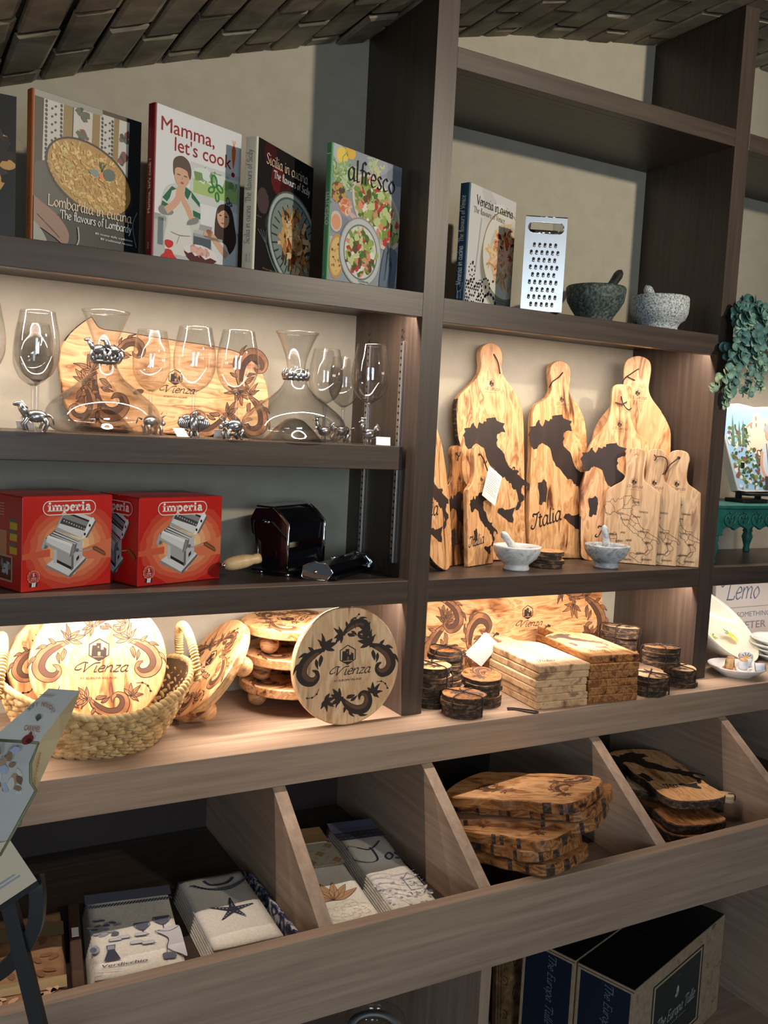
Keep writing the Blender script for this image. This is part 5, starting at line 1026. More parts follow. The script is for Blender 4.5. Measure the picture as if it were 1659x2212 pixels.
for k in range(11): a.rect(-.027, .030-k*.0055, (.027 if k % 4 else .01), .0312-k*.0055, C('printgrey', 150, 150, 150))
mb.build('hanging_card', b)
b = board('second small handled board, mostly hidden behind the one with the card', (.256, .178, lean(.014, 5)), (R_(-5), 0, R_(22)), ps, .014, OLIVE_DK, dsm, None, (0, .283, .0045)); cord(b, [(-.012, -.002, .286), (-.002, -.006, .278), (.008, -.004, .288)]); cord(b, [(-.002, -.005, .278), (-.01, -.006, .266)])
o6 = [(-.035, .075), (-.01, .03), (.03, .003), (.055, .0), (.072, .02), (.08, .09), (.078, .20), (.066, .29), (.05, .335), (.028, .385), (.0, .42), (-.02, .43), (-.045, .42), (-.05, .30), (-.052, .18)]
def d6(a):
    a.lim = (-.05, .075, .02, .42); italy(a, -.012, .20, .26, BURNI); a.lim = None; a.script('lia', -.012, .135, .022, BURN, .2, .3, .6, None, 'L', True)
board('live-edge board wedged in the left corner, half hidden by the upright', (.125, .088, lean(.02, 8)), (R_(-8), 0, R_(22)), cm(o6), .02, OLIVE, d6, lambda x, z: BARK if z < .08 and x < .05 else None)

# marble mortars and the loose coasters in front
cupm = [(0, 0), (.033, 0), (.034, .004), (.031, .012), (.034, .016), (.050, .030), (.059, .046), (.061, .058), (.0605, .061), (.055, .0612), (.052, .056), (.046, .036), (.03, .022), (0, .018)]
mortar('m', 'white marble mortar in front of the small board with the card', (.371, .092, zC), cupm, MARBLE, MARBLE, (.012, .0, .032), (-.060, -.012, .098), .0125, None, 'white marble pestle leaning out of the white marble mortar')
mortar('m', 'grey veined marble mortar in front of the small map boards', (.655, .072, zC), [(r*.98, z) for r, z in cupm], MARBLE_G, MARBLE_G, (.006, .0, .030), (.004, .022, .112), .0125, None, 'grey marble pestle standing up in the grey veined mortar')
def slab(R, t, rr, mat=OLIVE, top=False):
    out = [(R*(1+rr.uniform(-.035, .035))*cos(2*pi*k/26), R*(1+rr.uniform(-.035, .035))*sin(2*pi*k/26)) for k in range(26)]
    Tm = Matrix(((1, 0, 0, 0), (0, 0, 1, 0), (0, -1, 0, t), (0, 0, 0, 1)))     # lying flat, face up
    mb = MB().prism(cm(out, 2), t, mat, lambda x, z: BARK, .001, Tm)
    if top: a = Art(mb, (0, 0, t), (1, 0, 0), (0, 1, 0)); a.at(-.01, -.002, .5, R*1.25); spray(a, 1, None, .03); a.at()
    return mb
rr = random.Random(8)
for k in range(4):
    tag(slab(.043, .0105, rr).build('wooden_coaster', None, (.486+[0, .004, -.003, .003][k], .115+[0, -.002, .002, 0][k], zC+.0001+k*.0107)), ['bottom', 'second from bottom', 'third from bottom', 'top'][k]+' loose bark-edged coaster between the two marble mortars', 'coaster', 'loose coasters between the mortars')
# ------------------------------------------------------------------ middle bay on the counter: big board, board stacks, coaster bundles
def dbig(a):
    for x, y, an, k, fl in ((-.25, .13, R_(75), .13, -1), (-.26, .20, R_(-60), .10, 1), (-.17, .055, R_(60), .11, 1), (.20, .17, R_(70), .12, 1), (.25, .18, R_(-70), .13, 1), (.16, .205, R_(200), .10, -1), (.26, .06, R_(80), .11, -1)):
        a.at(x, y, an, k, fl); spray(a, 1, None, .0014/k)
    a.at(); badge(a, .03, .150, .04)
    rr_ = random.Random(4)
    a.l += 1; blobs(a, -.02, .228, .07, .022, 0, 60, [BURN, BURNG, BURNF, M('bark_inlay', S(70, 50, 34), .8)], rr_, .012)
ob = [(0, 0), (.28, .001), (.305, .02), (.312, .10), (.310, .20), (.30, .242), (.27, .250), (0, .252), (-.27, .250), (-.30, .235), (-.31, .1), (-.30, .01), (-.27, 0)]
board('big rectangular burned board leaning on the wall behind the board stacks', (.545, .275, lean(.02, 5, zK)), (R_(-5), 0, 0), cm(ob), .02, OLIVE_X, dbig)
LIE = lambda t: Matrix(((1, 0, 0, 0), (0, 0, 1, 0), (0, -1, 0, t), (0, 0, 0, 1)))      # lying flat, face up, long axis along y
def lying(label, loc, rz, out, t, mat, draw, side=None, hole=None, group=None, tilt=0):
    b = thing('cutting_board', label, 'cutting board', loc, (R_(tilt), 0, R_(rz)), group)
    if hole: out = keyhole(out, [(hole[0]+hole[2]*cos(2*pi*k/14), hole[1]+hole[2]*sin(2*pi*k/14)) for k in range(14)])
    mb = MB().prism(out, t, mat, side, .0022, LIE(t))
    if draw: draw(Art(mb, (0, 0, t), (1, 0, 0), (0, 1, 0)))
    mb.build('board', b); return b
def dst(m):
    def f(a):
        italy(a, -.005, .15, .175, m, m is None, .0009); a.at(-.025, .038, .0); a.script('Italia', 0, 0, .012, BURN if m is None else BURNF, .2, .3, .6, None, 'C', True); a.at()
    return f
pk = paddle(.148, .235, .112, .052, 3); ORD = ['bottom', 'second', 'third', 'fourth', 'fifth', 'top']
rs = random.Random(2)
PALE2 = NM('pale_olive_side', [(.3, S(120, 92, 70)), (.45, S(190, 152, 112)), (.6, S(206, 172, 132)), (.7, S(140, 108, 84))], (4, 4, 5), 2, 4, 0, .5, 0, wave=(4, 1.6))
for s_, (bx, by, rz, tk, nm) in enumerate(((.401, -.080, -5, .0172, 'pale left'), (.561, -.086, -7, .0192, 'darker right'))):
    for k in range(6):
        t = tk; top = k == 5; dx = (.004 if top else rs.uniform(-.004, .003)); dr = 0 if not top else (-1 if s_ else 0)
        m = [OLIVE_Y, PALE_Y, OLIVE_Y, PALE_Y, OLIVE_DKY, PALE_Y][k] if s_ == 0 else [OLIVE_DKY, OLIVE_DKY, OLIVE_Y, OLIVE_DKY, OLIVE_DKY, OLIVE_Y][k]
        b = lying('%s handled board of the %s stack on the counter' % (ORD[k], nm) + ((', showing a line map' if s_ == 0 else ', showing a filled map') if top else ''), (bx+dx, by+(.006 if top and s_ else 0), zK+.0001+k*(t+.0006)), rz+dr, pk, t, m, dst(None if s_ == 0 else BURNI2) if top else None, (lambda x, z: PALE2) if s_ == 0 else (lambda x, z: OLIVE_DKY), (0, .322, .005), 'boards of the %s stack' % nm)
        if top: cord(b, [(0, .322, t*.5), (.004, .315, t+.004), (-.014, .300, t+.006), (-.024, .296, t+.002)]); cord(b, [(.010, .329, t+.002), (.0, .319, t+.006), (-.006, .311, t+.004)])
        if top and s_ == 0:
            mb = MB(); T = Matrix.Translation((-.062, .272, -.008)) @ Matrix.Rotation(R_(-28), 4, 'Z') @ Matrix.Rotation(R_(34), 4, 'Y') @ Matrix.Rotation(R_(8), 4, 'X')
            for q in range(2): mb.box(-.030, .022, q*.004, q*.004+.0006, -.045, .035, WHITE, 0, T @ Matrix.Rotation(R_(6*q), 4, 'Y'))
            mb.build('hanging_card', b)
# bundles of bark-edged coasters tied with cord
def bundle(label, loc, rz, R=.047, t=.0115, n=4, tilt=(0, 0), tie=True):
    b = thing('coaster_bundle', label, 'coasters', loc, (R_(tilt[0]), R_(tilt[1]), R_(rz)), 'tied coaster bundles')
    rr_ = random.Random(int(loc[0]*1000)+int(loc[2]*977)); H = n*(t+.0004)
    for k in range(n):
        dx, dy = rr_.uniform(-.003, .003), rr_.uniform(-.003, .003)
        slab(R*rr_.uniform(.94, 1.02), t, rr_, [OLIVE, OLIVE_DK, PALE][rr_.randrange(3)], k == n-1).build('coaster', b, (dx, dy, k*(t+.0004)), (0, 0, rr_.uniform(0, 6)))
    if tie:
        q = R*1.06; P = [(-q, 0, -.0), (-q, 0, H*.5), (-q*.97, 0, H), (-.4*q, 0, H+.0035), (0, 0, H+.004), (.4*q, 0, H+.0035), (q*.97, 0, H), (q, 0, H*.5), (q, 0, 0)]
        mb = MB(); mb.tube([tuple(p) for p in catmull([(x, y, max(z, .0018)) for x, y, z in P], 3)], .0016, CORD, 6); mb.tube([tuple(p) for p in catmull([(y, x, max(z, .0018)) for x, y, z in P], 3)], .0016, CORD, 6)
        mb.ball((0, 0, H+.0055), .0034, CORD, (1.3, 1, .8)); mb.tube([(0, 0, H+.005), (.012, .014, H+.005), (.024, .018, H+.0025)], .0015, CORD, 6); mb.build('cord', b)
    return b
bundle('coaster bundle at the front by the upright, a burned curl on its top disc', (.142, -.034, zK), 30, .049, .0118)
bundle('lower coaster bundle directly behind the upright post', (.116, .062, zK), 70, .047, .0115)
bundle('upper coaster bundle directly behind the upright post, cord across its top', (.116, .064, zK+.0476), 15, .048, .0115, 4)
bundle('lower coaster bundle beside the pale board stack, a loose cord end in front', (.238, .020, zK), 50, .046, .0118, 4, (0, 0), False)
bundle('upper tilted coaster pair beside the pale board stack, untied', (.232, .020, zK+.0500), 10, .050, .0105, 2, (4, -3), False)
bundle('lowest coaster bundle at the back left before the big burned board', (.225, .168, zK), 80, .045, .0118, 4)
bundle('top coaster bundle at the back left before the big burned board', (.225, .168, zK+.053), 20, .046, .0118, 4)
bundle('thick coaster bundle on top at the back right beside the side panel', (.826, .178, zK+.0565), 35, .054, .0155, 4, (0, 5))
bundle('lower coaster bundle at the back right beside the side panel', (.828, .180, zK), 60, .052, .012, 4)
bundle('coaster bundle front right, nearest the darker board stack', (.714, -.058, zK), 40, .047, .0125, 4)
bundle('coaster bundle on the counter at the foot of the right upright', (.862, -.022, zK), 10, .046, .0115, 4)
bundle('coaster bundle balanced on two others beside the right upright', (.795, -.012, zK+.0575), 60, .049, .0118, 4, (0, 5))
lc = MB().tube([tuple(p) for p in catmull([(.268, -.042, .9022), (.282, -.046, .9022), (.308, -.070, .9022), (.322, -.090, .9022), (.306, -.0945, .9022), (.28, -.058, .9022), (.262, -.052, .9022)], 6)], .0018, CORD, 8)
tag(lc.build('loose_cord'), 'loose dark cord loop lying on the counter before the pale board stack', 'cord')
# ------------------------------------------------------------------ right bay: riser, plaque, garland, lemon ware
TEAL = NM('teal_paint', [(.3, S(22, 84, 78)), (.6, S(34, 104, 96)), (.75, S(52, 124, 114))], (1, 1, 1), 30, 4, 0, .45, .15)
rs_ = thing('riser', 'small carved teal painted wooden stool in the right bay', 'stool', (1.02, .035, zC))
MB().box(0, .42, 0, .235, .160, .172, TEAL, .003).build('top', rs_)
def turned(x, y):
    pr_ = [(0, 0), (.010, 0), (.012, .006), (.009, .02), (.013, .034), (.0175, .05), (.013, .064), (.0165, .070), (.013, .075), (.016, .083)]
    mb = MB().lathe(pr_+[(0, .083)], TEAL, 20, Matrix.Translation((x, y, 0))); mb.box(x-.018, x+.018, y-.018, y+.018, .083, .160, TEAL, .002); mb.build('leg', rs_)
for x, y in ((.02, .022), (.40, .022), (.02, .213), (.40, .213)): turned(x, y)
def apron(T, L):
    top = [(L-i*L/44, .16) for i in range(45)]; bot = [(i*L/44, .098+.010*abs(sin(pi*i*L/44/.055))) for i in range(45)]
    mb = MB().prism(bot+top, .012, TEAL, None, .0015, T)
    n = int(L/.055)
    for k in range(n):
        x = (k+.5)*L/n
        for s_ in (-1, 1):
            mb.tube([T @ Vector(p) for p in catmull([(x, -.0012, .110), (x+s_*.017, -.0012, .118), (x+s_*.021, -.0012, .132), (x+s_*.011, -.0012, .142), (x+s_*.006, -.0012, .132)], 4)], .0035, TEAL, 6)
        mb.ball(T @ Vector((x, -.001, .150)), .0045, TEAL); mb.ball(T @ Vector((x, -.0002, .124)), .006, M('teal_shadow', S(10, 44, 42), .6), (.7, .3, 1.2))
    mb.build('apron', rs_)
apron(Matrix.Translation((.038, .008, 0)), .345)
apron(Matrix(((0, 1, 0, .008), (-1, 0, 0, .195), (0, 0, 1, 0), (0, 0, 0, 1))), .155)
# photo plaque on a black easel
es = thing('easel', 'black display easel on the teal stool holding the photo plaque', 'easel', (1.262, .13, zC+.172))
mb = MB()
mb.box(-.055, .055, -.03, .04, 0, .012, BLACK, .002); mb.box(-.05, -.036, -.008, .006, .01, .12, BLACK, .001); mb.box(.036, .05, -.008, .006, .01, .12, BLACK, .001); mb.box(-.05, .05, -.006, .004, .06, .075, BLACK, .001); mb.box(-.05, .05, -.045, -.008, .022, .03, BLACK, .001)
mb.build('frame', es); MB().tube([(.0, .03, .012), (0, .036, .05), (0, .02, .11)], .005, BLACK, 8).build('back_strut', es)
pq = thing('photo_plaque', 'thick bark-edged wooden plaque printed with a photo of a man in a garden', 'plaque', (1.268, .106, zC+.2035), (R_(-9), 0, R_(-6)))
po = [(-.072, .004), (-.04, -.0), (.05, .002), (.12, .0), (.125, .13), (.122, .262), (.06, .266), (0, .262), (-.06, .270), (-.125, .262), (-.128, .20), (-.10, .10)]
mb = MB().prism(po, .03, M('plaque_side', S(214, 204, 190), .5), lambda x, z: BARK if z < .01 or z > .255 else None, .002)
a = Art(mb, (0, 0, 0), (1, 0, 0), (0, 0, 1), (-.128, .124, .003, .262)); rgp = random.Random(5)
def inplaque(z): return -.072-.056*min(1, max(0, (z-.004)/.2))
a.poly([(-.070, .008), (.118, .006), (.12, .256), (-.12, .256), (-.122, .20), (-.096, .10)], C('photo_sky', 150, 190, 222), 0, True)
a.poly([(-.03, .15), (-.03, .20), (-.01, .21), (-.005, .24), (.02, .245), (.03, .225), (.06, .23), (.06, .20), (.118, .21), (.118, .12), (-.03, .12)], C('photo_villa', 226, 208, 186), 0, True)
for x, z in ((-.012, .20), (.008, .205), (.008, .225), (.045, .205), (.075, .19)): a.rect(x-.003, z-.006, x+.003, z+.006, C('photo_window', 150, 130, 112), True)
a.poly([(-.03, .20), (-.008, .214), (-.006, .208), (-.03, .194)], C('photo_roof', 196, 142, 104), 0, True)
for k in range(260):
    z = rgp.uniform(.012, .20); lo = inplaque(z)+.012; x = rgp.uniform(lo, .03 if z > .03 else .11)
    if x > -.02 and z > .13: continue
    a.l += .1; a.ell(x, z, rgp.uniform(.003, .009), rgp.uniform(.003, .008), rgp.choice([C('photo_g1', 76, 100, 56), C('photo_g2', 118, 140, 84), C('photo_g3', 52, 72, 44), C('photo_w', 214, 214, 204), C('photo_r', 128, 80, 62)]), rgp.uniform(0, 3), 8)
for x, h_ in ((-.085, .235), (-.06, .215), (-.045, .22)): a.poly([(x-.007, .14), (x+.007, .14), (x+.001, h_)], C('photo_cyp', 92, 116, 84), 0, True)
sh_ = C('photo_shirt', 196, 206, 216); a.poly([(.022, .05), (.028, .13), (.046, .152), (.075, .152), (.098, .13), (.10, .05)], sh_, 4, True); a.ell(.058, .178, .015, .020, C('photo_face', 206, 158, 130), 0, up=True); a.poly([(.040, .188), (.045, .205), (.06, .211), (.076, .203), (.078, .188)], C('photo_cap', 168, 172, 178), 4, True)
a.rib([(.028, .125), (.024, .085), (.034, .055), (.05, .045)], .011, C('photo_face', 206, 158, 130), up=True); a.rib([(.046, .15), (.05, .10), (.052, .05)], .004, C('photo_strap', 120, 90, 70), up=True); a.rect(.036, .008, .104, .05, C('photo_trouser', 66, 62, 64), True)
mb.build('plaque', pq)
# eucalyptus garland hanging over the edge of the shelf above
EU = [NM('eucalyptus_%d' % k, [(.3, S(*c)), (.7, S(*[min(255, q+26) for q in c]))], (1, 1, 1), 20, 2, 0, .6) for k, c in enumerate(((64, 108, 106), (92, 134, 124), (132, 166, 142), (176, 198, 160)))]
ga = thing('garland', 'grey-green eucalyptus garland hanging down at the right upright', 'garland', (.962, -.020, 1.925))
rgq = random.Random(9); stem = M('stem_green', S(104, 118, 92), .6)
def leafdisc(mb, p, d, r, m):
    n = Vector((rgq.uniform(-.6, .6), -1, rgq.uniform(-.2, .9))).normalized(); d = (d-n*d.dot(n)).normalized(); s_ = d.cross(n); vs = []; k = 12
    for i in range(k):
        t = 2*pi*i/k; q = Vector(p)+d*(r+r*1.05*cos(t))+s_*(r*.95*sin(t)); q += n*(.18*r*sin(t)**2); vs.append(q)
    c0 = Vector(p)+d*r-n*(.05*r); o = n*.0006
    mb.add(vs+[c0]+[v-o for v in vs]+[c0-o], [[i, (i+1) % k, k] for i in range(k)]+[[k+1+(i+1) % k, k+1+i, 2*k+1] for i in range(k)]+[[i, k+1+i, k+1+(i+1) % k, (i+1) % k] for i in range(k)], m, True)
SPR = [[(.03, 0, .0), (.0, -.03, -.06), (-.03, -.04, -.14), (-.05, -.045, -.20), (-.062, -.05, -.262)], [(.04, 0, -.06), (.0, -.04, -.13), (-.05, -.06, -.165), (-.10, -.07, -.195), (-.150, -.075, -.232)],
       [(.05, 0, 0), (.03, -.03, -.08), (.02, -.04, -.17), (.005, -.045, -.23)], [(.07, .01, .01), (.08, -.02, -.06), (.085, -.03, -.16), (.08, -.035, -.215)], [(.0, 0, -.02), (.02, -.03, -.06), (.05, -.05, -.12), (.045, -.055, -.17)],
       [(.05, 0, .01), (.09, -.01, -.04), (.12, -.02, -.10)], [(.06, 0, 0), (.10, .0, -.02), (.14, .0, -.08)], [(-.01, -.01, -.10), (-.05, -.06, -.19), (-.09, -.07, -.245)], [(.02, 0, -.01), (.0, -.03, -.03), (-.012, -.03, -.07)], [(.03, 0, .02), (.06, -.03, .0), (.08, -.035, -.04)]]
mst = MB()
SPR += [[tuple(v+rgq.uniform(-.016, .016) for v in p) for p in s_] for s_ in SPR[2:]+SPR[:1]+SPR[8:]]
for q, pts in enumerate(SPR):
    P = catmull([Vector(p) for p in pts], 8); mst.tube([tuple(p) for p in P], lambda t: .0016-.0009*t, stem, 6); mb = MB(); L = len(P)
    for i in range(1, L, 2):
        t = i/L; d = (P[min(i+1, L-1)]-P[i-1]).normalized(); r = (.0135-.006*t)*rgq.uniform(.85, 1.15)
        tip = q in (1, 7) or t > .8
        for s_ in (-1, 1):
            w = d.cross(Vector((0, -1, 0))).normalized()*s_; dd = (w*.9+d*.45+Vector((0, rgq.uniform(-.5, .1), 0))).normalized()
            leafdisc(mb, P[i], dd, r, EU[min(3, max(0, int(t*2.6+rgq.uniform(-.8, .9))+(1 if q == 1 and t > .5 else 0)))])
    leafdisc(mb, P[-1], (P[-1]-P[-2]).normalized(), .007, EU[3]); mb.build('leaf_spray', ga)
mst.tube([(-.02, .03, .0), (.06, .01, .012), (.15, .04, .0), (.24, .07, -.04), (.33, .08, -.074)], .003, stem, 6); mst.build('stem', ga)
# lemon pottery on the counter
CER = M('cream_glaze', S(240, 234, 216), .12, 0, .5); CERW = M('white_glaze', S(238, 238, 236), .12, 0, .5); LEM = C('lemon_paint', 232, 206, 76); LEMG = C('lemon_leaf', 122, 150, 70); LEMW = C('lemon_light', 240, 226, 140)
def lemons(a, x, y, s, an):
    a.at(x, y, an, s); a.ell(0, 0, 1.0, .72, LEM, 0, 24, True); a.ell(-.2, .18, .5, .3, LEMW, 0, 18, True); a.poly([(.9, .15), (1.25, .0), (.9, -.2)], LEM)
    for q, d in ((-.9, .9), (-.2, 1.3), (.6, 1.1)): a.poly([(.8, .2), (.8+d*cos(q)*.6-.2*sin(q), .2+d*sin(q)*.6+.2*cos(q)), (.8+d*cos(q), .2+d*sin(q)), (.8+d*cos(q)*.6+.2*sin(q), .2+d*sin(q)*.6-.2*cos(q))], LEMG, 0, True)
    a.at()
bw = thing('serving_bowl', 'large cream bowl painted with lemons tipped up against the right side of the upright', 'bowl', (1.225, .15, zK+.1055), up2((.197, -.576, .675), (.946, .32, 0)))
prb = [(0, .062), (.05, .062), (.055, .066), (.06, .060), (.11, .044), (.135, .012), (.140, .0), (.137, -.002), (.131, .008), (.105, .036), (.05, .051), (0, .053)]
Tb = Matrix(((1, 0, 0, 0), (0, 0, 1, 0), (0, 1, 0, 0), (0, 0, 0, 1)))      # bowl opens towards local -y
mb = MB().lathe(prb, CER, 56, Tb)
a = Art(mb, (0, .040, 0), (1, 0, 0), (0, 0, 1)); 
for th in (188, 80, -30):
    a.o = Vector((0, .028, 0)); lemons(a, .075*cos(R_(th)), .075*sin(R_(th)), .021, R_(th+150))
mb.build('bowl', bw)
def plate(label, z, x, y, R, draw=None):
    p = thing('side_plate', label, 'plate', (x, y, z), (0, 0, 0), 'stacked lemon plates'); mb = MB().lathe([(0, 0), (R*.6, 0), (R*.63, .004), (R*.95, .016), (R, .020), (R*.98, .022), (R*.93, .019), (R*.6, .007), (0, .006)], CERW, 48)
    if draw: a = Art(mb, (0, 0, .0075), (1, 0, 0), (0, 1, 0)); lemons(a, -.02, -.02, .024, .3); lemons(a, .03, .02, .02, 1.5)
    mb.build('dish', p)
for k in range(4): plate(['bottom', 'second', 'third', 'top'][k]+' plate of the white lemon plates stacked at the right edge', zK+k*.0145, 1.405+(.006 if k % 2 else 0), .085, .088, k == 3)
st = thing('dish', 'small white dish holding bottle stoppers on the counter right of the upright', 'dish', (1.108, -.006, zK))
MB().lathe([(0, 0), (.046, 0), (.048, .004), (.066, .014), (.079, .026), (.080, .029), (.077, .029), (.064, .018), (.045, .008), (0, .007)], CERW, 48).build('dish_bowl', st)
CORK = NM('cork', [(.3, S(160, 118, 74)), (.5, S(196, 156, 108)), (.7, S(214, 178, 130))], (1, 1, 1), 120, 3, 0, .8); LBL = C('stopper_label', 206, 214, 226)
def stopper(label, x, y, z, rot, kind):
    s_ = thing('bottle_stopper', label, 'bottle stopper', (1.108+x, -.006+y, zK+z), rot, 'bottle stoppers in the small dish')
    MB().lathe([(0, 0), (.0125, 0), (.0105, .028), (0, .028)], CORK, 20).build('cork', s_)
    if kind == 'cup': MB().lathe([(0, -.006), (.019, -.006), (.020, -.003), (.018, 0), (0, 0)], M('stopper_pink', S(214, 160, 130), .3), 24).build('cap', s_)
    elif kind == 'label':
        MB().lathe([(.0129, .002), (.0112, .026), (.0109, .026)], LBL, 20).build('label_band', s_); MB().lathe([(0, -.007), (.017, -.007), (.019, -.004), (.017, 0), (0, 0)], CERW, 24).build('cap', s_)
    else:
        mb = MB().lathe([(0, -.008), (.017, -.008), (.021, -.004), (.019, 0), (0, 0)], CERW, 28); a = Art(mb, (0, 0, -.0081), (1, 0, 0), (0, -1, 0))
        for k in range(10): a.rib([(.008*cos(.628*k), .008*sin(.628*k)), (.016*cos(.628*k), .016*sin(.628*k))], .002, C('daisy_line', 70, 84, 120), 0)
        a.ell(0, 0, .008, .008, C('daisy_yellow', 226, 200, 70), 0, 14, True); mb.build('cap', s_)
stopper('cork stopper standing at the left of the small dish', -.040, -.006, .0215, (0, 0, 0), 'cup')
stopper('labelled stopper tipped left of the middle of the small dish', -.006, -.026, .026, (R_(8), R_(-14), .3), 'label')
stopper('cork stopper standing at the back of the small dish', .002, .024, .0165, (0, 0, 0), 'cup')
stopper('stopper with a grey label standing at the right of the small dish', .028, -.010, .023, (0, R_(5), 0), 'label')
stopper('small stopper lying at the front of the small dish', .024, -.044, .030, (R_(80), 0, .6), 'label')
stopper('stopper with a daisy cap turned to the room at the right of the dish', .050, .012, .043, (R_(-95), 0, R_(-30)), 'daisy')
# lemon sign behind
sg = thing('sign', 'pale wooden sign about lemons leaning behind the cream bowl', 'sign', (1.50, .285, zK+.001), (R_(-3), 0, 0))
mb = MB().prism([(-.15, 0), (.2, 0), (.2, .248), (-.15, .248)], .014, M('sign_pale', S(206, 200, 194), .6), None, .0015); a = Art(mb, (0, 0, 0), (1, 0, 0), (0, 0, 1), (-.149, .199, .002, .246)); blu = C('sign_blue', 92, 106, 132); gry = C('sign_grey', 128, 128, 134)
a.script('Lemo', -.10, .145, .040, blu, .13, .25, .5, None, 'L', True); a.script('n', .135, .145, .040, blu, .13, .25, .5); a.rib([(-.10, .215), (-.125, .205), (-.12, .19), (-.105, .20)], .005, blu)
a.ell(.06, .232, .022, .018, C('sign_lemon', 218, 178, 118), 0, up=True); a.rib([(-.09, .118), (.19, .118)], .002, gry, 0); a.text('MAKE SOMETHING', -.13, .085, .017, blu, 0, 0, .25, 'L', True); a.text('SWEETER', -.10, .045, .024, gry, .01, 0, .20, 'L', True); a.rib([(-.16, .235), (-.14, .243), (-.125, .235), (-.115, .22)], .006, blu)
mb.build('board', sg)
MB_ = None
# ------------------------------------------------------------------ linens and boards in the slanted bins
LIN = NM('linen_white', [(.3, S(206, 200, 188)), (.7, S(222, 217, 206))], (1, 1, 1), 220, 2, 0, .9, .15)
NAVY = C('weave_navy', 46, 48, 64); NAVY2 = C('weave_slate', 92, 96, 112); TAN = C('weave_tan', 176, 138, 98); TAN2 = C('weave_tan2', 142, 112, 78); INKB = C('weave_ink', 62, 64, 82); PALEB = C('weave_pale', 150, 152, 164)
def towel(label, loc, rz, w, l, folds, draw, mat=LIN, wave=0.0, edge=None, group='folded kitchen towels'):
    """folded cloth: rounded layers; top sheet carries the woven picture"""
    b = thing('kitchen_towel', label, 'towel', loc, (0, 0, R_(rz)), group); t = .0058; n = 14
    zf = lambda y: wave*abs(sin(y/l*7.0))*(y/l)
    for k in range(folds):
        mb = MB(); ix = .0015*k
        vs = []; nx = 10; ny = 22
        for j in range(ny+1):
            y = l*j/ny
            for i in range(nx+1):
                x = -w/2+ix+(w-2*ix)*i/nx; e = min(1, min(i, nx-i)*.9, min(j, ny-j)*.9); vs.append((x, y, k*t+t*(.55+.45*e)+zf(y)+.0006*sin(x*60+y*37+k)))
        N = (nx+1)*(ny+1)
        vs += [(x, y, k*t+(t*.1 if (i_ % (nx+1)) in (0, nx) else 0)+zf(y)) for i_, (x, y, z) in enumerate(vs)]
        f = []
        for j in range(ny):
            for i in range(nx):
                q = j*(nx+1)+i; f.append([q, q+1, q+nx+2, q+nx+1]); f.append([N+q, N+q+nx+1, N+q+nx+2, N+q+1])
        br = [i for i in range(nx+1)]+[(j+1)*(nx+1)-1 for j in range(1, ny+1)]+[ny*(nx+1)+i for i in range(nx-1, -1, -1)]+[j*(nx+1) for j in range(ny-1, 0, -1)]
        f += [[br[i], N+br[i], N+br[(i+1) % len(br)], br[(i+1) % len(br)]] for i in range(len(br))]
        mb.add(vs, f, edge if (edge and k == folds-1 and False) else mat, True)
        if k == folds-1 and draw:
            m2 = MB(); a = Art(m2, (0, 0, 0), (1, 0, 0), (0, 1, 0), (-w/2+.003, w/2-.003, .003, l-.003)); draw(a, w, l); 
            for i_, v in enumerate(m2.v): m2.v[i_] = (v[0], v[1], (k+1)*t+.0012+zf(v[1])+v[2])
            mb.v_off = len(mb.v); mb.add(m2.v, [], mat)
            for ff, mi_ in zip(m2.f, m2.m): mb.f.append([q+mb.v_off for q in ff]); mb.m.append(mb.mi(m2.mats[mi_])); mb.s.append(False)
        mb.build('fold', b)
    return b
def cells(a, x0, x1, y0, y1, m, step=.02):      # fills a long strip in short pieces so it follows the cloth
    y = y0
    while y < y1-1e-6: q = min(y+step, y1); a.rect(x0, y, x1, q, m); y = q
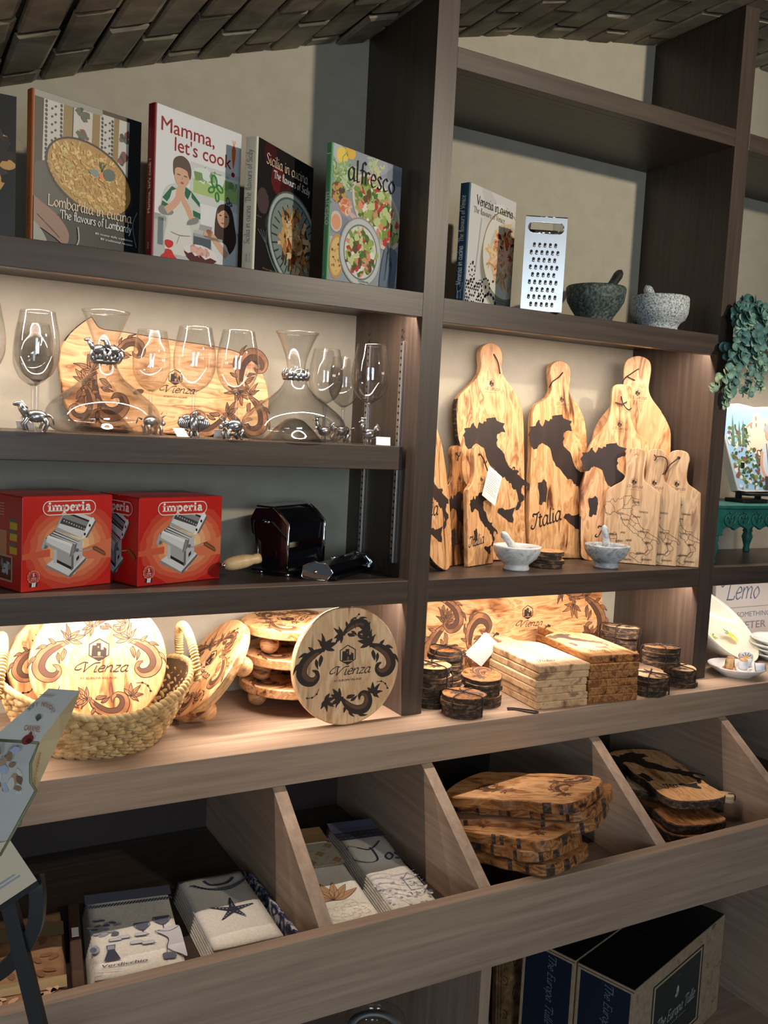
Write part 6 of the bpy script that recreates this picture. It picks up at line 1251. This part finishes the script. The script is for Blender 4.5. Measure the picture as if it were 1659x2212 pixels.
def d_verd(a, w, l):
    x0, x1 = -w/2, w/2
    cells(a, x0, x1, l*.86, l, NAVY2); a.l += 1
    for k in range(30):
        x = x0+w*k/29; a.rib([(x-.003, l*.80), (x+.003, l*.835)], .0022, NAVY, 0); a.rib([(x+.003, l*.80), (x-.003, l*.835)], .0022, PALEB, 0)
    a.l += 1
    for cx, cy, s in ((.015, .44, .030), (.052, .47, .034)):
        a.poly([(cx-s*.42, l*cy+s), (cx+s*.42, l*cy+s), (cx+s*.36, l*cy+s*.5), (cx+s*.1, l*cy+s*.15), (cx-s*.1, l*cy+s*.15), (cx-s*.36, l*cy+s*.5)], NAVY2, 0, True); a.rib([(cx, l*cy+s*.15), (cx, l*cy-s*.35)], .0018, INKB, 0); a.rib([(cx-s*.35, l*cy-s*.4), (cx, l*cy-s*.35), (cx+s*.35, l*cy-s*.4)], .0014, INKB); a.rib([(cx-s*.42, l*cy+s), (cx-s*.45, l*cy+s*.6), (cx, l*cy+s*.1), (cx+s*.45, l*cy+s*.6), (cx+s*.42, l*cy+s)], .0012, INKB)
    for k in range(26): a.ell(-.075+rg.random()*.05, l*(.42+rg.random()*.22), .007, .0035, rg.choice([NAVY2, PALEB, PALEB]), rg.uniform(-.4, .4), 10, True, .2, rg)
    for x, y in ((.0, .30), (.02, .28), (-.02, .38), (.01, .385), (-.035, .365)): a.roundrect(x-.011, l*y, x+.011, l*y+.010, .004, PALEB, True); a.roundrect(x-.010, l*y+.001, x+.010, l*y+.009, .003, C('weave_faint', 196, 194, 198), True); a.rib([(x-.012, l*y), (x+.014, l*y)], .0012, INKB, 0)
    a.poly([(.07, .035), (.05, .06), (.055, .09), (.04, .115), (.08, .125), (.082, .03)], C('weave_faint', 196, 194, 198), 4, True); a.rib([(.045, .02), (.05, .06), (.055, .09), (.035, .118), (.06, .112), (.08, .125)], .0014, INKB)
    for k in range(6): a.ell(.045+.006*(k % 3), .03+.008*(k//3), .006, .006, NAVY2, 0, 10, True); 
    a.poly([(-.058, .045), (-.030, .045), (-.038, .075), (-.036, .092), (-.052, .092), (-.050, .075)], INKB, 0, True); a.rect(-.05, .078, -.038, .09, PALEB, True)
    a.text('Verdicchio', -.062, .026, .0085, INKB, .012, .2, .075, 'L', True); a.ell(-.072, .085, .009, .013, PALEB, 0, 12, True); a.ell(-.074, .083, .006, .009, NAVY2, 0, 12, True); a.text('vino', -.075, .008, .006, PALEB, 0, .2)
    a.rib([(-.08, .06), (-.07, .045), (-.08, .03), (-.06, .018), (-.03, .014)], .0012, PALEB)
def d_star(a, w, l):
    a.l += 1; cx, cy = .005, l*.44
    for k in range(5):
        an = R_(80+72*k); s = .042 if k != 3 else .034; a.poly([(cx+.008*cos(an+1.2), cy+.008*sin(an+1.2)), (cx+s*cos(an+.06), cy+s*sin(an+.06)), (cx+s*1.05*cos(an), cy+s*1.05*sin(an)), (cx+.008*cos(an-1.2), cy+.008*sin(an-1.2))], NAVY, 0, True)
        a.l += 1
        for q in range(4): r = .012+.007*q; a.ell(cx+r*cos(an), cy+r*sin(an), .0018, .0018, PALEB, 0, 7)
    a.poly([(cx+.007*cos(R_(44+72*k)), cy+.007*sin(R_(44+72*k))) for k in range(5)], NAVY); cx, cy = .012, l*.88
    a.rib([(cx-.055, cy+.0), (cx-.03, cy-.025), (cx+.01, cy-.03), (cx+.05, cy-.01), (cx+.06, cy+.02)], .004, NAVY2, up=True); a.rib([(cx-.03, cy+.01), (cx-.02, cy-.012), (cx+.01, cy-.014), (cx+.03, cy+.004)], .006, INKB)
    for k in range(22): t = k/21; a.ell(cx-.058+.12*t, cy-.002-.036*sin(pi*t), .0032, .0032, NAVY2, 0, 8)
    a.rect(-w/2+.006, .003, -w/2+.008, l-.02, PALEB)
def d_tan(a, w, l):
    cells(a, -w/2, w/2, l*.82, l, TAN2); cells(a, -w/2, w/2, l*.56, l*.80, C('weave_taupe', 164, 156, 138)); a.l += 1
    for y in (l*.545, l*.552): a.rib([(-w/2, y), (w/2, y)], .0014, TAN2, 0)
    for i in range(4):
        for j in range(3):
            x, y = -w*.38+i*w*.25, l*(.60+.08*j); a.rib([(x-w*.12, y-l*.04), (x+w*.12, y+l*.04)], .0012, TAN2, 0); a.rib([(x-w*.12, y+l*.04), (x+w*.12, y-l*.04)], .0012, TAN2, 0)
            if (i+j) % 2:
                for dx, dy in ((-.006, 0), (.006, 0), (0, .007), (0, -.007)): a.ell(x+dx, y+dy, .005, .005, TAN2, 0, 10)
    for k in range(7): leaf(a, -.02, l*.22, R_(150-22*k), .07, .018, .2, True, .0008, TAN)
    for k in range(26):
        r = .008+.0015*k; an = k*2.4; a.rib([(.0+r*cos(an), l*.12+r*.8*sin(an)), (.0+(r+.008)*cos(an+.3), l*.12+(r+.006)*.8*sin(an+.3)), (.0+r*cos(an+.6), l*.12+r*.8*sin(an+.6))], .0011, C('weave_beige', 206, 190, 166), 3)
def d_tos(a, w, l):
    cells(a, -w/2, w/2, l*.88, l, NAVY2); cells(a, -w/2, w/2, l*.76, l*.88, INKB); a.l += 1
    for k in range(9): x = -w*.5+w*k/8; a.rib([(x-.012, l*.78), (x+.012, l*.85)], .0014, PALEB, 0); a.rib([(x+.012, l*.78), (x-.012, l*.85)], .0014, PALEB, 0)
    a.l += 1; a.rib([(-.055, l*.66), (-.06, l*.56), (-.03, l*.50), (-.004, l*.51), (-.0, l*.60), (-.003, l*.64)], lambda t, d: .0016+.003*abs(d.y), INKB); a.rib([(-.03, l*.655), (-.01, l*.62), (.01, l*.645), (.03, l*.70)], lambda t, d: .0016+.003*abs(d.x), INKB); a.rib([(-.055, l*.66), (-.045, l*.68), (-.03, l*.655)], .0016, INKB)
    a.at(.012, l*.50); a.script('osca', 0, 0, .026, INKB, .2, .3, .6, None, 'L', True); a.at()
    for k in range(5): y = l*(.34-.055*k); a.rib([(-w*.5, y+.01*sin(k)), (-w*.2, y+.012), (w*.1, y-.006), (w*.5, y+.006)], .0012, PALEB)
    for k in range(60): a.rib([(lambda x, y: (x, y))(-w*.45+rg.random()*w*.55, rg.random()*l*.3)]*1+[(-w*.45+rg.random()*w*.5, rg.random()*l*.3)], .0008, C('weave_faint', 196, 194, 198), 0) if k < 14 else a.ell(-w*.45+rg.random()*w*.9, rg.random()*l*.30, .004, .003, rg.choice([PALEB, C('weave_faint', 196, 194, 198)]), rg.random(), 8)
    x, y = w*.28, l*.24; a.rib([(x-.018, y-.03), (x-.018, y+.015), (x, y+.035), (x+.018, y+.015), (x+.018, y-.03), (x-.018, y-.03)], .0015, NAVY2, 0, up=True); a.rib([(x-.022, y+.012), (x+.022, y+.012)], .0015, NAVY2, 0); a.rib([(x-.004, y-.015), (x, y-.002), (x+.004, y-.015)], .0015, NAVY2); a.text('1570', x-.024, y-.048, .009, NAVY2, 0, 0, .05)
    for k in range(10): a.rib([(x-.10+.012*k, y+.03+.004*sin(k)), (x-.095+.012*k, y+.036), (x-.09+.012*k, y+.03)], .001, PALEB, 3)
zF = .5752
towel('white towel woven with wine glasses and the word Verdicchio, left bin', (-.657, -.285, zF), -8.7, .168, .285, 7, d_verd)
towel('white towel woven with a dark starfish, beside the left divider', (-.459, -.272, zF), -2.5, .150, .262, 7, d_star)
BLU = NM('navy_toile', [(.42, S(36, 44, 78)), (.5, S(120, 126, 150)), (.56, S(214, 212, 206))], (1, 1, 1), 38, 4, 1.5, .9)
MB_b = towel('navy and white patterned towel squeezed between the starfish towel and the divider', (-.4385, -.25, zF), -4, .166, .25, 4, None, BLU) if False else None
bt = thing('kitchen_towel', 'navy and white patterned towel standing on edge against the left divider', 'towel', (-.3605, -.29, zF), (0, 0, 0))
mb = MB()
for q in range(3): mb.box(-.006+q*.0042, -.0025+q*.0042, 0, .27, 0, .034-.003*q, BLU, .001)
mb.build('fold', bt)
BRN = NM('brown_linen', [(.3, S(116, 82, 52)), (.6, S(150, 112, 78)), (.75, S(176, 142, 108))], (1, 1, 1), 14, 4, .6, .9)
def d_brn(a, w, l):
    cells(a, -w/2, w/2, l*.70, l*.86, C('weave_olive', 120, 104, 74)); cells(a, -w/2, w/2, l*.14, l*.26, C('weave_olive2', 146, 126, 92)); a.l += 1
    for k in range(30): a.ell(-w*.45+rg.random()*w*.9, l*rg.random()*.14, .01, .005, C('weave_peach', 198, 158, 124), rg.random()*3, 9)
    for k in range(20): a.ell(-w*.45+rg.random()*w*.9, l*(.3+rg.random()*.4), .012, .006, C('weave_rust', 122, 84, 56), rg.random()*3, 9)
towel('brown patterned linen in the left bin, behind the black stand', (-.865, -.295, zF), -8, .178, .29, 6, d_brn, BRN)
pk_ = thing('linen_pack', 'dark brown wrapped linen with a small white tag beside the brown linen', 'linen', (-.759, -.285, zF), (0, 0, R_(-8.5)))
MB().box(-.010, .010, 0, .28, 0, .038, M('dark_brown_cloth', S(66, 40, 24), .8), .003).build('cloth', pk_); MB().box(-.006, .006, .16, .19, .0382, .039, WHITE, 0).build('tag', pk_)
towel('beige towel woven with a tan flower, left of the middle bin', (-.245, -.292, zF), -7, .118, .42, 6, d_tan, LIN, .004)
towel('white towel woven with a town view and large script, right of the middle bin', (-.118, -.297, zF), -7, .118, .40, 7, d_tos, LIN, .010)
rl = thing('rolled_cloth', 'rolled cream cloth wedged at the foot of the left divider in the middle bin', 'cloth', (-.3135, -.322, zF+.022), (0, 0, R_(-1)))
MB().tube([(0, .0, 0), (.002, .06, .004), (0, .13, .002)], .0088, LIN, 14).build('roll', rl); MB().tube([(0, .002, -.006), (0, -.004, -.008)], .0078, C('weave_tan2', 142, 112, 78), 10).build('roll_end', rl)

# live-edge boards piled in the two right bins
rb_ = random.Random(21)
def slabout(w, l, sq=False):
    n = 10; L_ = []; Rg = []
    for k in range(n+1):
        q = k/n; L_.append((-w/2*(1+rb_.uniform(-.06, .06)), .03+(l-.06)*q)); Rg.append((w/2*(1+rb_.uniform(-.06, .06)), .03+(l-.06)*q))
    front = [(-w*.40, .008), (-w*.2, 0), (w*.15, .002), (w*.38, .012)]; back = [(w*.35, l-.01), (0, l), (-w*.35, l-.01)]
    return cm(front+Rg+back+L_[::-1], 3)
def dfl(a):
    for x, y, an, k, fl in ((-.03, .06, .4, .07, 1), (.045, .10, 2.2, .07, -1), (-.035, .20, 1.2, .07, 1)): a.at(x, y, an, k, fl); spray(a, 1, None, .014)
    a.at()
spec = [('bottom', .222, -.362, .6625, 14), ('second', .205, -.348, .6865, 10), ('third', .222, -.348, .7105, 18), ('fourth', .335, -.326, .7345, 34), ('fifth', .328, -.330, .7585, 26), ('top', .295, -.334, .7825, 27)]
for k, (nm, x, y, z, rz) in enumerate(spec):
    lying(nm + ' live-edge board of the pile in the bin between the middle dividers', (x, y, z), rz, slabout(.175 if k < 3 else .20, .34), .0232, [OLIVE_Y, OLIVE_DKY, OLIVE_Y, PALE_Y, OLIVE_DKY, OLIVE_Y][k], dfl if k in (2, 5) else None, lambda x_, z_: (BARK if rb_.random() < .12 else OLIVE_DKY), None, 'live-edge boards in the bins', -12)
def dr_r(a):
    italy(a, -.005, .21, .27, BURN); a.at(-.03, .085, .2); a.script('Ita', 0, 0, .018, BURN, .2, .3, .6, None, 'C', True); a.at()
for k, (nm, x, y, z, rz, ww, ll) in enumerate((('bottom', .722, -.262, .5765, -12, .16, .36), ('second', .725, -.256, .600, -16, .165, .37), ('top', .750, -.226, .6460, -17, .165, .37))):
    lying(nm + ' dark-edged live board of the pile in the bin before the right divider', (x, y, z), rz, slabout(ww, ll), .022, [OLIVE_DKY, OLIVE_DKY, OLIVE_Y][k], dr_r if k == 2 else None, lambda x_, z_: BARK, None, 'live-edge boards in the bins')
b = lying('board in the right pile with a small handle sticking out to the right', (.910, -.186, .6235), 46, [(x, y) for x, y in cm([(-.014, .0), (.0, -.006), (.014, .0), (.017, .02), (.012, .045), (.016, .06), (.05, .08), (.068, .11), (.066, .25), (.0, .27), (-.066, .25), (-.068, .11), (-.05, .08), (-.016, .06), (-.012, .045), (-.017, .02)], 3)], .0205, PALE_Y, None, (lambda x_, z_: BARK if z_ > .1 else PALE_Y))
cord(b, [(.0, .010, .021), (.004, -.004, .020), (.010, -.010, .010), (.008, -.008, .002)])
# ------------------------------------------------------------------ under the bins
KRAFT = NM('kraft_card', [(.3, S(150, 126, 98)), (.7, S(172, 148, 118))], (1, 1, 1), 60, 3, 0, .8); NAVYC = M('navy_card', S(20, 30, 48), .5); NAVYT = M('navy_card_top', S(16, 17, 20), .45); KLINE = C('kraft_line', 104, 82, 58); SILV = C('silver_print', 176, 178, 176)
def winebox(label, loc, rz, w, d, h):
    b = thing('wine_box', label, 'box', loc, (0, 0, R_(rz)), 'wine gift boxes under the bins')
    mb = MB().box(0, w, 0, d, 0, h, KRAFT, .001)
    a = Art(mb, (0, 0, 0), (1, 0, 0), (0, 0, 1), (.001, w-.001, .001, h-.001)); rgw = random.Random(3)
    for k in range(70):
        x, z = rgw.random()*w, rgw.random()*h
        if .15*w < x < .80*w and .1*h < z < .88*h: continue
        an = rgw.uniform(0, 6.2); s_ = rgw.uniform(.012, .022); a.rib([(x, z), (x+s_*.5*cos(an)-.006*sin(an), z+s_*.5*sin(an)+.006*cos(an)), (x+s_*cos(an), z+s_*sin(an)), (x+s_*.5*cos(an)+.006*sin(an), z+s_*.5*sin(an)-.006*cos(an)), (x, z)], .0012, KLINE, 3); a.rib([(x-.01*cos(an), z-.01*sin(an)), (x+s_*cos(an), z+s_*sin(an))], .001, KLINE, 0)
    a.rect(w*.19, h*.12, w*.75, h*.88, C('kraft_dark', 44, 40, 36), True); a.rect(w*.205, h*.14, w*.735, h*.86, C('kraft_pale', 176, 156, 128), True); a.rect(w*.22, h*.16, w*.72, h*.84, C('charcoal_label', 40, 46, 46), True)
    a.l += 1; a.ell(w*.47, h*.63, .007, .014, SILV, 0, 12); a.ell(w*.462, h*.60, .009, .006, SILV, .4, 12); a.at(w*.47, h*.40, .0); a.script('The Europa Tulle', 0, 0, .018, SILV, .15, .3, .6, w*.42, 'C', True); a.at()
    a.rect(w*.36, h*.35, w*.58, h*.353, SILV); a.text('WINE', w*.47, h*.76, .006, C('faint_print', 90, 96, 96), 0, 0, None, 'C')
    a = Art(mb, (0, d, 0), (0, -1, 0), (0, 0, 1), (.001, d-.001, .001, h-.001)); a.rect(.009, .001, d-.009, h-.012, NAVYC, True); a.at(d*.5, h*.62, R_(-90)); a.script('The Europa Tulle', 0, 0, .014, C('navy_print', 112, 120, 132), .14, .3, .6, None, 'C', True); a.at()
    a.rect(.001, h-.007, d-.001, h-.005, C('kraft_dark', 44, 40, 36), True)
    mb.build('carton', b)
    mb = MB().box(.002, w-.002, .002, d-.002, h, h+.0015, NAVYT, 0)
    a = Art(mb, (0, 0, h+.0016), (1, 0, 0), (0, 1, 0)); x = w*.5; a.rib([(x-.05, d*.5), (x-.05, d*.72), (x+.05, d*.72), (x+.05, d*.5)], .0015, C('edge_worn', 70, 66, 60), 0)
    mb.build('lid', b); return b
winebox('kraft wine box with a dark label on its long face, under the bins', (.472, -.318, .0245), 17.6, .50, .150, .272)
winebox('second wine box behind the first, only its navy end showing', (.426, -.168, .0245), 17.6, .50, .150, .272)
fr = thing('carved_frame', 'gilded frame with carved leaves leaning behind the wine boxes', 'frame', (.345, .02, .0265), (R_(-4), 0, 0))
GILT = NM('old_gilt', [(.3, S(72, 50, 30)), (.6, S(118, 88, 54)), (.75, S(150, 118, 76))], (1, 1, 1), 40, 3, 0, .5); mb = MB(); mb.box(0, .085, 0, .02, 0, .42, GILT, .003)
for x in (.004, .014, .076): mb.box(x, x+.005, -.004, .0, 0, .42, GILT, .001)
mb.build('rail', fr)
mb = MB(); a = Art(mb, (0, -.0005, 0), (1, 0, 0), (0, 0, 1)); GD = C('gilt_line', 52, 36, 22)
for k in range(9): leaf(a, .045+(.012 if k % 2 else -.012), .02+.044*k, 1.2 if k % 2 else 2.0, .045, .018, .2, False, .0018)
mb.build('leaf_carving', fr)
jr = thing('clamp_jar', 'clear glass clamp-lid jar under the front of the bins', 'jar', (-.118, -.155, .0245))
MB().lathe(shell([(0, .001), (.050, .001), (.054, .01), (.054, .20), (.050, .225), (.044, .235), (.044, .247)], .003)[:-1]+[(0, .004)], GLASS, 40).build('jar_body', jr)
MB().lathe([(.062, .254), (.066, .262), (.064, .275), (.050, .282), (.03, .284), (0, .284)], GLASS, 40).build('lid', jr)
MB().lathe([(.044, .249), (.060, .250), (.060, .254), (.044, .254)], M('jar_gasket', S(200, 205, 205), .3), 36).build('seal', jr)
mb = MB(); mb.tube([(-.055, -.01, .21), (-.066, -.01, .23), (-.066, -.01, .262), (-.050, -.01, .272)], .0016, CHROME, 6); mb.tube([(-.055, .012, .21), (-.066, .012, .23), (-.066, .012, .262)], .0016, CHROME, 6); mb.build('wire_clamp', jr)
mb = MB().lathe([(0, .006), (.047, .006), (.047, .10), (0, .10)], C('jar_filling', 92, 88, 70), 30); mb.build('contents', jr)
# ------------------------------------------------------------------ foreground stand at the left with nougat boxes
BLK = M('black_metal', S(20, 20, 23), .4)
FR = [(-.8555, -.7359, 1.2484), (-.875, -.7279, 1.2206), (-.8949, -.72, 1.1892), (-.9024, -.7182, 1.1661), (-.9024, -.7202, 1.1459), (-.8971, -.7241, 1.1372), (-.9206, -.7162, 1.0869), (-.9316, -.7123, 1.0646)]
FL = [(-.8801, -.6884, 1.2402), (-.9029, -.6782, 1.2155), (-.9371, -.6628, 1.1793), (-.9553, -.6552, 1.1539), (-.9599, -.6551, 1.1303), (-.9622, -.6546, 1.1223), (-.9781, -.6509, 1.0721), (-.9872, -.6482, 1.0482)]
BR = [(-.8452, -.6858, 1.2328), (-.8485, -.6863, 1.2104), (-.8582, -.6839, 1.1808), (-.8708, -.6799, 1.1509), (-.8829, -.6757, 1.1264), (-.8889, -.6734, 1.1155), (-.9131, -.6654, 1.0623), (-.9247, -.6614, 1.0383)]
V3 = lambda L_: [Vector(p) for p in L_]
FR, FL, BR = V3(FR), V3(FL), V3(BR); BR = [f+(b-f)*.75 for f, b in zip(FR, BR)]
BL = [l+(b-f) for l, b, f in zip(FL, BR, FR)]
org = Vector((-.93, -.68, 1.05))
nb = thing('nougat_box', 'white and cream nougat box at the left edge in front of the shelves', 'box', tuple(org))
WC = M('box_white', S(236, 232, 220), .4); CC = M('box_cream', S(228, 206, 160), .55); FILM = M('clear_film', S(206, 202, 194), .12, 0, .3); GRN = C('box_green', 122, 122, 92)
mb = MB(); o_ = lambda L_: [p-org for p in L_]
fr, fl, brr, bl = o_(FR), o_(FL), o_(BR), o_(BL); n = len(fr)
mb.add(fl+fr, [[i, i+1, n+i+1, n+i] for i in range(2)], WC); mb.add(fl+fr, [[i, i+1, n+i+1, n+i] for i in range(2, n-1)], FILM)
mb.add(fr+brr, [[i, i+1, n+i+1, n+i] for i in range(n-1)], CC); mb.add(bl+brr, [[i, n+i, n+i+1, i+1] for i in range(n-1)], CC); mb.add(fl+bl, [[i, n+i, n+i+1, i+1] for i in range(n-1)], CC)
mb.add([fl[0], fr[0], brr[0], bl[0]], [[0, 1, 2, 3]], WC); mb.add([fl[-1], fr[-1], brr[-1], bl[-1]], [[3, 2, 1, 0]], CC)
mb.tube([fl[2], fr[2]]+[fr[3], fr[4], fr[5]], .0017, GRN, 6); mb.tube([fr[5], fr[6], fr[7]], .0015, GRN, 6)
u_ = (fr[0]-fl[0]).normalized(); v_ = fr[0]-fr[2]; v_ = (v_-u_*v_.dot(u_)).normalized()
a = Art(mb, (fl[1]+fr[1])*.5, u_, v_); a.l = 85; pk1 = C('nougat_pink', 196, 140, 116); pk2 = C('nougat_grey', 150, 152, 142)
for k, ch in enumerate('SOFT NOUGAT'):
    an = R_(58-116*k/10); a.at(.0235*sin(-an), .0060+.012*cos(an)-.012, an); a.text(ch, 0, 0, .0050, pk1 if k > 4 else pk2, .01, 0, None, 'C')
a.at(); a.l += 1
for k in range(7): a.rib([(.0, -.010), (.006*cos(R_(30+20*k)), -.009+.006*sin(R_(30+20*k)))], .0022, C('herb_grey', 118, 136, 122), 0)
a.text('CARAMEL', -.004, -.022, .0058, pk1, .012, 0, .029, 'C', True); a.ell(-.006, -.0315, .010, .0055, C('fig_red', 150, 62, 62), .2, 16, True); a.ell(-.003, -.0325, .005, .003, C('fig_dark', 96, 34, 42), 0, 10, True); a.ell(-.004, -.0255, .0025, .003, C('fig_red', 150, 62, 62))
a.rect(-.012, .0185, .016, .0192, pk2); a.rect(-.010, .0168, .013, .0173, pk2)
u2_ = (fr[4]-fl[4]).normalized(); v2_ = fr[3]-fr[5]; v2_ = (v2_-u2_*v2_.dot(u2_)).normalized(); a = Art(mb, (fl[3]+fr[3])*.5, u2_, v2_); a.l = 95; rn = random.Random(6)
for k in range(46): a.l += .1; a.ell(rn.uniform(-.036, .026), rn.uniform(-.045, .017), rn.uniform(.003, .008), rn.uniform(.003, .006), rn.choice([C('nut1', 150, 122, 96), C('nut2', 176, 150, 122), C('nut3', 128, 98, 76), C('nougat_w', 214, 208, 198), C('film_blue', 176, 186, 204)]), rn.random()*3, 9, False, .2, rn)
a.rib([(.016+.005*cos(t), -.062+.008*sin(t)) for t in [2*pi*q/20 for q in range(20)]], .0014, C('ring_brown', 140, 122, 96), 0, True, True)
a = Art(mb, fr[4]+(brr[4]-fr[4])*.22, (fr[2]-fr[4]).normalized(), -(brr[3]-fr[3]).normalized()); a.l = -80 if a.n.dot((fr[3]-fl[3])) < 0 else 80
a.text('NOUGAT MORBIDO', -.016, -.002, .0048, C('side_orange', 190, 132, 70), .012, 0, .05, 'L')
mb.build('carton', nb)
LOW = V3([(-.9219, -.716, 1.0818), (-.8962, -.7348, 1.0395), (-.9316, -.7179, 1.0107), (-.9847, -.6923, .9699), (-1.0024, -.6767, 1.0243), (-.9493, -.7015, 1.0727)]); LOB = V3([(-.9102, -.6235, 1.0381), (-.8827, -.6436, .993), (-.9208, -.6254, .9622), (-.9786, -.5975, .9177), (-.9979, -.5805, .977), (-.9401, -.6075, 1.0298)])
lb = thing('gift_box', 'cream box corner below the nougat box, lying on the black stand', 'box', tuple(LOW[2]))
mb = MB(); vv = [p-LOW[2] for p in LOW+LOB]; mb.add(vv, [[5, 4, 3, 2, 1, 0], [6, 7, 8, 9, 10, 11]]+[[i, (i+1) % 6, 6+(i+1) % 6, 6+i] for i in range(6)], M('box_cream2', S(206, 188, 160), .5))
uu = (vv[1]-vv[2]).normalized(); wv = vv[0]-vv[1]; wv = (wv-uu*wv.dot(uu)).normalized(); a = Art(mb, (vv[1]+vv[2])*.5, uu, wv); a.l = 70 if a.n.dot(vv[6]-vv[0]) < 0 else -70
a.rect(-.06, .018, .008, .0195, C('band_blue', 150, 160, 176)); a.rect(-.06, .014, .012, .0155, C('band_blue', 150, 160, 176)); a.rect(-.022, .028, -.008, .036, C('band_pale', 196, 206, 212)); mb.build('carton', lb)
sd = thing('display_stand', 'black metal display stand with a curved strap at the lower left', 'stand', (-.78, -.86, 0))
so = Vector((-.78, -.86, 0)); nrm = (LOW[1]-LOW[2]).cross(LOB[2]-LOW[2]).normalized()
if nrm.z > 0: nrm = -nrm
mb = MB(); q = [LOW[1], LOB[1], LOB[2], LOB[3], LOW[3], LOW[2]]; q = [p+nrm*.0006 for p in q]+[p+nrm*.006 for p in q]; q = [p-so for p in q]; mb.add(q, [[0, 1, 2, 3, 4, 5], [11, 10, 9, 8, 7, 6]]+[[i, 6+i, 6+(i+1) % 6, (i+1) % 6] for i in range(6)], BLK); mb.build('tray', sd)
def strap(pts, w, t): # flat bar
    P = catmull(pts, 6) if len(pts) > 2 else [Vector(p) for p in pts]; vs = []; mb = MB(); cdir = Vector((.42, .9, -.05)).normalized()
    for i, p in enumerate(P):
        d = (P[min(i+1, len(P)-1)]-P[max(i-1, 0)]).normalized(); s_ = d.cross(cdir).normalized(); q = d.cross(s_)
        vs += [p-so+s_*w/2+q*t/2, p-so-s_*w/2+q*t/2, p-so-s_*w/2-q*t/2, p-so+s_*w/2-q*t/2]
    m = len(P); f = [[4*i+k, 4*i+(k+1) % 4, 4*i+4+(k+1) % 4, 4*i+4+k] for i in range(m-1) for k in range(4)]+[[0, 1, 2, 3], [4*m-1, 4*m-2, 4*m-3, 4*m-4]]
    return mb.add(vs, f, BLK)
strap([(-.893, -.700, 1.028), (-.892, -.7044, 1.020), (-.8907, -.7075, .9993), (-.8943, -.7085, .9705), (-.9075, -.7038, .9438), (-.9257, -.6959, .922), (-.9554, -.6813, .9022)], .016, .012).build('curved_strap', sd)
strap([(-.9202, -.6980, 1.003), (-.8886, -.7311, .8558), (-.7046, -.9240, 0)], .0165, .010).build('leg', sd)
strap([(-.975, -.640, .985), (-1.0, -.62, 0)], .0165, .010).build('leg', sd)
strap([(-.985, -.72, .99), (-1.06, -.80, 0)], .0165, .010).build('leg', sd)
